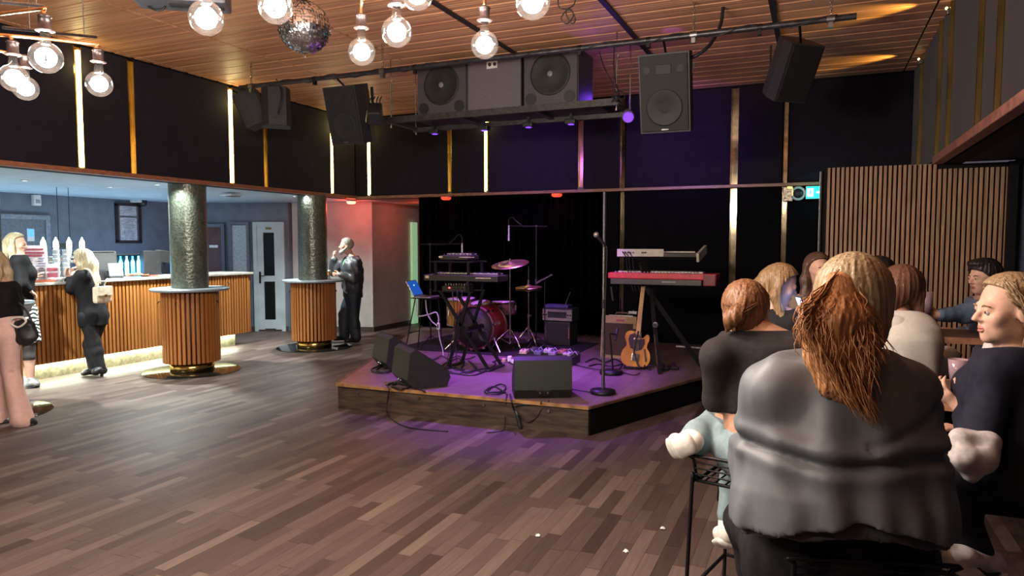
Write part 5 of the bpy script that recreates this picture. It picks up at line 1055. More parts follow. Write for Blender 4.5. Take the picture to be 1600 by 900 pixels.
# ------------------------------------------------------------------ implicit surface modelling for people, hair and clothes
class Vol:
    def __init__(s, lo, hi, h):
        s.h = h; s.lo = np.array(lo, float)-3*h; n = np.ceil((np.array(hi)-s.lo)/h).astype(int)+4
        s.n = n; s.ax = [s.lo[i]+h*np.arange(n[i]) for i in range(3)]; s.f = np.full(n, .25, np.float32)
    def blk(s, lo, hi):
        a = np.clip(np.floor((np.array(lo)-s.lo)/s.h).astype(int), 0, s.n); b = np.clip(np.ceil((np.array(hi)-s.lo)/s.h).astype(int)+1, 0, s.n)
        sl = tuple(slice(a[i], b[i]) for i in range(3)); 
        return sl, s.ax[0][sl[0]][:,None,None], s.ax[1][sl[1]][None,:,None], s.ax[2][sl[2]][None,None,:]
    def put(s, fn, lo, hi, k=.02, op='u'):
        pad = k+4*s.h; sl, X, Y, Z = s.blk(np.array(lo)-pad, np.array(hi)+pad)
        if any(q.stop <= q.start for q in sl): return s
        d = fn(X, Y, Z); a = s.f[sl]
        if op == 'u': h = np.maximum(k-np.abs(a-d), 0)/k; s.f[sl] = np.minimum(a, d)-h*h*k*.25
        elif op == 's': d = -d; h = np.maximum(k-np.abs(a-d), 0)/k; s.f[sl] = np.maximum(a, d)+h*h*k*.25
        return s
    def cone(s, p, q, r0, r1=None, k=.02, op='u'):
        r1 = r0 if r1 is None else r1; p, q = np.array(p, float), np.array(q, float); v = q-p; vv = max(v @ v, 1e-9); R = max(r0, r1)
        def fn(X, Y, Z):
            t = np.clip(((X-p[0])*v[0]+(Y-p[1])*v[1]+(Z-p[2])*v[2])/vv, 0, 1)
            return np.sqrt((X-p[0]-t*v[0])**2+(Y-p[1]-t*v[1])**2+(Z-p[2]-t*v[2])**2)-(r0+(r1-r0)*t)
        return s.put(fn, np.minimum(p, q)-R, np.maximum(p, q)+R, k, op)
    def chain(s, pts, rs, k=.02):
        for i in range(len(pts)-1): s.cone(pts[i], pts[i+1], rs[i], rs[i+1], k)
        return s
    def ell(s, c, r, R=None, k=.02, op='u'):
        c = np.array(c, float); M = np.eye(3) if R is None else np.array(R); r = np.array(r, float); m = r.min(); B = r.max()
        def fn(X, Y, Z):
            x, y, z = X-c[0], Y-c[1], Z-c[2]
            u = (x*M[0,0]+y*M[1,0]+z*M[2,0])/r[0]; v = (x*M[0,1]+y*M[1,1]+z*M[2,1])/r[1]; w = (x*M[0,2]+y*M[1,2]+z*M[2,2])/r[2]
            q = np.sqrt(u*u+v*v+w*w); g = np.sqrt((u/r[0])**2+(v/r[1])**2+(w/r[2])**2)+1e-9
            return q*(q-1)/g
        return s.put(fn, c-B, c+B, k, op)
    def ecap(s, p, q, xr, a, b, k=.03):
        """elliptic loft from p (half width, half depth)=a to q=b; xr: width direction"""
        p, q = np.array(p, float), np.array(q, float); v = q-p; vl = max(np.linalg.norm(v), 1e-6); w = v/vl
        x = np.array(xr, float); x = x-w*(x @ w); x /= np.linalg.norm(x); y = np.cross(w, x); B = max(*a, *b)
        def fn(X, Y, Z):
            dx, dy, dz = X-p[0], Y-p[1], Z-p[2]
            h = dx*w[0]+dy*w[1]+dz*w[2]; t = np.clip(h/vl, 0, 1)
            rx = a[0]+(b[0]-a[0])*t; ry = a[1]+(b[1]-a[1])*t; m = np.minimum(rx, ry)
            u = (dx*x[0]+dy*x[1]+dz*x[2])/rx; z_ = (dx*y[0]+dy*y[1]+dz*y[2])/ry; e = (h-t*vl)/m
            q_ = np.sqrt(u*u+z_*z_+e*e); g = np.sqrt((u/rx)**2+(z_/ry)**2+(e/m)**2)+1e-9
            return np.where(q_ > .05, q_*(q_-1)/g, -m)
        return s.put(fn, np.minimum(p, q)-B, np.maximum(p, q)+B, k)
    def cut(s, p, n):
        """remove everything on the side n points to"""
        p, n = np.array(p, float), np.array(n, float); n /= np.linalg.norm(n)
        d = (s.ax[0][:,None,None]-p[0])*n[0]+(s.ax[1][None,:,None]-p[1])*n[1]+(s.ax[2][None,None,:]-p[2])*n[2]
        s.f = np.maximum(s.f, d.astype(np.float32)); return s
    def cutfn(s, fn):
        s.f = np.maximum(s.f, fn(s.ax[0][:,None,None], s.ax[1][None,:,None], s.ax[2][None,None,:]).astype(np.float32)); return s
    def disp(s, fn):
        s.f = s.f+fn(s.ax[0][:,None,None], s.ax[1][None,:,None], s.ax[2][None,None,:]).astype(np.float32); return s
    def wrinkle(s, amp, freq=40, seed=0, aniso=(1,1,1), n=6):
        rg = np.random.default_rng(seed)
        K = [(rg.normal(size=3)*freq*np.array(aniso), rg.uniform(0, 6.28)) for _ in range(n)]
        W = [(rg.normal(size=3)*7, rg.uniform(0, 6.28)) for _ in range(2)]
        def fn(X, Y, Z):
            w = sum(np.sin(X*k[0]+Y*k[1]+Z*k[2]+p) for k, p in W)
            return amp/math.sqrt(n)*sum(np.sin(X*k[0]+Y*k[1]+Z*k[2]+p+1.3*w) for k, p in K)
        return s.disp(fn)
    def mesh(s, name, m, parent=None, smooth_it=1, off=None):
        f, h = s.f, s.h; g = f < 0
        c = np.zeros(tuple(s.n-1), np.uint8)
        for i in (0,1):
            for j in (0,1):
                for k in (0,1): c += g[i:s.n[0]-1+i, j:s.n[1]-1+j, k:s.n[2]-1+k]
        act = np.argwhere((c > 0) & (c < 8))
        idx = np.full(tuple(s.n-1), -1, np.int32); idx[tuple(act.T)] = np.arange(len(act))
        acc = np.zeros((len(act),3)); cnt = np.zeros(len(act)); O = [(i,j,k) for i in (0,1) for j in (0,1) for k in (0,1)]
        for a in O:
            for ax in range(3):
                if a[ax]: continue
                b = list(a); b[ax] = 1
                fa = f[tuple((act+np.array(a)).T)]; fb = f[tuple((act+np.array(b)).T)]
                mk = (fa < 0) != (fb < 0); t = np.where(mk, fa/np.where(mk, fa-fb, 1), 0)
                p = np.array(a, float)[None]+np.zeros((len(act),3)); p[:,ax] += t
                acc[mk] += p[mk]; cnt[mk] += 1
        V = s.lo+(act+acc/cnt[:,None])*h
        Q = []
        for ax in range(3):
            u, v = (ax+1) % 3, (ax+2) % 3
            sl0 = [slice(None)]*3; sl1 = [slice(None)]*3; sl0[ax] = slice(0,-1); sl1[ax] = slice(1,None)
            e = np.argwhere(g[tuple(sl0)] != g[tuple(sl1)])
            e = e[(e[:,u] > 0) & (e[:,v] > 0) & (e[:,u] < s.n[u]-1) & (e[:,v] < s.n[v]-1)]
            if not len(e): continue
            du = np.zeros(3, int); du[u] = 1; dv = np.zeros(3, int); dv[v] = 1
            q = np.stack([idx[tuple((e-du-dv).T)], idx[tuple((e-dv).T)], idx[tuple(e.T)], idx[tuple((e-du).T)]], 1)
            fl = g[tuple(e.T)]; q[~fl] = q[~fl][:, ::-1]; Q.append(q)
        Q = np.concatenate(Q); Q = Q[(Q >= 0).all(1)]
        for _ in range(smooth_it):     # relax the lattice a little
            A = np.zeros_like(V); C = np.zeros(len(V))
            for a in range(4):
                b = (a+1) % 4; np.add.at(A, Q[:,a], V[Q[:,b]]); np.add.at(A, Q[:,b], V[Q[:,a]]); np.add.at(C, Q[:,a], 1); np.add.at(C, Q[:,b], 1)
            V = V*.5+.5*A/np.maximum(C,1)[:,None]
        if off is None:
            off = np.zeros(3); p = parent
            while p is not None: off += np.array(p.location); p = p.parent
        me = bpy.data.meshes.new(name); me.from_pydata((V-np.array(off)).tolist(), [], Q.tolist()); me.update()
        me.polygons.foreach_set('use_smooth', [True]*len(me.polygons)); me.materials.append(m)
        o = bpy.data.objects.new(name, me); COL.objects.link(o)
        if parent is not None: o.parent = parent
        return o
def V3(*a): return np.array(a, float)
def nrm(v): v = np.array(v, float); return v/np.linalg.norm(v)
ZUP = V3(0,0,1); RTn = np.array(RT); FWn = nrm((FW.x, FW.y, 0))
def P_(px, py, D): return np.array(pd(px, py, D))
def head_R(f, pitch=0., roll=0.):
    """columns: right, forward, up; pitch > 0 looks down"""
    f = nrm((f[0], f[1], 0)); x = V3(f[1], -f[0], 0); R = np.stack([x, f, ZUP], 1)
    return R @ np.array(rot('X', -pitch)) @ np.array(rot('Y', roll))
SKIN = mat('fair_skin', (.60,.36,.27), .5, 0, .07, 30, spec=.35); SKINW = mat('warm_skin', (.56,.31,.21), .5, 0, .07, 30, spec=.35)
LIPS = mat('lip_pink', (.42,.15,.13), .4); EYEW = mat('eye_white', (.42,.40,.38), .3); IRIS = mat('dark_iris', (.03,.02,.015), .2)
for m_ in (SKIN, SKINW):
    b_ = m_.node_tree.nodes['Principled BSDF']; b_.inputs['Subsurface Weight'].default_value = .12; b_.inputs['Subsurface Radius'].default_value = (.02,.008,.004)
class Fig:
    """one person: joints in world space, body volume, garments, hair"""
    def __init__(s, neck, pelvis, f, head, hf=None, hpitch=0., hroll=0., hs=1., sw=.165, skin=SKIN, fat=1., fem=True):
        s.neck, s.pel, s.f = V3(*neck), V3(*pelvis), nrm((f[0], f[1], 0)); s.x = V3(s.f[1], -s.f[0], 0)
        s.head, s.hR, s.hs = V3(*head), head_R(hf if hf is not None else f, hpitch, hroll), hs
        s.fat, s.skin, s.fem = fat, skin, fem; up = nrm(s.neck-s.pel); s.up = up
        s.sh = {'L': s.neck-s.x*sw-up*.045, 'R': s.neck+s.x*sw-up*.045}; s.hip = {'L': s.pel-s.x*.088*fat, 'R': s.pel+s.x*.088*fat}
        s.el, s.wr, s.kn, s.an, s.toe, s.hd = {}, {}, {}, {}, {}, {}
        s.sw = sw; s.parts = []
    def arm(s, side, el, wr, hdir=None, palm=None, curl=.5, shoulder=None):
        if shoulder is not None: s.sh[side] = V3(*shoulder)
        s.el[side], s.wr[side] = V3(*el), V3(*wr); s.hd[side] = (nrm(hdir) if hdir is not None else nrm(s.wr[side]-s.el[side]), nrm(palm) if palm is not None else -ZUP, curl); return s
    def leg(s, side, kn, an, toe, hip=None):
        if hip is not None: s.hip[side] = V3(*hip)
        s.kn[side], s.an[side], s.toe[side] = V3(*kn), V3(*an), V3(*toe); return s
    def H(s, *p): return s.head+s.hR @ (V3(*p)*s.hs)
    def torso(s, v, inf=0., top=True, low=True, k=.05):
        n, p, x, F_ = s.neck, s.pel, s.x, s.fat; L = n-p; w = (.97 if s.fem else 1.05)
        S = [(0,(.150,.105)),(.28,(.128,.092)),(.48,(.132,.100)),(.70,(.150,.112)),(.88,(.150,.088)),(.97,(.085,.062))] if s.fem else [(0,(.148,.105)),(.3,(.146,.105)),(.5,(.155,.112)),(.72,(.172,.118)),(.88,(.170,.092)),(.97,(.09,.066))]
        for (t0,a),(t1,b) in zip(S[:-1], S[1:]):
            if (t1 <= .29 and not low) or (t0 >= .28 and not top): continue
            g = lambda e, t: (e[0]*(F_ if t < .85 else 1)+inf, e[1]*(F_ if t < .85 else 1)+inf)
            v.ecap(p+L*t0, p+L*t1, x, g(a,t0), g(b,t1), k)
        if top and s.fem:
            fv = np.cross(s.up, x); fv = fv if fv @ s.f > 0 else -fv
            for q in (-1,1): v.ell(p+L*.66+x*q*.07+fv*.085*F_, (.062+inf,.055+inf,.062+inf), None, .05)
        if top:
            for sd in 'LR': v.cone(n-s.up*.03, s.sh[sd], .055+inf, .056+inf, .05)
    def arms(s, v, inf=0., t=1., sides='LR', k=.025, scale=1.):
        for sd in sides:
            if sd not in s.el: continue
            q = scale*(1 if s.fem else 1.15)
            v.cone(s.sh[sd], s.el[sd], .050*q+inf, .040*q+inf, k)
            if t > .5: v.cone(s.el[sd], s.el[sd]+(s.wr[sd]-s.el[sd])*min(1, (t-.5)*2), .040*q+inf, (.040-.014*min(1,(t-.5)*2))*q+inf, k)
    def legs(s, v, inf=0., t=1., sides='LR', k=.03, flare=0., scale=1.):
        for sd in sides:
            if sd not in s.kn: continue
            F_ = s.fat*scale
            v.cone(s.hip[sd], s.kn[sd], .088*F_+inf, .060*F_+inf, k)
            if t > .5:
                m = s.kn[sd]+(s.an[sd]-s.kn[sd])*.35; tt = min(1,(t-.5)*2); e = s.kn[sd]+(s.an[sd]-s.kn[sd])*tt
                v.cone(s.kn[sd], m, .058*F_+inf, .056*F_+inf+flare*.2, k); v.cone(m, e, .056*F_+inf+flare*.2, .038*F_+inf+flare, k)
    def foot(s, v, sd, inf=0., k=.02):
        a, t = s.an[sd], s.toe[sd]; d = nrm(t-a); u = nrm(s.kn[sd]-a)
        heel = a-u*.045-nrm(d-u*(d @ u))*.03; x = np.cross(d, u)
        v.cone(a, heel, .038+inf, .034+inf, k).ecap(heel, t-d*.05, x, (.034+inf,.034+inf), (.046+inf,.026+inf), k).ecap(t-d*.06, t-d*.02, x, (.045+inf,.026+inf), (.036+inf,.020+inf), k)
    def hand(s, v, sd, k=.008):
        w = s.wr[sd]; d, pn, curl = s.hd[sd]; pn = nrm(pn-d*(pn @ d)); x = np.cross(d, pn)*(1 if sd == 'R' else -1)   # x: towards the thumb
        v.cone(s.wr[sd], w+d*.02, .026, .027, .015); v.ecap(w+d*.012, w+d*.075, x, (.028,.016), (.038,.014), .015)
        for i, (o, L, r) in enumerate(((.030,.072,.0085),(.010,.080,.0088),(-.010,.074,.0085),(-.029,.060,.0075))):
            p = w+d*(.078-.003*abs(i-1))+x*o; a = .25*curl; dd = d
            for j, q in enumerate((.45,.30,.25)):
                a = curl*(.35+.55*j); dd = d*math.cos(a)+pn*math.sin(a); n2 = p+dd*L*q+x*o*.06
                v.cone(p, n2, r*(1-.08*j), r*(.94-.1*j), k); p = n2
        p = w+d*.025+x*.026; a = nrm(d*.65+x*.75+pn*.35); q = p+a*.042; v.cone(p, q, .0125, .0105, .012)
        a2 = nrm(d*.9+x*.15+pn*(.25+.3*curl)); v.cone(q, q+a2*.032, .0105, .0095, k).cone(q+a2*.032, q+a2*.055, .0095, .0078, k)
    def headsdf(s, v, ears=True):
        H, R, q = s.H, s.hR, s.hs; E = lambda c, r, k=.02, op='u': v.ell(H(*c), V3(*r)*q, R, k, op)
        C = lambda a, b, r0, r1, k=.012: v.cone(H(*a), H(*b), r0*q, r1*q, k)
        E((0,-.012,.030),(.076,.094,.088)); E((0,.020,-.03),(.061,.069,.088)); E((0,.034,-.07),(.046,.047,.044)); E((0,.070,-.096),(.021,.018,.018))
        C((-.030,.080,.016),(.030,.080,.016),.012,.012,.015)
        for sx in (-1,1): E((sx*.040,.055,-.022),(.026,.026,.026)); E((sx*.032,.098,-.003),(.017,.016,.012),.012,'s')
        for sx in (-1,1): E((sx*.031,.0795,.0045),(.0165,.0135,.0085),.006)
        C((0,.086,.010),(0,.108,-.027),.0075,.0115,.010)
        for sx in (-1,1): C((sx*.010,.094,-.032),(sx*.011,.090,-.030),.0085,.007,.006)
        C((-.017,.080,-.058),(.017,.080,-.058),.010,.010,.008); C((-.013,.079,-.071),(.013,.079,-.071),.0095,.0095,.006)
        v.ell(H(0,.0945,-.0645), V3(.022,.008,.0022)*q, R, .004, 's')
        if ears:
            for sx in (-1,1):
                Re = R @ np.array(rot('Z', sx*.3)); v.ell(H(sx*.080,-.012,-.010), V3(.009,.022,.033)*q, Re, .010); v.ell(H(sx*.091,-.004,-.006), V3(.006,.010,.016)*q, Re, .005, 's')
        v.cone(H(0,-.022,-.065), s.neck+s.f*.0, .052*q, .058, .03)
    def body(s, name, label, cat='person', h=.008, base_z=0., hands='LR', feet='', loc=None):
        A = [s.head+.17, s.head-.17, s.neck, s.pel]+[d[k] for d in (s.el,s.wr,s.kn,s.an,s.toe) for k in d]
        lo, hi = np.min(A, 0)-.2, np.max(A, 0)+.2
        v = Vol(lo, hi, h); s.torso(v); s.arms(v, scale=getattr(s,'ascale',1.)); s.legs(v); s.headsdf(v)
        for sd in 'LR':
            if sd in s.wr and sd in hands: s.hand(v, sd)
            if sd in s.an: s.foot(v, sd)
        s.base = V3(*(loc if loc is not None else (s.pel[0], s.pel[1], base_z)))
        o = v.mesh(name, s.skin, None, off=s.base); o.location = s.base; tag(o, label, cat); s.o = o
        return o
    def face(s, brow=(.06,.04,.025), eyes=True, lips=LIPS):
        R3 = Matrix(s.hR.tolist()); q = s.hs; H = lambda *p: Vector(s.H(*p))
        if eyes:
            for sx in (-1,1):
                e = MB().sphere(H(sx*.031,.0795,-.003), .0115*q, 14, 10).build('eye', EYEW, s.o, world=True)
                MB().sphere(H(sx*.031,.0872,-.003), .0058*q, 10, 8).build('iris', IRIS, e, world=True)
                MB().tube([H(sx*.014,.0905,.0165),H(sx*.030,.0935,.0215),H(sx*.046,.082,.017)], [.0028*q,.0036*q,.002*q], 6).build('eyebrow', mat('brow_%.2f' % brow[0], brow, .8), s.o, world=True)
        for dz, rr in ((-.0585,.0052),(-.0700,.0058)): MB().tube([H(-.021,.0835,-.064),H(-.010,.0895,dz),H(0,.0915,dz-.0006),H(.010,.0895,dz),H(.021,.0835,-.064)], [.002*q,rr*q,rr*q,rr*q,.002*q], 8).build('lip', lips, s.o, world=True)
    def garment(s, name, m, fn, h=.009, wr=(.004,30,1), label=None, aniso=(1,1,.4), pad=.25):
        A = [s.neck, s.pel]+[d[k] for d in (s.el,s.wr,s.kn,s.an,s.toe) for k in d]
        v = Vol(np.min(A, 0)-pad, np.max(A, 0)+pad, h); fn(v)
        if wr: v.wrinkle(wr[0], wr[1], wr[2], aniso)
        o = v.mesh(name, m, s.o); 
        if label: o['label'] = label
        return o
    def shoe(s, sd, m, name='shoe', h=.007, inf=.010, sole=None, heel=0.):
        a, t = s.an[sd], s.toe[sd]; v = Vol(np.minimum(a,t)-.14, np.maximum(a,t)+.14, h); s.foot(v, sd, inf)
        u = nrm(s.kn[sd]-a); v.cone(a, a+u*(.03+heel), .044, .044, .02); o = v.mesh(name, m, s.o)
        if sole is not None:
            d = nrm(t-a); d2 = nrm(d-u*(d @ u)); b0 = a-u*.083; x = np.cross(d2, u); w = Vol(np.minimum(a,t)-.16, np.maximum(a,t)+.16, h)
            w.ecap(b0-d2*.035, b0+d2*.02, x, (.044,.018), (.046,.018), .01).ecap(b0+d2*.02, t-u*.022-d*.02, x, (.046,.018), (.046,.018), .01); w.mesh('sole', sole, o)
        return o
    def haircap(s, v, inf=.014, front=.052, fringe=.070, side=-.02):
        R, q = s.hR, s.hs; v.ell(s.H(0,-.014,.032), (V3(.080,.098,.090)+inf)*q, R, .02)
        hd, R_ = s.head, s.hR
        def fn(X, Y, Z):
            x, y, z = X-hd[0], Y-hd[1], Z-hd[2]
            ly = (x*R_[0,1]+y*R_[1,1]+z*R_[2,1])/q; lz = (x*R_[0,2]+y*R_[1,2]+z*R_[2,2])/q; lx = np.abs(x*R_[0,0]+y*R_[1,0]+z*R_[2,0])/q
            lim = np.where(lz > fringe, front+.09*np.clip((lz-fringe)/.05,0,1), side+ (front-side)*np.clip((lz+.02)/(fringe+.02),0,1))
            return np.maximum((ly-lim)*.8, -.085-lz)
        v.cutfn(fn)
def grooves(v, c, amp=.003, freq=260, seed=0, az=18, wave=2.):
    """hair-strand furrows running downwards, fanned about the vertical through c"""
    rg = np.random.default_rng(seed); ph = rg.uniform(0, 6.28, 6); n = round(freq*.16)
    def fn(X, Y, Z):
        th = np.arctan2(Y-c[1], X-c[0]); w = wave*(.55*np.sin(Z*az+ph[0]+2*th)+.3*np.sin(Z*az*2.1+ph[1]+3*th))
        r = np.minimum(1, np.sqrt((X-c[0])**2+(Y-c[1])**2)/.05)
        return amp*r*(np.sin(n*th+w+ph[2])+.55*np.sin(round(n*1.7)*th+w*1.4+ph[3])+.5*np.sin(round(n*.45)*th+w*.8+ph[4]))*.7
    return v.disp(fn)
def hairmat(name, c, c2, rough=.42):
    return mat(name, c2, rough, 0, .1, 170, col2=c, stretch=(1,1,.06), spec=.35, bump=.25)
def strands(fig, name, m, roots, lens, seed=0, wave=.012, r=.0022, drift=None, n=12, sub=None, freq=3., spread=.0):
    """roots: list of (start, dir, end) guides; strands run start -> end with waves"""
    rg = np.random.default_rng(seed); mb = MB()
    for (a, mid, b) in roots:
        ph = rg.uniform(0, 6.28, 2); am = wave*rg.uniform(.5, 1.4); pts = []; fr = freq*rg.uniform(.8,1.25); b = b+rg.normal(size=3)*spread
        for i in range(n+1):
            t = i/n; p = a*(1-t)**2+2*mid*t*(1-t)+b*t*t
            w = am*min(1, t*2.5); p = p+V3(math.sin(fr*6.28*t+ph[0])*w, math.sin(fr*6.28*t+ph[1])*w*.6, 0); pts.append(p)
        mb.tube([Vector(p) for p in pts], [r*(1-.75*(i/n)**2) for i in range(n+1)], 5)
    return mb.build(name, m, fig.o, world=True, autofix=False)
# ------------------------------------------------------------------ wire bar stools and high tables of the seated group
def stool(label, P, rz, grp='black wire bar stools'):
    t = thing('bar_stool', label, 'bar stool', (P[0], P[1], 0), rz, grp)      # front is +Y
    r = .0085; zs = .745
    for sx in (-1,1):
        MB().tube(catmull([(sx*.225,-.225,.008),(sx*.205,-.205,zs-.03),(sx*.2,-.2,zs),(sx*.19,-.17,zs+.005)],5), r, 8).build('leg', BLACKM, t)
        MB().tube(catmull([(sx*.225,.225,.008),(sx*.205,.205,zs-.03),(sx*.2,.2,zs),(sx*.19,.17,zs+.005)],5), r, 8).build('leg', BLACKM, t)
        MB().tube([(sx*.216,-.216,.29),(sx*.216,.216,.29)], r*.9, 8).build('side_rung', BLACKM, t)
    MB().tube([(-.216,.216,.29),(.216,.216,.29)], r*.9, 8).build('foot_rung', BLACKM, t); MB().tube([(-.216,-.216,.34),(.216,-.216,.34)], r*.9, 8).build('back_rung', BLACKM, t)
    se = MB()
    se.tube([(-.19,-.19,zs),(.19,-.19,zs),(.19,.19,zs),(-.19,.19,zs),(-.19,-.19,zs)], .007, 8)
    for i in range(9): se.cyl((-.16+.04*i,-.19,zs+.002),(-.16+.04*i,.19,zs+.002),.0035,n=6)
    se.build('wire_seat', BLACKM, t)
    bk = MB()
    for k, z in enumerate((.775,.80,.825)): bk.cyl((-.19,-.205-.004*k,z),(.19,-.205-.004*k,z),.0035,n=6)
    bk.tube(catmull([(-.19,-.19,zs),(-.195,-.21,.83),(-.185,-.216,.85),(.185,-.216,.85),(.195,-.21,.83),(.19,-.19,zs)],5), .007, 8).build('wire_back', BLACKM, t)
    return t
TABW = mat('dark_table_wood', (.12,.065,.045), .4, 0, .2, 9, stretch=(.3,3,3)); TABE = mat('table_edge_oak', (.36,.17,.10), .45, 0, .2, 9)
def high_table(label, P, size, rz, z=1.06):
    t = thing('high_table', label, 'table', (P[0], P[1], 0), rz, 'high wooden tables of the seated group')
    MB().box((0,0,z-.02),(size[0]-.02,size[1]-.02,.04)).build('table_top', TABW, t)
    e = MB(); e.box((0,-size[1]/2+.005,z-.021),(size[0],.02,.042)).box((0,size[1]/2-.005,z-.021),(size[0],.02,.042)).box((-size[0]/2+.005,0,z-.021),(.02,size[1]-.03,.042)).box((size[0]/2-.005,0,z-.021),(.02,size[1]-.03,.042)).build('edge_band', TABE, t)
    for sx in (-1,1):
        for sy in (-1,1): MB().box((sx*(size[0]/2-.06),sy*(size[1]/2-.06),(z-.04)/2),(.05,.05,z-.04)).build('leg', BLACKM, t)
    MB().box((0,0,.25),(size[0]-.12,.03,.03)).build('foot_rail', BLACKM, t)
    return t
nt_ = P_(1452,632,2.75); high_table('near high wooden table before the woman in navy', (nt_[0]+.12, nt_[1]+.30), (.95,.50), -.22)
ft_ = P_(1470,534,4.45); high_table('far high wooden table where the boy in blue reaches', (ft_[0]+.30, ft_[1]+.50), (1.30,.52), .0)
# ------------------------------------------------------------------ big woman in grey blouse (foreground, back view)
f1 = nrm(FWn*.985+RTn*.12)
g = Fig(P_(1318,562,1.92), P_(1312,868,2.01), f1, P_(1332,476,1.94), hf=nrm(FWn+RTn*.35), hpitch=.10, hs=1.06, sw=.185, fat=1.14)
g.arm('L', P_(1190,716,2.04), P_(1225,700,2.28), shoulder=P_(1216,612,1.94)); g.arm('R', P_(1424,722,2.06), P_(1410,705,2.30), shoulder=P_(1408,612,1.96))
g.leg('L', P_(1172,815,2.42), P_(1215,1010,2.36), P_(1200,1030,2.52), hip=P_(1228,866,2.05)); g.leg('R', P_(1420,835,2.42), P_(1400,1010,2.36), P_(1410,1030,2.52), hip=P_(1398,868,2.05))
g.ascale = .75
g.body('person', 'broad woman in grey blouse seen from behind on a wire stool, long wavy hair', h=.009, feet='LR')
BLOUSE = mat('grey_satin_blouse', (.118,.132,.148), .50, 0, .07, 16, spec=.4, bump=.22, stretch=(.9,.9,.22))
def blouse(v):
    S = [((1318,572,1.93),(.115,.085)),((1317,604,1.93),(.19,.130)),((1316,655,1.94),(.232,.172)),((1313,708,1.945),(.262,.195)),((1311,724,1.955),(.260,.185)),((1309,775,1.945),(.285,.212)),((1309,815,1.94),(.290,.220)),((1309,850,1.94),(.280,.210))]
    for (a,r0),(b,r1) in zip(S[:-1],S[1:]): v.ecap(P_(*a), P_(*b), g.x, r0, r1, .03)
    for sd, q in (('L',-1),('R',1)):
        v.cone(g.neck-g.up*.035, g.sh[sd], .064, .080, .06); v.cone(g.sh[sd], g.el[sd], .084, .086, .05); v.cone(g.el[sd], g.el[sd]+(g.wr[sd]-g.el[sd])*.8, .082, .06, .04)
    zf = P_(1310,722,1.78)[2]
    def fold(X, Y, Z):
        u = (X-g.pel[0])*RTn[0]+(Y-g.pel[1])*RTn[1]; zz = Z-(zf-.03*u+.012*np.sin(u*14)-.10*u*u)
        a = .016*np.exp(-(zz/.014)**2)-.012*np.exp(-((zz-.035)/.022)**2)-.006*np.exp(-((zz+.03)/.02)**2)
        z2 = Z-(zf+.055+.30*u); a += (.009*np.exp(-(z2/.012)**2))*(u > -.05)
        a += .0055*np.sin(u*62+2.2*np.sin(Z*11)+Y*8)*np.exp(-((Z-zf+.16)/.09)**2)
        a += .0035*np.sin(u*48+1.5*np.sin(Z*9+1))*np.exp(-((Z-zf-.14)/.09)**2)
        return a
    v.disp(fold)
    hz = P_(1310,832,1.75)[2]
    v.cutfn(lambda X, Y, Z: (hz+.035*np.cos(((X-g.pel[0])*RTn[0]+(Y-g.pel[1])*RTn[1])*9+.6)-.02-Z)*.9)
    v.cut(g.neck+g.up*.015, g.up)
g.garment('blouse', BLOUSE, blouse, h=.0075, wr=(.0050,30,4), aniso=(1,1,.28))
UNDER = mat('dark_grey_undershirt', (.075,.07,.085), .7, 0, .08, 40)
def under(v):
    S = [((1309,800,1.94),(.262,.190)),((1309,850,1.94),(.274,.205)),((1310,900,1.94),(.262,.205))]
    for (a,r0),(b,r1) in zip(S[:-1],S[1:]): v.ecap(P_(*a), P_(*b), g.x, r0, r1, .03)
    hz = P_(1310,858,1.75)[2]; v.cutfn(lambda X, Y, Z: hz+.03*np.cos(((X-g.pel[0])*RTn[0]+(Y-g.pel[1])*RTn[1])*9+.6)-.01-Z)
g.garment('undershirt', UNDER, under, h=.009, wr=(.003,30,8))
BLACKT = mat('black_trousers', (.012,.011,.013), .75, 0, .15, 50)
g.garment('trousers', BLACKT, lambda v: (v.ecap(P_(1310,835,2.0), P_(1310,890,2.03), g.x, (.24,.17), (.27,.165), .05), g.legs(v, .016, scale=.95)), h=.010, wr=(.004,26,3))
for sd in 'LR': g.shoe(sd, BLACKP, h=.008)
H1A = hairmat('auburn_brown_hair', (.22,.085,.032), (.58,.30,.135)); H1B = hairmat('ash_blonde_hair', (.17,.115,.062), (.37,.28,.17))
def cap1(v):
    v.ell(g.H(0,-.014,.030), (V3(.080,.098,.092)+.016)*g.hs, g.hR, .02); v.ell(g.H(0,-.06,-.05), V3(.078,.06,.09)*g.hs, g.hR, .04)
    hd, R_ = g.head, g.hR
    v.cutfn(lambda X, Y, Z: (((X-hd[0])*R_[0,1]+(Y-hd[1])*R_[1,1]+(Z-hd[2])*R_[2,1])-.075)*.8)
    grooves(v, g.head, .0028, 250, 3, 14, 2.)
vv = Vol(g.head-.2, g.head+.2, .0055); cap1(vv); vv.mesh('hair', H1B, g.o)['label'] = 'ash blonde hair combed back over the crown'
tie = P_(1312,440,1.80)
rg = np.random.default_rng(5); rts = []
hub = P_(1318,452,1.838)
for i in range(1000):
    u = rg.uniform(-1,1); w_ = rg.uniform(0,1); q = rg.uniform(0,1)**.7
    a = hub+RTn*(.030*u)+ZUP*(.016*rg.normal())-FWn*(.012*w_-.01)
    ex = 1300+62*u*(.55+.5*rg.uniform())+ (30 if q > .82 else 0); ey = 480+ (160-34*abs(u+.1))*q+rg.uniform(-8,8)
    ey = 485+q*(80+104*min(1, max(0, (ex-1262)/66)))+rg.uniform(-10,10)
    if ex > 1348: ey = min(ey, 600-(ex-1348)*1.2)
    ex += 16*max(0, (ey-560)/80)
    dz_ = 1.822-.062*min(1, max(0, (ey-530)/110)); b = P_(ex+6, ey, dz_-.035+.045*w_); m = P_(1297+66*u+10*rg.normal(), 470+ (ey-480)*.38, 1.765+.06*w_)
    rts.append((a, m, b))
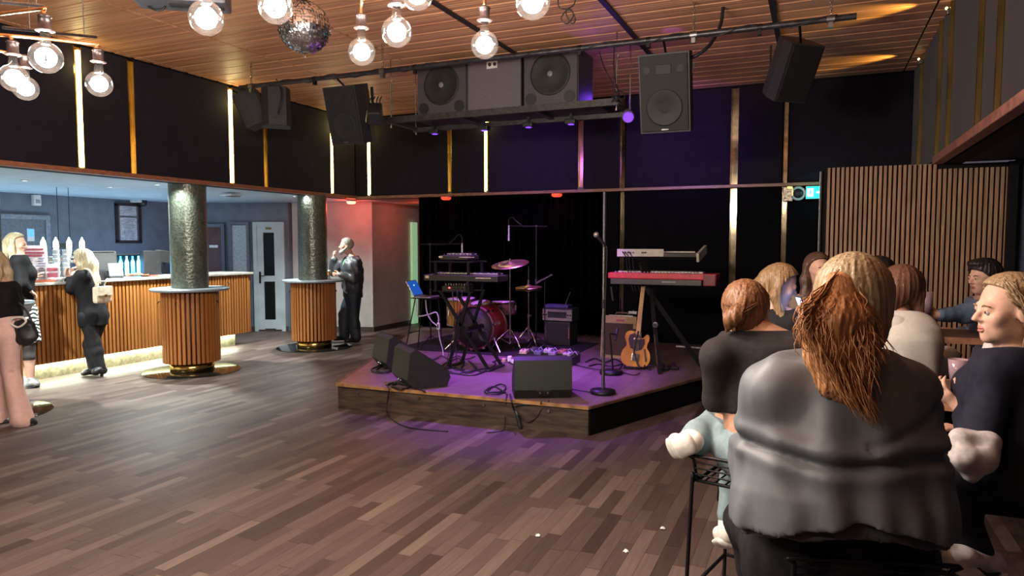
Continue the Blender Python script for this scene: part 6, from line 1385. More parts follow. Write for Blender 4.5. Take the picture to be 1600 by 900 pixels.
strands(g, 'hair_lock', H1A, rts, None, 6, .0055, .0021, n=14, freq=2.1, spread=.006)['label'] = 'long wavy auburn brown hair hanging down the back'
def tail(v):
    v.chain([hub+FWn*.02, P_(1300,500,1.835), P_(1294,555,1.83), P_(1304,600,1.805), P_(1330,628,1.785)], [.040,.058,.054,.036,.014], .03)
    v.chain([hub+FWn*.03, P_(1330,500,1.84), P_(1336,555,1.835)], [.04,.05,.03], .03)
    grooves(v, hub, .0045, 210, 9, 26, 2.6)
vv = Vol(P_(1300,540,1.79)-V3(.22,.22,.25), P_(1300,540,1.79)+V3(.22,.22,.25), .006); tail(vv); vv.mesh('hair', H1A, g.o)
rts = []
for i in range(150):
    th = rg.uniform(-1.5,1.5); a = g.H(.088*math.sin(th),-.02+.05*math.cos(th*.7),.118*math.cos(th*.62)); m = g.H(.086*math.sin(th),-.105,.075*math.cos(th)); rts.append((a, m, hub+rg.normal(size=3)*.012))
strands(g, 'hair_lock', H1B, rts, None, 7, .002, .0026, n=9, freq=1.)
def combed(v): pass
stool('black wire bar stool under the broad woman in grey blouse', tuple(P_(1318,850,2.045)[:2]), math.atan2(-f1[0], f1[1]))
# ------------------------------------------------------------------ young woman in black crop top
f2 = nrm(FWn*.80+RTn*.60)
g2 = Fig(P_(1178,522,2.76), P_(1186,706,2.72), f2, P_(1166,487,2.80), hf=nrm(FWn*.9+RTn*.5), hpitch=.30, hroll=-.08, hs=.97, sw=.150, skin=SKINW, fat=.93)
g2.arm('L', P_(1122,626,2.78), P_(1190,608,3.02), shoulder=P_(1122,556,2.72)); g2.arm('R', P_(1258,626,2.80), P_(1240,612,3.05))
g2.leg('L', P_(1120,668,3.05), P_(1079,690,2.80), P_(1049,700,2.94), hip=P_(1164,702,2.74)); g2.leg('R', P_(1160,712,3.10), P_(1140,818,3.02), P_(1128,846,3.10), hip=P_(1210,708,2.74))
g2.body('person', 'young woman in black crop top and pale jeans perched on stool, back to us', h=.007)
CROP = mat('charcoal_crop_top', (.022,.019,.019), .8, 0, .1, 60, bump=.05)
g2.garment('crop_top', CROP, lambda v: (g2.torso(v, .012, low=False), g2.arms(v, .012, .92), v.cut(P_(1160,645,2.72), -nrm(g2.up+.0)), v.cut(g2.neck+g2.up*.012, g2.up)), h=.007, wr=(.0045,24,5), aniso=(.35,.35,1.3))
JEANS = mat('pale_blue_denim', (.235,.315,.335), .75, 0, .08, 40, bump=.04, col2=(.185,.255,.28))
g2.garment('jeans', JEANS, lambda v: (v.ecap(P_(1186,676,2.72), P_(1186,712,2.72), g2.x, (.132,.100), (.155,.125), .04), v.chain([g2.hip['L'], g2.kn['L']], [.10,.082], .04), v.chain([g2.kn['L'], g2.kn['L']+(g2.an['L']-g2.kn['L'])*.85], [.080,.066], .03), g2.legs(v, .022, .93, 'R'), v.cut(P_(1160,684,2.66), ZUP*.90+RTn*.42)), h=.007, wr=(.006,30,6))
WSN = mat('white_sneaker_leather', (.82,.79,.72), .55, 0, .04, 40); WSO = mat('off_white_sole', (.7,.68,.63), .6)
for sd in 'LR': g2.shoe(sd, WSN, 'sneaker', .006, .004, WSO, -.025)
H2 = hairmat('chestnut_brown_hair', (.085,.035,.016), (.27,.125,.058))
def cap2(v):
    v.ell(g2.H(0,-.014,.030), (V3(.080,.098,.090)+.014)*g2.hs, g2.hR, .02); v.ell(g2.H(0,-.055,-.045), V3(.068,.055,.07)*g2.hs, g2.hR, .03)
    hd, R_ = g2.head, g2.hR; v.cutfn(lambda X, Y, Z: (((X-hd[0])*R_[0,1]+(Y-hd[1])*R_[1,1]+(Z-hd[2])*R_[2,1])-.06)*.8)
    v.chain([P_(1160,478,2.70),P_(1150,492,2.685),P_(1143,503,2.69)], [.03,.030,.022], .02); v.ell(P_(1146,497,2.685),(.036,.03,.026),None,.02); v.cone(P_(1140,503,2.69), P_(1137,516,2.70), .016, .008, .02)
    grooves(v, hd, .0030, 260, 4, 22, 2.4)
vv = Vol(g2.head-.22, g2.head+.2, .0055); cap2(vv); vv.mesh('hair', H2, g2.o)
rts = []
for i in range(130):
    th = rg.uniform(-1.5,1.5); a = g2.H(.090*math.sin(th),.0+.04*math.cos(th),.108*math.cos(th*.66)); m = g2.H(.082*math.sin(th),-.112,.05*math.cos(th)); rts.append((a, m, P_(1150,492,2.68)+rg.normal(size=3)*.014))
strands(g2, 'hair_lock', H2, rts, None, 8, .003, .0028, n=9, freq=1.5)
stool('black wire bar stool under the young woman in crop top', tuple(P_(1190,700,2.80)[:2]), math.atan2(-f2[0], f2[1])+.0)
# ------------------------------------------------------------------ woman in navy at the right edge, profile to the left
f3 = nrm(-RTn*.93+FWn*.38)
g3 = Fig(P_(1580,552,2.52), P_(1580,742,2.50), f3, P_(1574,484,2.47), hf=nrm(-RTn*.97+FWn*.10), hpitch=.05, hs=1.0, sw=.155)
g3.arm('L', P_(1528,690,2.40), P_(1506,640,2.62), hdir=nrm(-RTn*.6+ZUP*.5+FWn*.3), palm=RTn, curl=1.0, shoulder=P_(1558,580,2.42)); g3.arm('R', P_(1560,690,2.72), P_(1512,676,2.72), curl=.9)
g3.leg('L', P_(1470,760,2.44), P_(1528,868,2.40), P_(1478,872,2.34)); g3.leg('R', P_(1480,752,2.72), P_(1510,905,2.75), P_(1460,925,2.76))
g3.body('person', 'blonde woman in dark navy jacket in profile at the right edge', h=.0065)
g3.face((.22,.14,.08))
NAVY = mat('dark_navy_jacket', (.012,.013,.026), .8, 0, .12, 40)
g3.garment('jacket', NAVY, lambda v: (g3.torso(v, .028), g3.arms(v, .026, .86), v.cut(g3.neck+g3.up*.02, g3.up)), h=.008, wr=(.005,26,7))
PALEK = mat('pale_grey_knit', (.46,.43,.43), .85, 0, .08, 60)
cw = P_(1520,708,2.32)
def cuff(v): v.ecap(P_(1500,684,2.36), P_(1545,690,2.34), ZUP, (.032,.03), (.030,.03), .02); v.chain([P_(1498,690,2.35),P_(1508,715,2.33),P_(1516,742,2.33)], [.028,.042,.018], .03); v.chain([P_(1545,690,2.34),P_(1536,716,2.33),P_(1520,742,2.33)], [.03,.040,.02], .03)
vv = Vol(cw-.13, cw+.13, .006); cuff(vv); vv.wrinkle(.0025,50,3); o_ = vv.mesh('sleeve_cuff', PALEK, g3.o); o_['label'] = 'pale grey knitted sleeve bunched at the lap'
g3.garment('collar', PALEK, lambda v: (v.ecap(g3.neck-g3.up*.03, g3.neck+g3.up*.025, g3.x, (.118,.104), (.092,.086), .02), v.cut(g3.neck+g3.up*.035, g3.up)), h=.007, wr=(.003,40,2))
g3.garment('trousers', mat('black_navy_trousers', (.010,.010,.018), .8), lambda v: (g3.torso(v, .016, top=False), g3.legs(v, .016)), h=.009, wr=(.004,26,9))
VSN = mat('white_canvas_shoe', (.56,.54,.58), .6)
for sd in 'LR': sho = g3.shoe(sd, VSN, 'sneaker', .006, .012, WSO, -.03)
an, to = g3.an['L'], g3.toe['L']; dd = nrm(to-an); uu = nrm(g3.kn['L']-an); sd_ = -FWn
st_ = MB().tube(catmull([Vector(an+dd*.075-uu*.012+sd_*.038), Vector(an+dd*.045-uu*.035+sd_*.052), Vector(an+dd*.01-uu*.045+sd_*.053), Vector(an-dd*.03-uu*.042+sd_*.046)],6), .006, 6).build('dark_stripe', BLACKP, g3.o, world=True)
H3 = hairmat('sandy_blonde_hair', (.16,.10,.052), (.40,.28,.165))
def cap3(v):
    g3.haircap(v, .013, .030, .075, -.045); v.chain([g3.H(0,-.09,.0), g3.H(.0,-.125,-.03), g3.H(.02,-.13,-.09)], [.06,.05,.04], .03)
    for sx in (-1,1): v.chain([g3.H(sx*.078,-.03,-.03), g3.H(sx*.085,-.045,-.10), g3.H(sx*.088,-.05,-.17)], [.022,.028,.022], .02)
    grooves(v, g3.head, .003, 230, 6, 18, 2.4)
vv = Vol(g3.head-V3(.24,.24,.32), g3.head+.2, .0055); cap3(vv); vv.mesh('hair', H3, g3.o)
rts = []
for i in range(170):
    sx = -1 if i % 3 else 1; a = g3.H(sx*rg.uniform(.03,.088),rg.uniform(-.08,.05),rg.uniform(.03,.11)); e = g3.H(sx*rg.uniform(.06,.115), rg.uniform(-.12,-.015), rg.uniform(-.26,-.16)); m = g3.H(sx*rg.uniform(.098,.112),rg.uniform(-.09,-.01),-.02); rts.append((a,m,e))
strands(g3, 'hair_lock', H3, rts, None, 9, .006, .0026, n=10, freq=1.6)
for i in range(1): pass
stool('black wire bar stool under the woman in navy jacket', tuple(P_(1590,750,2.56)[:2]), math.atan2(-f3[0], f3[1]))
gl3 = thing('drink_glass', 'short tumbler with dark drink held up by the woman in navy', 'glass', tuple(P_(1497,598,2.66))); GLS = mat('tumbler_glass', (.30,.2,.24), .1, 0, .05, 10, spec=.7)
MB().lathe([(0,0),(.028,0),(.036,.09),(.034,.09),(.027,.006),(0,.006)],n=24).build('tumbler', GLS, gl3); MB().lathe([(0,.006),(.0265,.006),(.0315,.06),(0,.06)],n=24).build('drink', mat('plum_drink', (.08,.02,.04), .15), gl3)
# ------------------------------------------------------------------ boy in blue reaching over the far table
f4 = nrm(-RTn*.95+FWn*.1)
g4 = Fig(P_(1545,468,4.95), P_(1565,592,4.95), f4, P_(1537,433,4.92), hf=nrm(-RTn*.98-FWn*.12), hpitch=.10, hs=.98, sw=.150, fem=False, fat=.88)
g4.arm('L', P_(1508,490,4.80), P_(1466,492,4.72), hdir=nrm(-RTn+ZUP*.05), palm=nrm(FWn), curl=.9, shoulder=P_(1547,482,4.80)); g4.arm('R', P_(1530,530,5.1), P_(1500,520,5.15))
g4.leg('L', P_(1490,590,4.9), P_(1500,690,4.9), P_(1480,705,4.9)); g4.leg('R', P_(1490,590,5.1), P_(1500,690,5.1), P_(1480,705,5.1))
g4.body('person', 'dark haired boy in light blue shirt stretching his arm across the table', h=.007); g4.face((.02,.014,.012))
BLUESH = mat('light_blue_shirt', (.14,.20,.32), .75, 0, .08, 40)
g4.garment('shirt', BLUESH, lambda v: (g4.torso(v, .016), g4.arms(v, .018, .95), v.cut(g4.neck+g4.up*.015, g4.up)), h=.009, wr=(.005,30,2))
g4.garment('trousers', BLACKT, lambda v: (g4.torso(v, .012, top=False), g4.legs(v, .012)), h=.012, wr=None)
for sd in 'LR': g4.shoe(sd, BLACKP, h=.012)
H4 = hairmat('black_brown_hair', (.012,.009,.009), (.035,.026,.024))
def cap4(v): g4.haircap(v, .018, .060, .050, -.01); v.ell(g4.H(.0,.03,.105), V3(.072,.075,.028)*g4.hs, g4.hR, .02); grooves(v, g4.head, .004, 170, 2, 20, 1.5)
vv = Vol(g4.head-.2, g4.head+.2, .007); cap4(vv); vv.mesh('hair', H4, g4.o)
stool('black wire bar stool under the boy in light blue shirt', tuple(g4.pel[:2]), math.atan2(-f4[0], f4[1]))
gl4 = thing('drink_glass', 'tall dark drink glass held by the boy over the table', 'glass', tuple(P_(1447,491,4.70)))
MB().lathe([(0,0),(.030,0),(.040,.15),(.038,.15),(.028,.006),(0,.006)],n=24).build('tumbler', GLS, gl4); MB().lathe([(0,.006),(.028,.006),(.0355,.12),(0,.12)],n=24).build('drink', mat('cola_drink', (.03,.012,.012), .15), gl4)
# ------------------------------------------------------------------ girl looking at a lit phone
f5 = nrm(RTn*.80+FWn*.45)
g5 = Fig(P_(1210,486,4.42), P_(1208,604,4.42), f5, P_(1220,444,4.38), hf=nrm(RTn*.93-FWn*.22), hpitch=.38, hs=.98, sw=.148)
g5.arm('R', P_(1232,540,4.32), P_(1250,505,4.30), hdir=nrm(RTn*.3+ZUP), palm=nrm(-RTn), curl=.7); g5.arm('L', P_(1205,540,4.55), P_(1245,515,4.5))
g5.leg('L', P_(1275,600,4.5), P_(1270,700,4.5), P_(1290,715,4.5)); g5.leg('R', P_(1275,604,4.35), P_(1270,700,4.35), P_(1290,715,4.35))
g5.body('person', 'light brown haired girl bent over a glowing phone, lit blue', h=.007); g5.face((.10,.06,.04))
JK = mat('black_jacket', (.016,.015,.018), .75, 0, .1, 40)
g5.garment('jacket', JK, lambda v: (g5.torso(v, .024), g5.arms(v, .022, .95), v.cut(g5.neck+g5.up*.015, g5.up)), h=.010, wr=(.005,28,4))
g5.garment('trousers', BLACKT, lambda v: (g5.torso(v, .012, top=False), g5.legs(v, .012)), h=.012, wr=None)
for sd in 'LR': g5.shoe(sd, BLACKP, h=.012)
H5 = hairmat('honey_brown_hair', (.15,.085,.040), (.40,.26,.14))
def longhair(gg, v, L=.30, w=.030, seed=1, front=.035):
    gg.haircap(v, .014, front, .072, -.03)
    for sx in (-1,1): v.chain([gg.H(sx*.078,-.02,.02), gg.H(sx*.092,-.015,-.08), gg.head+gg.hR @ V3(sx*.095,0,0)*gg.hs-ZUP*.20, gg.head+gg.hR @ V3(sx*.085,.03,0)-ZUP*L], [w*.8,w,w*1.1,w*.5], .03)
    v.chain([gg.H(0,-.09,0), gg.H(0,-.105,-.09), gg.H(0,-.10,-.20)], [.055,.06,.04], .04); grooves(v, gg.head, .0035, 210, seed, 14, 2.)
vv = Vol(g5.head-V3(.24,.24,.42), g5.head+.2, .007); longhair(g5, vv); vv.mesh('hair', H5, g5.o)
pho = thing('phone', 'lit phone in the hand of the girl with honey hair', 'phone', tuple(P_(1254,482,4.24)), math.atan2(-RTn[0], RTn[1])); 
RZ = rot('X', -.35)
MB().box((0,0,0),(.075,.009,.15),R=RZ,bev=.004).build('case', BLACKP, pho); MB().box((0,-.0055,0) if False else (0,.0056,.0),(.068,.002,.14),R=RZ).build('screen', mat('phone_glow', (.3,.45,1), .3, emit=(.22,.40,1.), estr=5.), pho)
pho.rotation_euler = (0,0,math.atan2(RTn[1],RTn[0])+PI/2)
light('AREA', tuple(P_(1250,478,4.24)), .22, (.25,.42,1.), .07, tuple(g5.H(0,.09,-.01)))
stool('black wire bar stool under the girl with the phone', tuple(g5.pel[:2]), math.atan2(-f5[0], f5[1]))
# ------------------------------------------------------------------ dark brown haired girl facing us
f6 = nrm(-FWn+RTn*.05)
g6 = Fig(P_(1280,462,5.3), P_(1282,572,5.3), f6, P_(1278,421,5.26), hf=nrm(-FWn+RTn*.12), hpitch=.02, hs=.98, sw=.150)
g6.arm('L', P_(1315,520,5.25), P_(1300,545,5.05)); g6.arm('R', P_(1248,520,5.25), P_(1268,545,5.05))
g6.leg('L', P_(1300,590,4.95), P_(1300,680,4.95), P_(1300,700,4.82)); g6.leg('R', P_(1262,590,4.95), P_(1262,680,4.95), P_(1262,700,4.82))
g6.body('person', 'girl with long dark brown hair facing us behind the phone user', h=.0065); g6.face((.03,.018,.014))
CARD_ = mat('taupe_cardigan', (.22,.17,.14), .85, 0, .1, 40)
g6.garment('cardigan', CARD_, lambda v: (g6.torso(v, .018), g6.arms(v, .018, .95), v.cut(g6.neck+g6.up*.012, g6.up)), h=.010, wr=(.005,28,5))
g6.garment('trousers', BLACKT, lambda v: (g6.torso(v, .012, top=False), g6.legs(v, .012)), h=.012, wr=None)
for sd in 'LR': g6.shoe(sd, BLACKP, h=.012)
H6 = hairmat('dark_brown_hair', (.045,.024,.018), (.15,.085,.06))
vv = Vol(g6.head-V3(.24,.24,.42), g6.head+.2, .007); longhair(g6, vv, .36, .034, 5, .045); vv.mesh('hair', H6, g6.o)
stool('black wire bar stool under the girl facing us', tuple(g6.pel[:2]), PI+math.atan2(f6[0], -f6[1]))
# ------------------------------------------------------------------ person in white hoodie, auburn head leaning right; black haired person beyond
f7 = nrm(FWn*.75+RTn*.66)
DH = 3.66
g7 = Fig(P_(1396,500,DH), P_(1400,628,DH-.06), f7, P_(1408,458,DH+.06), hf=nrm(RTn*.75+FWn*.66), hpitch=.30, hroll=.12, hs=1.08, sw=.178, fat=1.1, fem=False)
g7.arm('R', P_(1456,578,DH+.06), P_(1482,556,DH+.26), shoulder=P_(1434,520,DH-.02)); g7.arm('L', P_(1368,580,DH+.06), P_(1440,556,DH+.34))
g7.leg('L', P_(1450,632,DH+.36), P_(1450,725,DH+.36), P_(1470,740,DH+.46)); g7.leg('R', P_(1490,628,DH+.22), P_(1490,725,DH+.22), P_(1510,740,DH+.32))
g7.body('person', 'auburn haired person in white hoodie leaning forward behind the broad woman', h=.0075); g7.face((.12,.06,.04))
HOOD = mat('off_white_hoodie', (.50,.48,.44), .85, 0, .03, 60, bump=.015)
def hoodie(v):
    g7.torso(v, .026); g7.arms(v, .026, .98); v.cut(g7.neck+g7.up*.035, g7.up)
g7.garment('hoodie', HOOD, hoodie, h=.008, wr=(.006,24,11))
def hood(v):
    c = g7.neck-g7.f*.07-ZUP*.0
    v.ell(c, (.115,.085,.060), head_R(f7, -.35), .03); v.ell(c+g7.f*.04+ZUP*.055, (.085,.075,.05), head_R(f7, -.2), .02, 's'); v.chain([c+g7.x*.09+g7.f*.02, c+g7.x*.10+g7.f*.10-ZUP*.03], [.035,.022], .03); v.chain([c-g7.x*.09+g7.f*.02, c-g7.x*.10+g7.f*.10-ZUP*.03], [.035,.022], .03)
g7.garment('hood', HOOD, hood, h=.007, wr=(.006,30,12))
g7.garment('trousers', BLACKT, lambda v: (g7.torso(v, .012, top=False), g7.legs(v, .012)), h=.012, wr=None)
for sd in 'LR': g7.shoe(sd, BLACKP, h=.012)
H7 = hairmat('dark_auburn_hair', (.07,.030,.020), (.19,.090,.058))
def cap7(v): g7.haircap(v, .020, .055, .055, .0); v.chain([g7.H(0,-.08,-.02), g7.H(0,-.09,-.09)], [.065,.05], .04); v.chain([g7.H(.08,0,0), g7.H(.095,.03,-.10)], [.03,.025], .03); grooves(v, g7.head, .0035, 190, 8, 16, 2.)
vv = Vol(g7.head-.24, g7.head+.22, .007); cap7(vv); vv.mesh('hair', H7, g7.o)
stool('black wire bar stool under the person in white hoodie', tuple(g7.pel[:2]), math.atan2(-f7[0], f7[1]))
f8 = nrm(FWn*.4+RTn*.9)
g8 = Fig(P_(1372,470,4.65), P_(1372,588,4.65), f8, P_(1374,433,4.66), hf=f8, hpitch=.1, hs=1.0, sw=.155, fem=False)
g8.arm('R', P_(1392,530,4.55), P_(1420,525,4.6)); g8.arm('L', P_(1372,530,4.85), P_(1420,525,4.9))
g8.leg('L', P_(1440,590,4.8), P_(1440,690,4.8), P_(1460,705,4.8)); g8.leg('R', P_(1440,590,4.6), P_(1440,690,4.6), P_(1460,705,4.6))
g8.body('person', 'black haired person mostly hidden beyond the broad woman and hoodie', h=.009); g8.face((.02,.014,.012), eyes=True)
g8.garment('shirt', JK, lambda v: (g8.torso(v, .018), g8.arms(v, .018, .95), v.cut(g8.neck+g8.up*.012, g8.up)), h=.011, wr=(.005,28,5))
g8.garment('trousers', BLACKT, lambda v: (g8.torso(v, .012, top=False), g8.legs(v, .012)), h=.013, wr=None)
for sd in 'LR': g8.shoe(sd, BLACKP, h=.013)
def cap8(v): g8.haircap(v, .022, .05, .05, .0); v.chain([g8.H(0,-.08,-.02), g8.H(0,-.09,-.08)], [.06,.05], .04); grooves(v, g8.head, .0035, 190, 3, 16, 2.)
vv = Vol(g8.head-.24, g8.head+.22, .008); cap8(vv); vv.mesh('hair', H4, g8.o)
stool('black wire bar stool under the hidden black haired person', tuple(g8.pel[:2]), math.atan2(-f8[0], f8[1]))
# ------------------------------------------------------------------ grey bearded man leaning at the farther round table
bx = pz(542, 536, 0); Dm = (Vector(bx)-CAMP).dot(FW); f9 = nrm(-RTn*.92-FWn*.28)
def Q(px, py, dD=0.): return P_(px, py, Dm+dD)
g9 = Fig(Q(550,403), Q(551,462,.05), f9, Q(541,384), hf=nrm(-RTn*.95-FWn*.20), hpitch=-.02, hs=1.06, sw=.195, fem=False, fat=1.25)
g9.arm('R', Q(520,425,.22), Q(522,404,.12), hdir=nrm(-RTn*.10+ZUP*.8), palm=nrm(RTn*.5+FWn*.2), curl=1.1, shoulder=Q(537,412,.14)); g9.arm('L', Q(552,436,-.18), Q(531,429,-.22), hdir=nrm(-RTn), palm=nrm(FWn), curl=.9, shoulder=Q(557,411,-.12))
g9.leg('L', Q(552,494,-.05), Q(556,527,-.05), Q(540,533,-.25)); g9.leg('R', Q(538,492,.12), Q(538,524,.12), Q(522,530,-.05))
g9.body('person', 'grey bearded man in dark jacket standing at the farther round table with beer', h=.008, loc=(bx.x, bx.y, 0)); g9.face((.5,.48,.45))
MJ = mat('charcoal_jacket', (.045,.045,.055), .5, 0, .15, 30)
g9.garment('jacket', MJ, lambda v: (g9.torso(v, .030), g9.arms(v, .026, .95), v.cut(g9.neck+g9.up*.03, g9.up), v.cut(g9.pel-g9.up*.02, -g9.up), v.put(lambda X, Y, Z: np.maximum(np.abs((X-g9.neck[0])*g9.x[0]+(Y-g9.neck[1])*g9.x[1]+(Z-g9.neck[2])*g9.x[2])-.055-.12*(g9.neck[2]-Z)*0, .06-((X-g9.neck[0])*g9.f[0]+(Y-g9.neck[1])*g9.f[1])), g9.pel-.35, g9.neck+.35, .01, 's')), h=.008, wr=(.010,26,14))
g9.garment('shirt', mat('sage_green_shirt', (.16,.30,.19), .8, 0, .1, 40), lambda v: (g9.torso(v, .014), v.cut(g9.neck+g9.up*.02, g9.up), v.cut(g9.pel-g9.up*.0, -g9.up)), h=.009, wr=(.003,30,4))
DJ = mat('dark_blue_jeans', (.022,.032,.055), .65, 0, .3, 16, col2=(.008,.011,.02))
g9.garment('jeans', DJ, lambda v: (g9.torso(v, .012, top=False), g9.legs(v, .022, flare=.02)), h=.010, wr=(.005,26,5))
for sd in 'LR': g9.shoe(sd, BLACKP, h=.009)
GREYH = hairmat('grey_white_hair', (.22,.20,.17), (.46,.43,.37), .6)
def cap9(v): g9.haircap(v, .010, .045, .062, -.02); grooves(v, g9.head, .002, 230, 2, 20, 2.)
vv = Vol(g9.head-.2, g9.head+.2, .007); cap9(vv); vv.mesh('hair', GREYH, g9.o)
def beard(v):
    for sx in (-1,1): v.chain([g9.H(sx*.068,.0,-.035), g9.H(sx*.052,.045,-.080), g9.H(sx*.018,.078,-.105)], [.016,.024,.028], .02)
    v.ell(g9.H(0,.078,-.108), V3(.036,.030,.038)*g9.hs, g9.hR, .02); v.cone(g9.H(-.022,.093,-.050), g9.H(.022,.093,-.050), .008, .008, .01); grooves(v, g9.head, .0025, 260, 5, 20, 2.)
vv = Vol(g9.head-.2, g9.head+.2, .0065); beard(vv); vv.mesh('beard', GREYH, g9.o)
bg = thing('beer_glass', 'beer glass on the farther round table in front of the bearded man', 'glass', (Q(513,433,-.25)[0], Q(513,433,-.25)[1], 1.0995))
MB().lathe([(0,0),(.030,0),(.038,.14),(.036,.14),(.028,.006),(0,.006)],n=24).build('tumbler', mat('beer_glass_clear', (.75,.72,.6), .1, 0, .04, 10, spec=.7), bg); MB().lathe([(.0285,.008),(.0385,.105),(0,.105)],n=24).build('beer', mat('amber_beer', (.75,.42,.08), .15, emit=None), bg); MB().lathe([(.0388,.105),(.039,.132),(0,.134)],n=24).build('foam', mat('beer_foam', (.8,.77,.68), .8), bg)
# ------------------------------------------------------------------ blonde woman in black at the bar with beige backpack
bw_ = pz(146, 588, 0); Dw = (Vector(bw_)-CAMP).dot(FW); f10 = nrm(-RTn*.90+FWn*.35)
def Q2(px, py, dD=0.): return P_(px, py, Dw+dD)
g10 = Fig(Q2(137,424), Q2(146,494), f10, Q2(128,405), hf=nrm(-RTn*.95+FWn*.25), hpitch=.22, hs=1.0, sw=.155, fat=1.05)
g10.arm('L', Q2(112,452,-.12), Q2(107,434,-.02), hdir=nrm(-RTn*.25+ZUP*.8), palm=RTn, curl=1.3, shoulder=Q2(133,432,-.14)); g10.arm('R', Q2(115,450,.22), Q2(110,430,.16), hdir=nrm(RTn*.25+ZUP*.8), palm=RTn, curl=1.3)
g10.leg('L', Q2(147,536,-.04), Q2(157,574,-.04), Q2(147,582,-.16)); g10.leg('R', Q2(141,538,.10), Q2(146,575,.08), Q2(128,585,-.02))
g10.body('person', 'blonde woman in black suit leaning on the bar with a beige backpack', h=.008, loc=(bw_.x, bw_.y, 0)); g10.face((.25,.17,.1))
BSUIT = mat('black_suit_jacket', (.005,.0045,.006), .8, 0, .12, 40)
g10.garment('jacket', BSUIT, lambda v: (g10.torso(v, .024), v.ecap(g10.pel+g10.up*.02, g10.pel-ZUP*.10, g10.x, (.172,.13), (.178,.14), .05), g10.arms(v, .022, .90), v.cut(g10.neck+g10.up*.015, g10.up), v.cut(g10.pel-ZUP*.12, -ZUP)), h=.009, wr=(.005,26,6))
g10.garment('trousers', BLACKT, lambda v: (g10.torso(v, .010, top=False), g10.legs(v, .014, flare=.004)), h=.010, wr=(.004,26,5))
for sd in 'LR':
    bo = g10.shoe(sd, BLACKP, 'boot', .008, .010, None, .08); a = g10.an[sd]; MB().cyl(Vector(a-ZUP*.04-nrm(g10.toe[sd]-a)*.02), Vector((a[0]-nrm(g10.toe[sd]-a)[0]*.02, a[1]-nrm(g10.toe[sd]-a)[1]*.02, .004)), .026, .02, n=12).build('heel', BLACKP, bo, world=True)
H10 = hairmat('pale_blonde_hair', (.27,.21,.125), (.54,.44,.285))
def lh10(v):
    g10.haircap(v, .016, .030, .07, -.035); d = g10.hR[:,1]
    v.chain([g10.H(0,-.09,.02), g10.H(0,-.12,-.09), Q2(146,438,-.03), Q2(152,458,-.05)], [.07,.075,.07,.035], .05)
    for sx in (-1,1): v.chain([g10.H(sx*.075,-.03,.02), g10.H(sx*.09,-.05,-.10), g10.H(sx*.07,-.08,-.24)], [.03,.04,.035], .04)
    grooves(v, g10.head, .005, 150, 7, 12, 2.)
vv = Vol(g10.head-V3(.4,.4,.55), g10.head+V3(.4,.4,.2), .008); lh10(vv); vv.mesh('hair', H10, g10.o)
BEI = mat('beige_leather', (.50,.41,.30), .5, 0, .08, 30)
bp_ = thing('backpack', 'small beige leather backpack on the back of the woman at bar', 'backpack', tuple(Q2(160,474,-.13)), math.atan2(f10[1], f10[0])-PI/2)
MB().box((0,0,.11),(.21,.09,.21),bev=.03).build('bag_body', BEI, bp_); MB().box((0,-.050,.155),(.20,.02,.12),bev=.009).build('flap', mat('beige_flap', (.56,.47,.36), .5), bp_); MB().box((0,-.068,.10),(.035,.01,.03),bev=.004).build('clasp', BRASS, bp_)
L2 = lambda p: rot('Z', -bp_.rotation_euler.z) @ (Vector(p)-Vector(bp_.location))
MB().tube(catmull([(-.06,.03,.22), L2(Q2(150,444,-.22)), L2(Q2(141,424,-.20)), L2(Q2(131,420,-.12))],6),.012,8).build('strap', BEI, bp_); MB().tube(catmull([(.06,.03,.22),(.05,.0,.27),(-.05,.0,.27),(-.06,.03,.22)],6),.009,8).build('top_handle', BEI, bp_)
# ------------------------------------------------------------------ woman in pink trousers cut by the left edge
bk_ = pz(14, 664, 0); Dp = (Vector(bk_)-CAMP).dot(FW); f11 = nrm(RTn*.35+FWn*.9)
def Q3(px, py, dD=0.): return P_(px, py, Dp+dD)
g11 = Fig(Q3(-2,444), Q3(4,524), f11, Q3(-8,413), hf=nrm(FWn*.8-RTn*.5), hpitch=.05, hs=1.0, sw=.160, fat=1.02)
g11.arm('R', Q3(24,490,.0), Q3(26,462,.25), shoulder=Q3(16,452,.02)); g11.arm('L', Q3(-34,492,.1), Q3(-20,500,.35))
g11.leg('R', Q3(16,580,.0), Q3(33,650,-.02), Q3(56,662,.03)); g11.leg('L', Q3(-6,582,.1), Q3(-4,650,.10), Q3(18,664,.12))
g11.body('person', 'blonde woman in pink flared trousers and black top at the left edge', h=.009, loc=(bk_.x, bk_.y, 0))
g11.garment('top', BSUIT, lambda v: (g11.torso(v, .016), g11.arms(v, .018, .95), v.cut(g11.neck+g11.up*.015, g11.up), v.cut(Q3(4,494), -ZUP)), h=.009, wr=(.004,28,4))
PINK = mat('pale_pink_trousers', (.66,.44,.40), .75, 0, .03, 30)
g11.garment('trousers', PINK, lambda v: (g11.torso(v, .014, top=False), v.ecap(Q3(4,490), Q3(4,522), g11.x, (.135,.10), (.160,.120), .03), [(v.cone(g11.hip[q], g11.kn[q], .098, .070, .02), v.cone(g11.kn[q], g11.an[q]-ZUP*.03, .068, .098, .012)) for q in 'LR'], v.cut(Q3(4,493), ZUP)), h=.007, wr=(.004,26,5))
for sd in 'LR': g11.shoe(sd, BLACKP, 'boot', .008, .012, BLACKM)
vv = Vol(g11.head-V3(.24,.24,.45), g11.head+.22, .008); longhair(g11, vv, .26, .04, 3, .03); vv.mesh('hair', H10, g11.o)
hb = thing('handbag', 'black handbag with white trim hanging beside the pink trousers', 'handbag', tuple(Q3(38,535,.0)), .4)
vv = Vol((-.18,-.14,-.05),(.18,.14,.30),.008); vv.ecap((0,0,.05),(0,0,.16),(1,0,0),(.13,.07),(.105,.055),.03).wrinkle(.006,35,3)
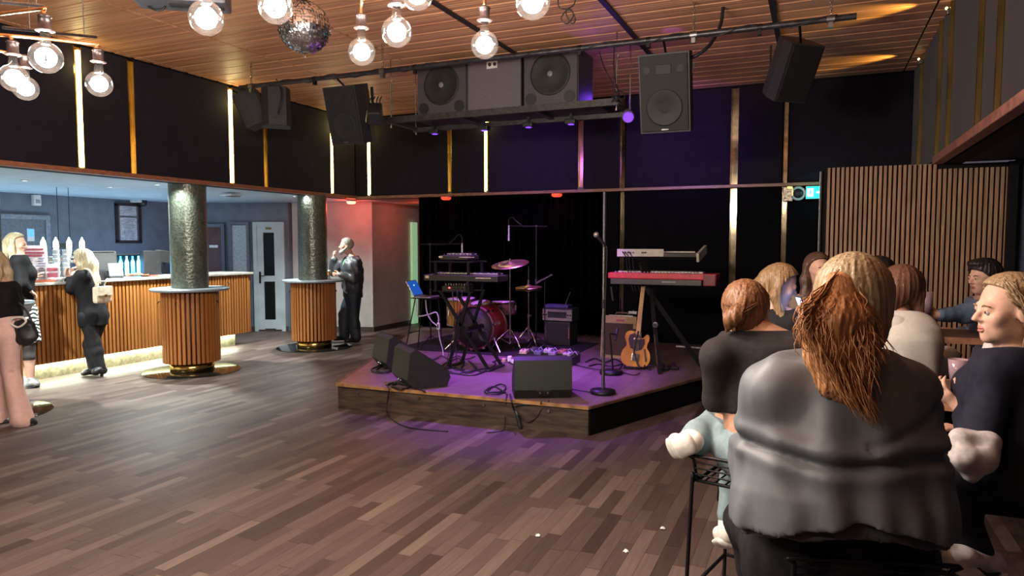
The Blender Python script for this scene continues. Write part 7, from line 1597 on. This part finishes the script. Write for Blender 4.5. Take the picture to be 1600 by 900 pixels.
vv.mesh('bag_body', BLACKP, hb, off=(0,0,0)); MB().tube(catmull([(-.08,0,.18),(-.09,0,.30),(-.12,.02,.42)],5),.010,8).tube(catmull([(.08,0,.18),(.03,0,.30),(-.12,.02,.42)],5),.010,8).build('strap', BLACKP, hb); MB().tube(catmull([(-.09,-.06,.19),(0,-.075,.15),(.07,-.065,.2),(.04,-.07,.24),(-.05,-.065,.23),(-.09,-.06,.19)],5),.010,6).build('white_trim', WHITEP, hb)
# ------------------------------------------------------------------ woman in zebra skirt behind her
bz = pz(48, 604, 0); Dz = (Vector(bz)-CAMP).dot(FW); f12 = nrm(RTn*.75+FWn*.55)
def Q4(px, py, dD=0.): return P_(px, py, Dz+dD)
g12 = Fig(Q4(29,402), Q4(36,480), f12, Q4(26,381), hf=nrm(RTn*.92+FWn*.25), hpitch=.10, hs=1.0, sw=.160, fat=1.05)
g12.arm('R', Q4(34,444,-.16), Q4(44,452,-.1)); g12.arm('L', Q4(40,444,.2), Q4(50,436,.25))
g12.leg('R', Q4(44,540,-.05), Q4(48,594,-.05), Q4(60,602,-.05)); g12.leg('L', Q4(38,540,.1), Q4(40,592,.1), Q4(50,600,.12))
g12.body('person', 'blonde woman in black top and zebra skirt standing at the bar', h=.008, loc=(bz.x, bz.y, 0)); g12.face((.25,.17,.1))
g12.garment('top', BSUIT, lambda v: (g12.torso(v, .018), g12.arms(v, .020, .95), v.cut(g12.neck+g12.up*.015, g12.up), v.cut(Q4(36,474), -ZUP)), h=.009, wr=(.004,28,4))
ZEB, N, L, b = newmat('zebra_print_fabric'); tc = N.new('ShaderNodeTexCoord'); wv = N.new('ShaderNodeTexWave'); wv.inputs['Scale'].default_value = 7; wv.inputs['Distortion'].default_value = 9; wv.inputs['Detail'].default_value = 2; wv.bands_direction = 'Z'
L.new(tc.outputs['Object'], wv.inputs['Vector']); cr = N.new('ShaderNodeValToRGB'); cr.color_ramp.elements[0].position = .45; cr.color_ramp.elements[1].position = .52; cr.color_ramp.elements[0].color = (.01,.01,.01,1); cr.color_ramp.elements[1].color = (.7,.7,.7,1); L.new(wv.outputs['Fac'], cr.inputs['Fac']); L.new(cr.outputs['Color'], b.inputs['Base Color']); b.inputs['Roughness'].default_value = .7
g12.garment('skirt', ZEB, lambda v: (v.ecap(Q4(36,474), Q4(37,486), g12.x, (.14,.11), (.172,.13), .03), v.ecap(Q4(37,486), Q4(42,534), g12.x, (.175,.135), (.165,.14), .03), v.cut(Q4(36,470), ZUP), v.cut(Q4(40,534), -ZUP)), h=.009, wr=(.004,26,5))
for sd in 'LR': g12.shoe(sd, mat('silver_shoe_leather', (.35,.35,.37), .35, .4), 'shoe', .008, .008, BLACKM, -.02)
g12.garment('stocking', mat('dark_tights', (.03,.025,.025), .6), lambda v: (g12.legs(v, .006, .72)), h=.009, wr=None)
vv = Vol(g12.head-V3(.24,.24,.42), g12.head+.22, .008); longhair(g12, vv, .24, .036, 4, .02); vv.mesh('hair', H10, g12.o)

# ------------------------------------------------------------------ paper scraps on the dance floor
for i, (px, py, lab) in enumerate(((840,838,'tiny white paper scrap on the floor, leftmost of the three'),(978,862,'tiny white paper scrap on the floor, nearest to the camera'),(1035,827,'tiny white paper scrap on the floor beside the stool leg'))):
    q = pz(px, py, .002); mb = MB(); vs = []; fs_ = []
    rg2 = np.random.default_rng(40+i)
    for a in range(9): vs.append((.018*math.cos(a*.7)*rg2.uniform(.5,1.1), .014*math.sin(a*.7)*rg2.uniform(.5,1.1), rg2.uniform(0,.010)))
    for a in range(9): vs.append((vs[a][0]*.7, vs[a][1]*.7, vs[a][2]+.006))
    mb.add(vs, [(a,(a+1)%9,9+(a+1)%9,9+a) for a in range(9)]+[tuple(range(9,18)), tuple(range(9))[::-1]])
    o_ = mb.build('paper_scrap', WHITEP); o_.location = (q.x, q.y, .001); tag(o_, lab, 'litter', 'paper scraps on the dance floor')
# ------------------------------------------------------------------ camera, world, view
cam = bpy.data.cameras.new('camera'); co = bpy.data.objects.new('camera', cam); COL.objects.link(co)
cam.sensor_width = 36.; cam.lens = F_*36/1600; cam.clip_start = .05
co.location = CAMP; co.rotation_euler = FW.to_track_quat('-Z', 'Y').to_euler()
sc = bpy.context.scene; sc.camera = co
w = bpy.data.worlds.new('world'); sc.world = w; w.use_nodes = True
w.node_tree.nodes['Background'].inputs[0].default_value = (.58,.5,.68,1); w.node_tree.nodes['Background'].inputs[1].default_value = .13
sc.view_settings.view_transform = 'Standard'; sc.view_settings.look = 'None'; sc.view_settings.gamma = 1; sc.view_settings.use_curve_mapping = False
sc.view_settings.exposure = 0.
cy = sc.cycles; cy.use_denoising = True; cy.max_bounces = 8; cy.diffuse_bounces = 4; cy.glossy_bounces = 4; cy.transparent_max_bounces = 24; cy.sample_clamp_indirect = 4.
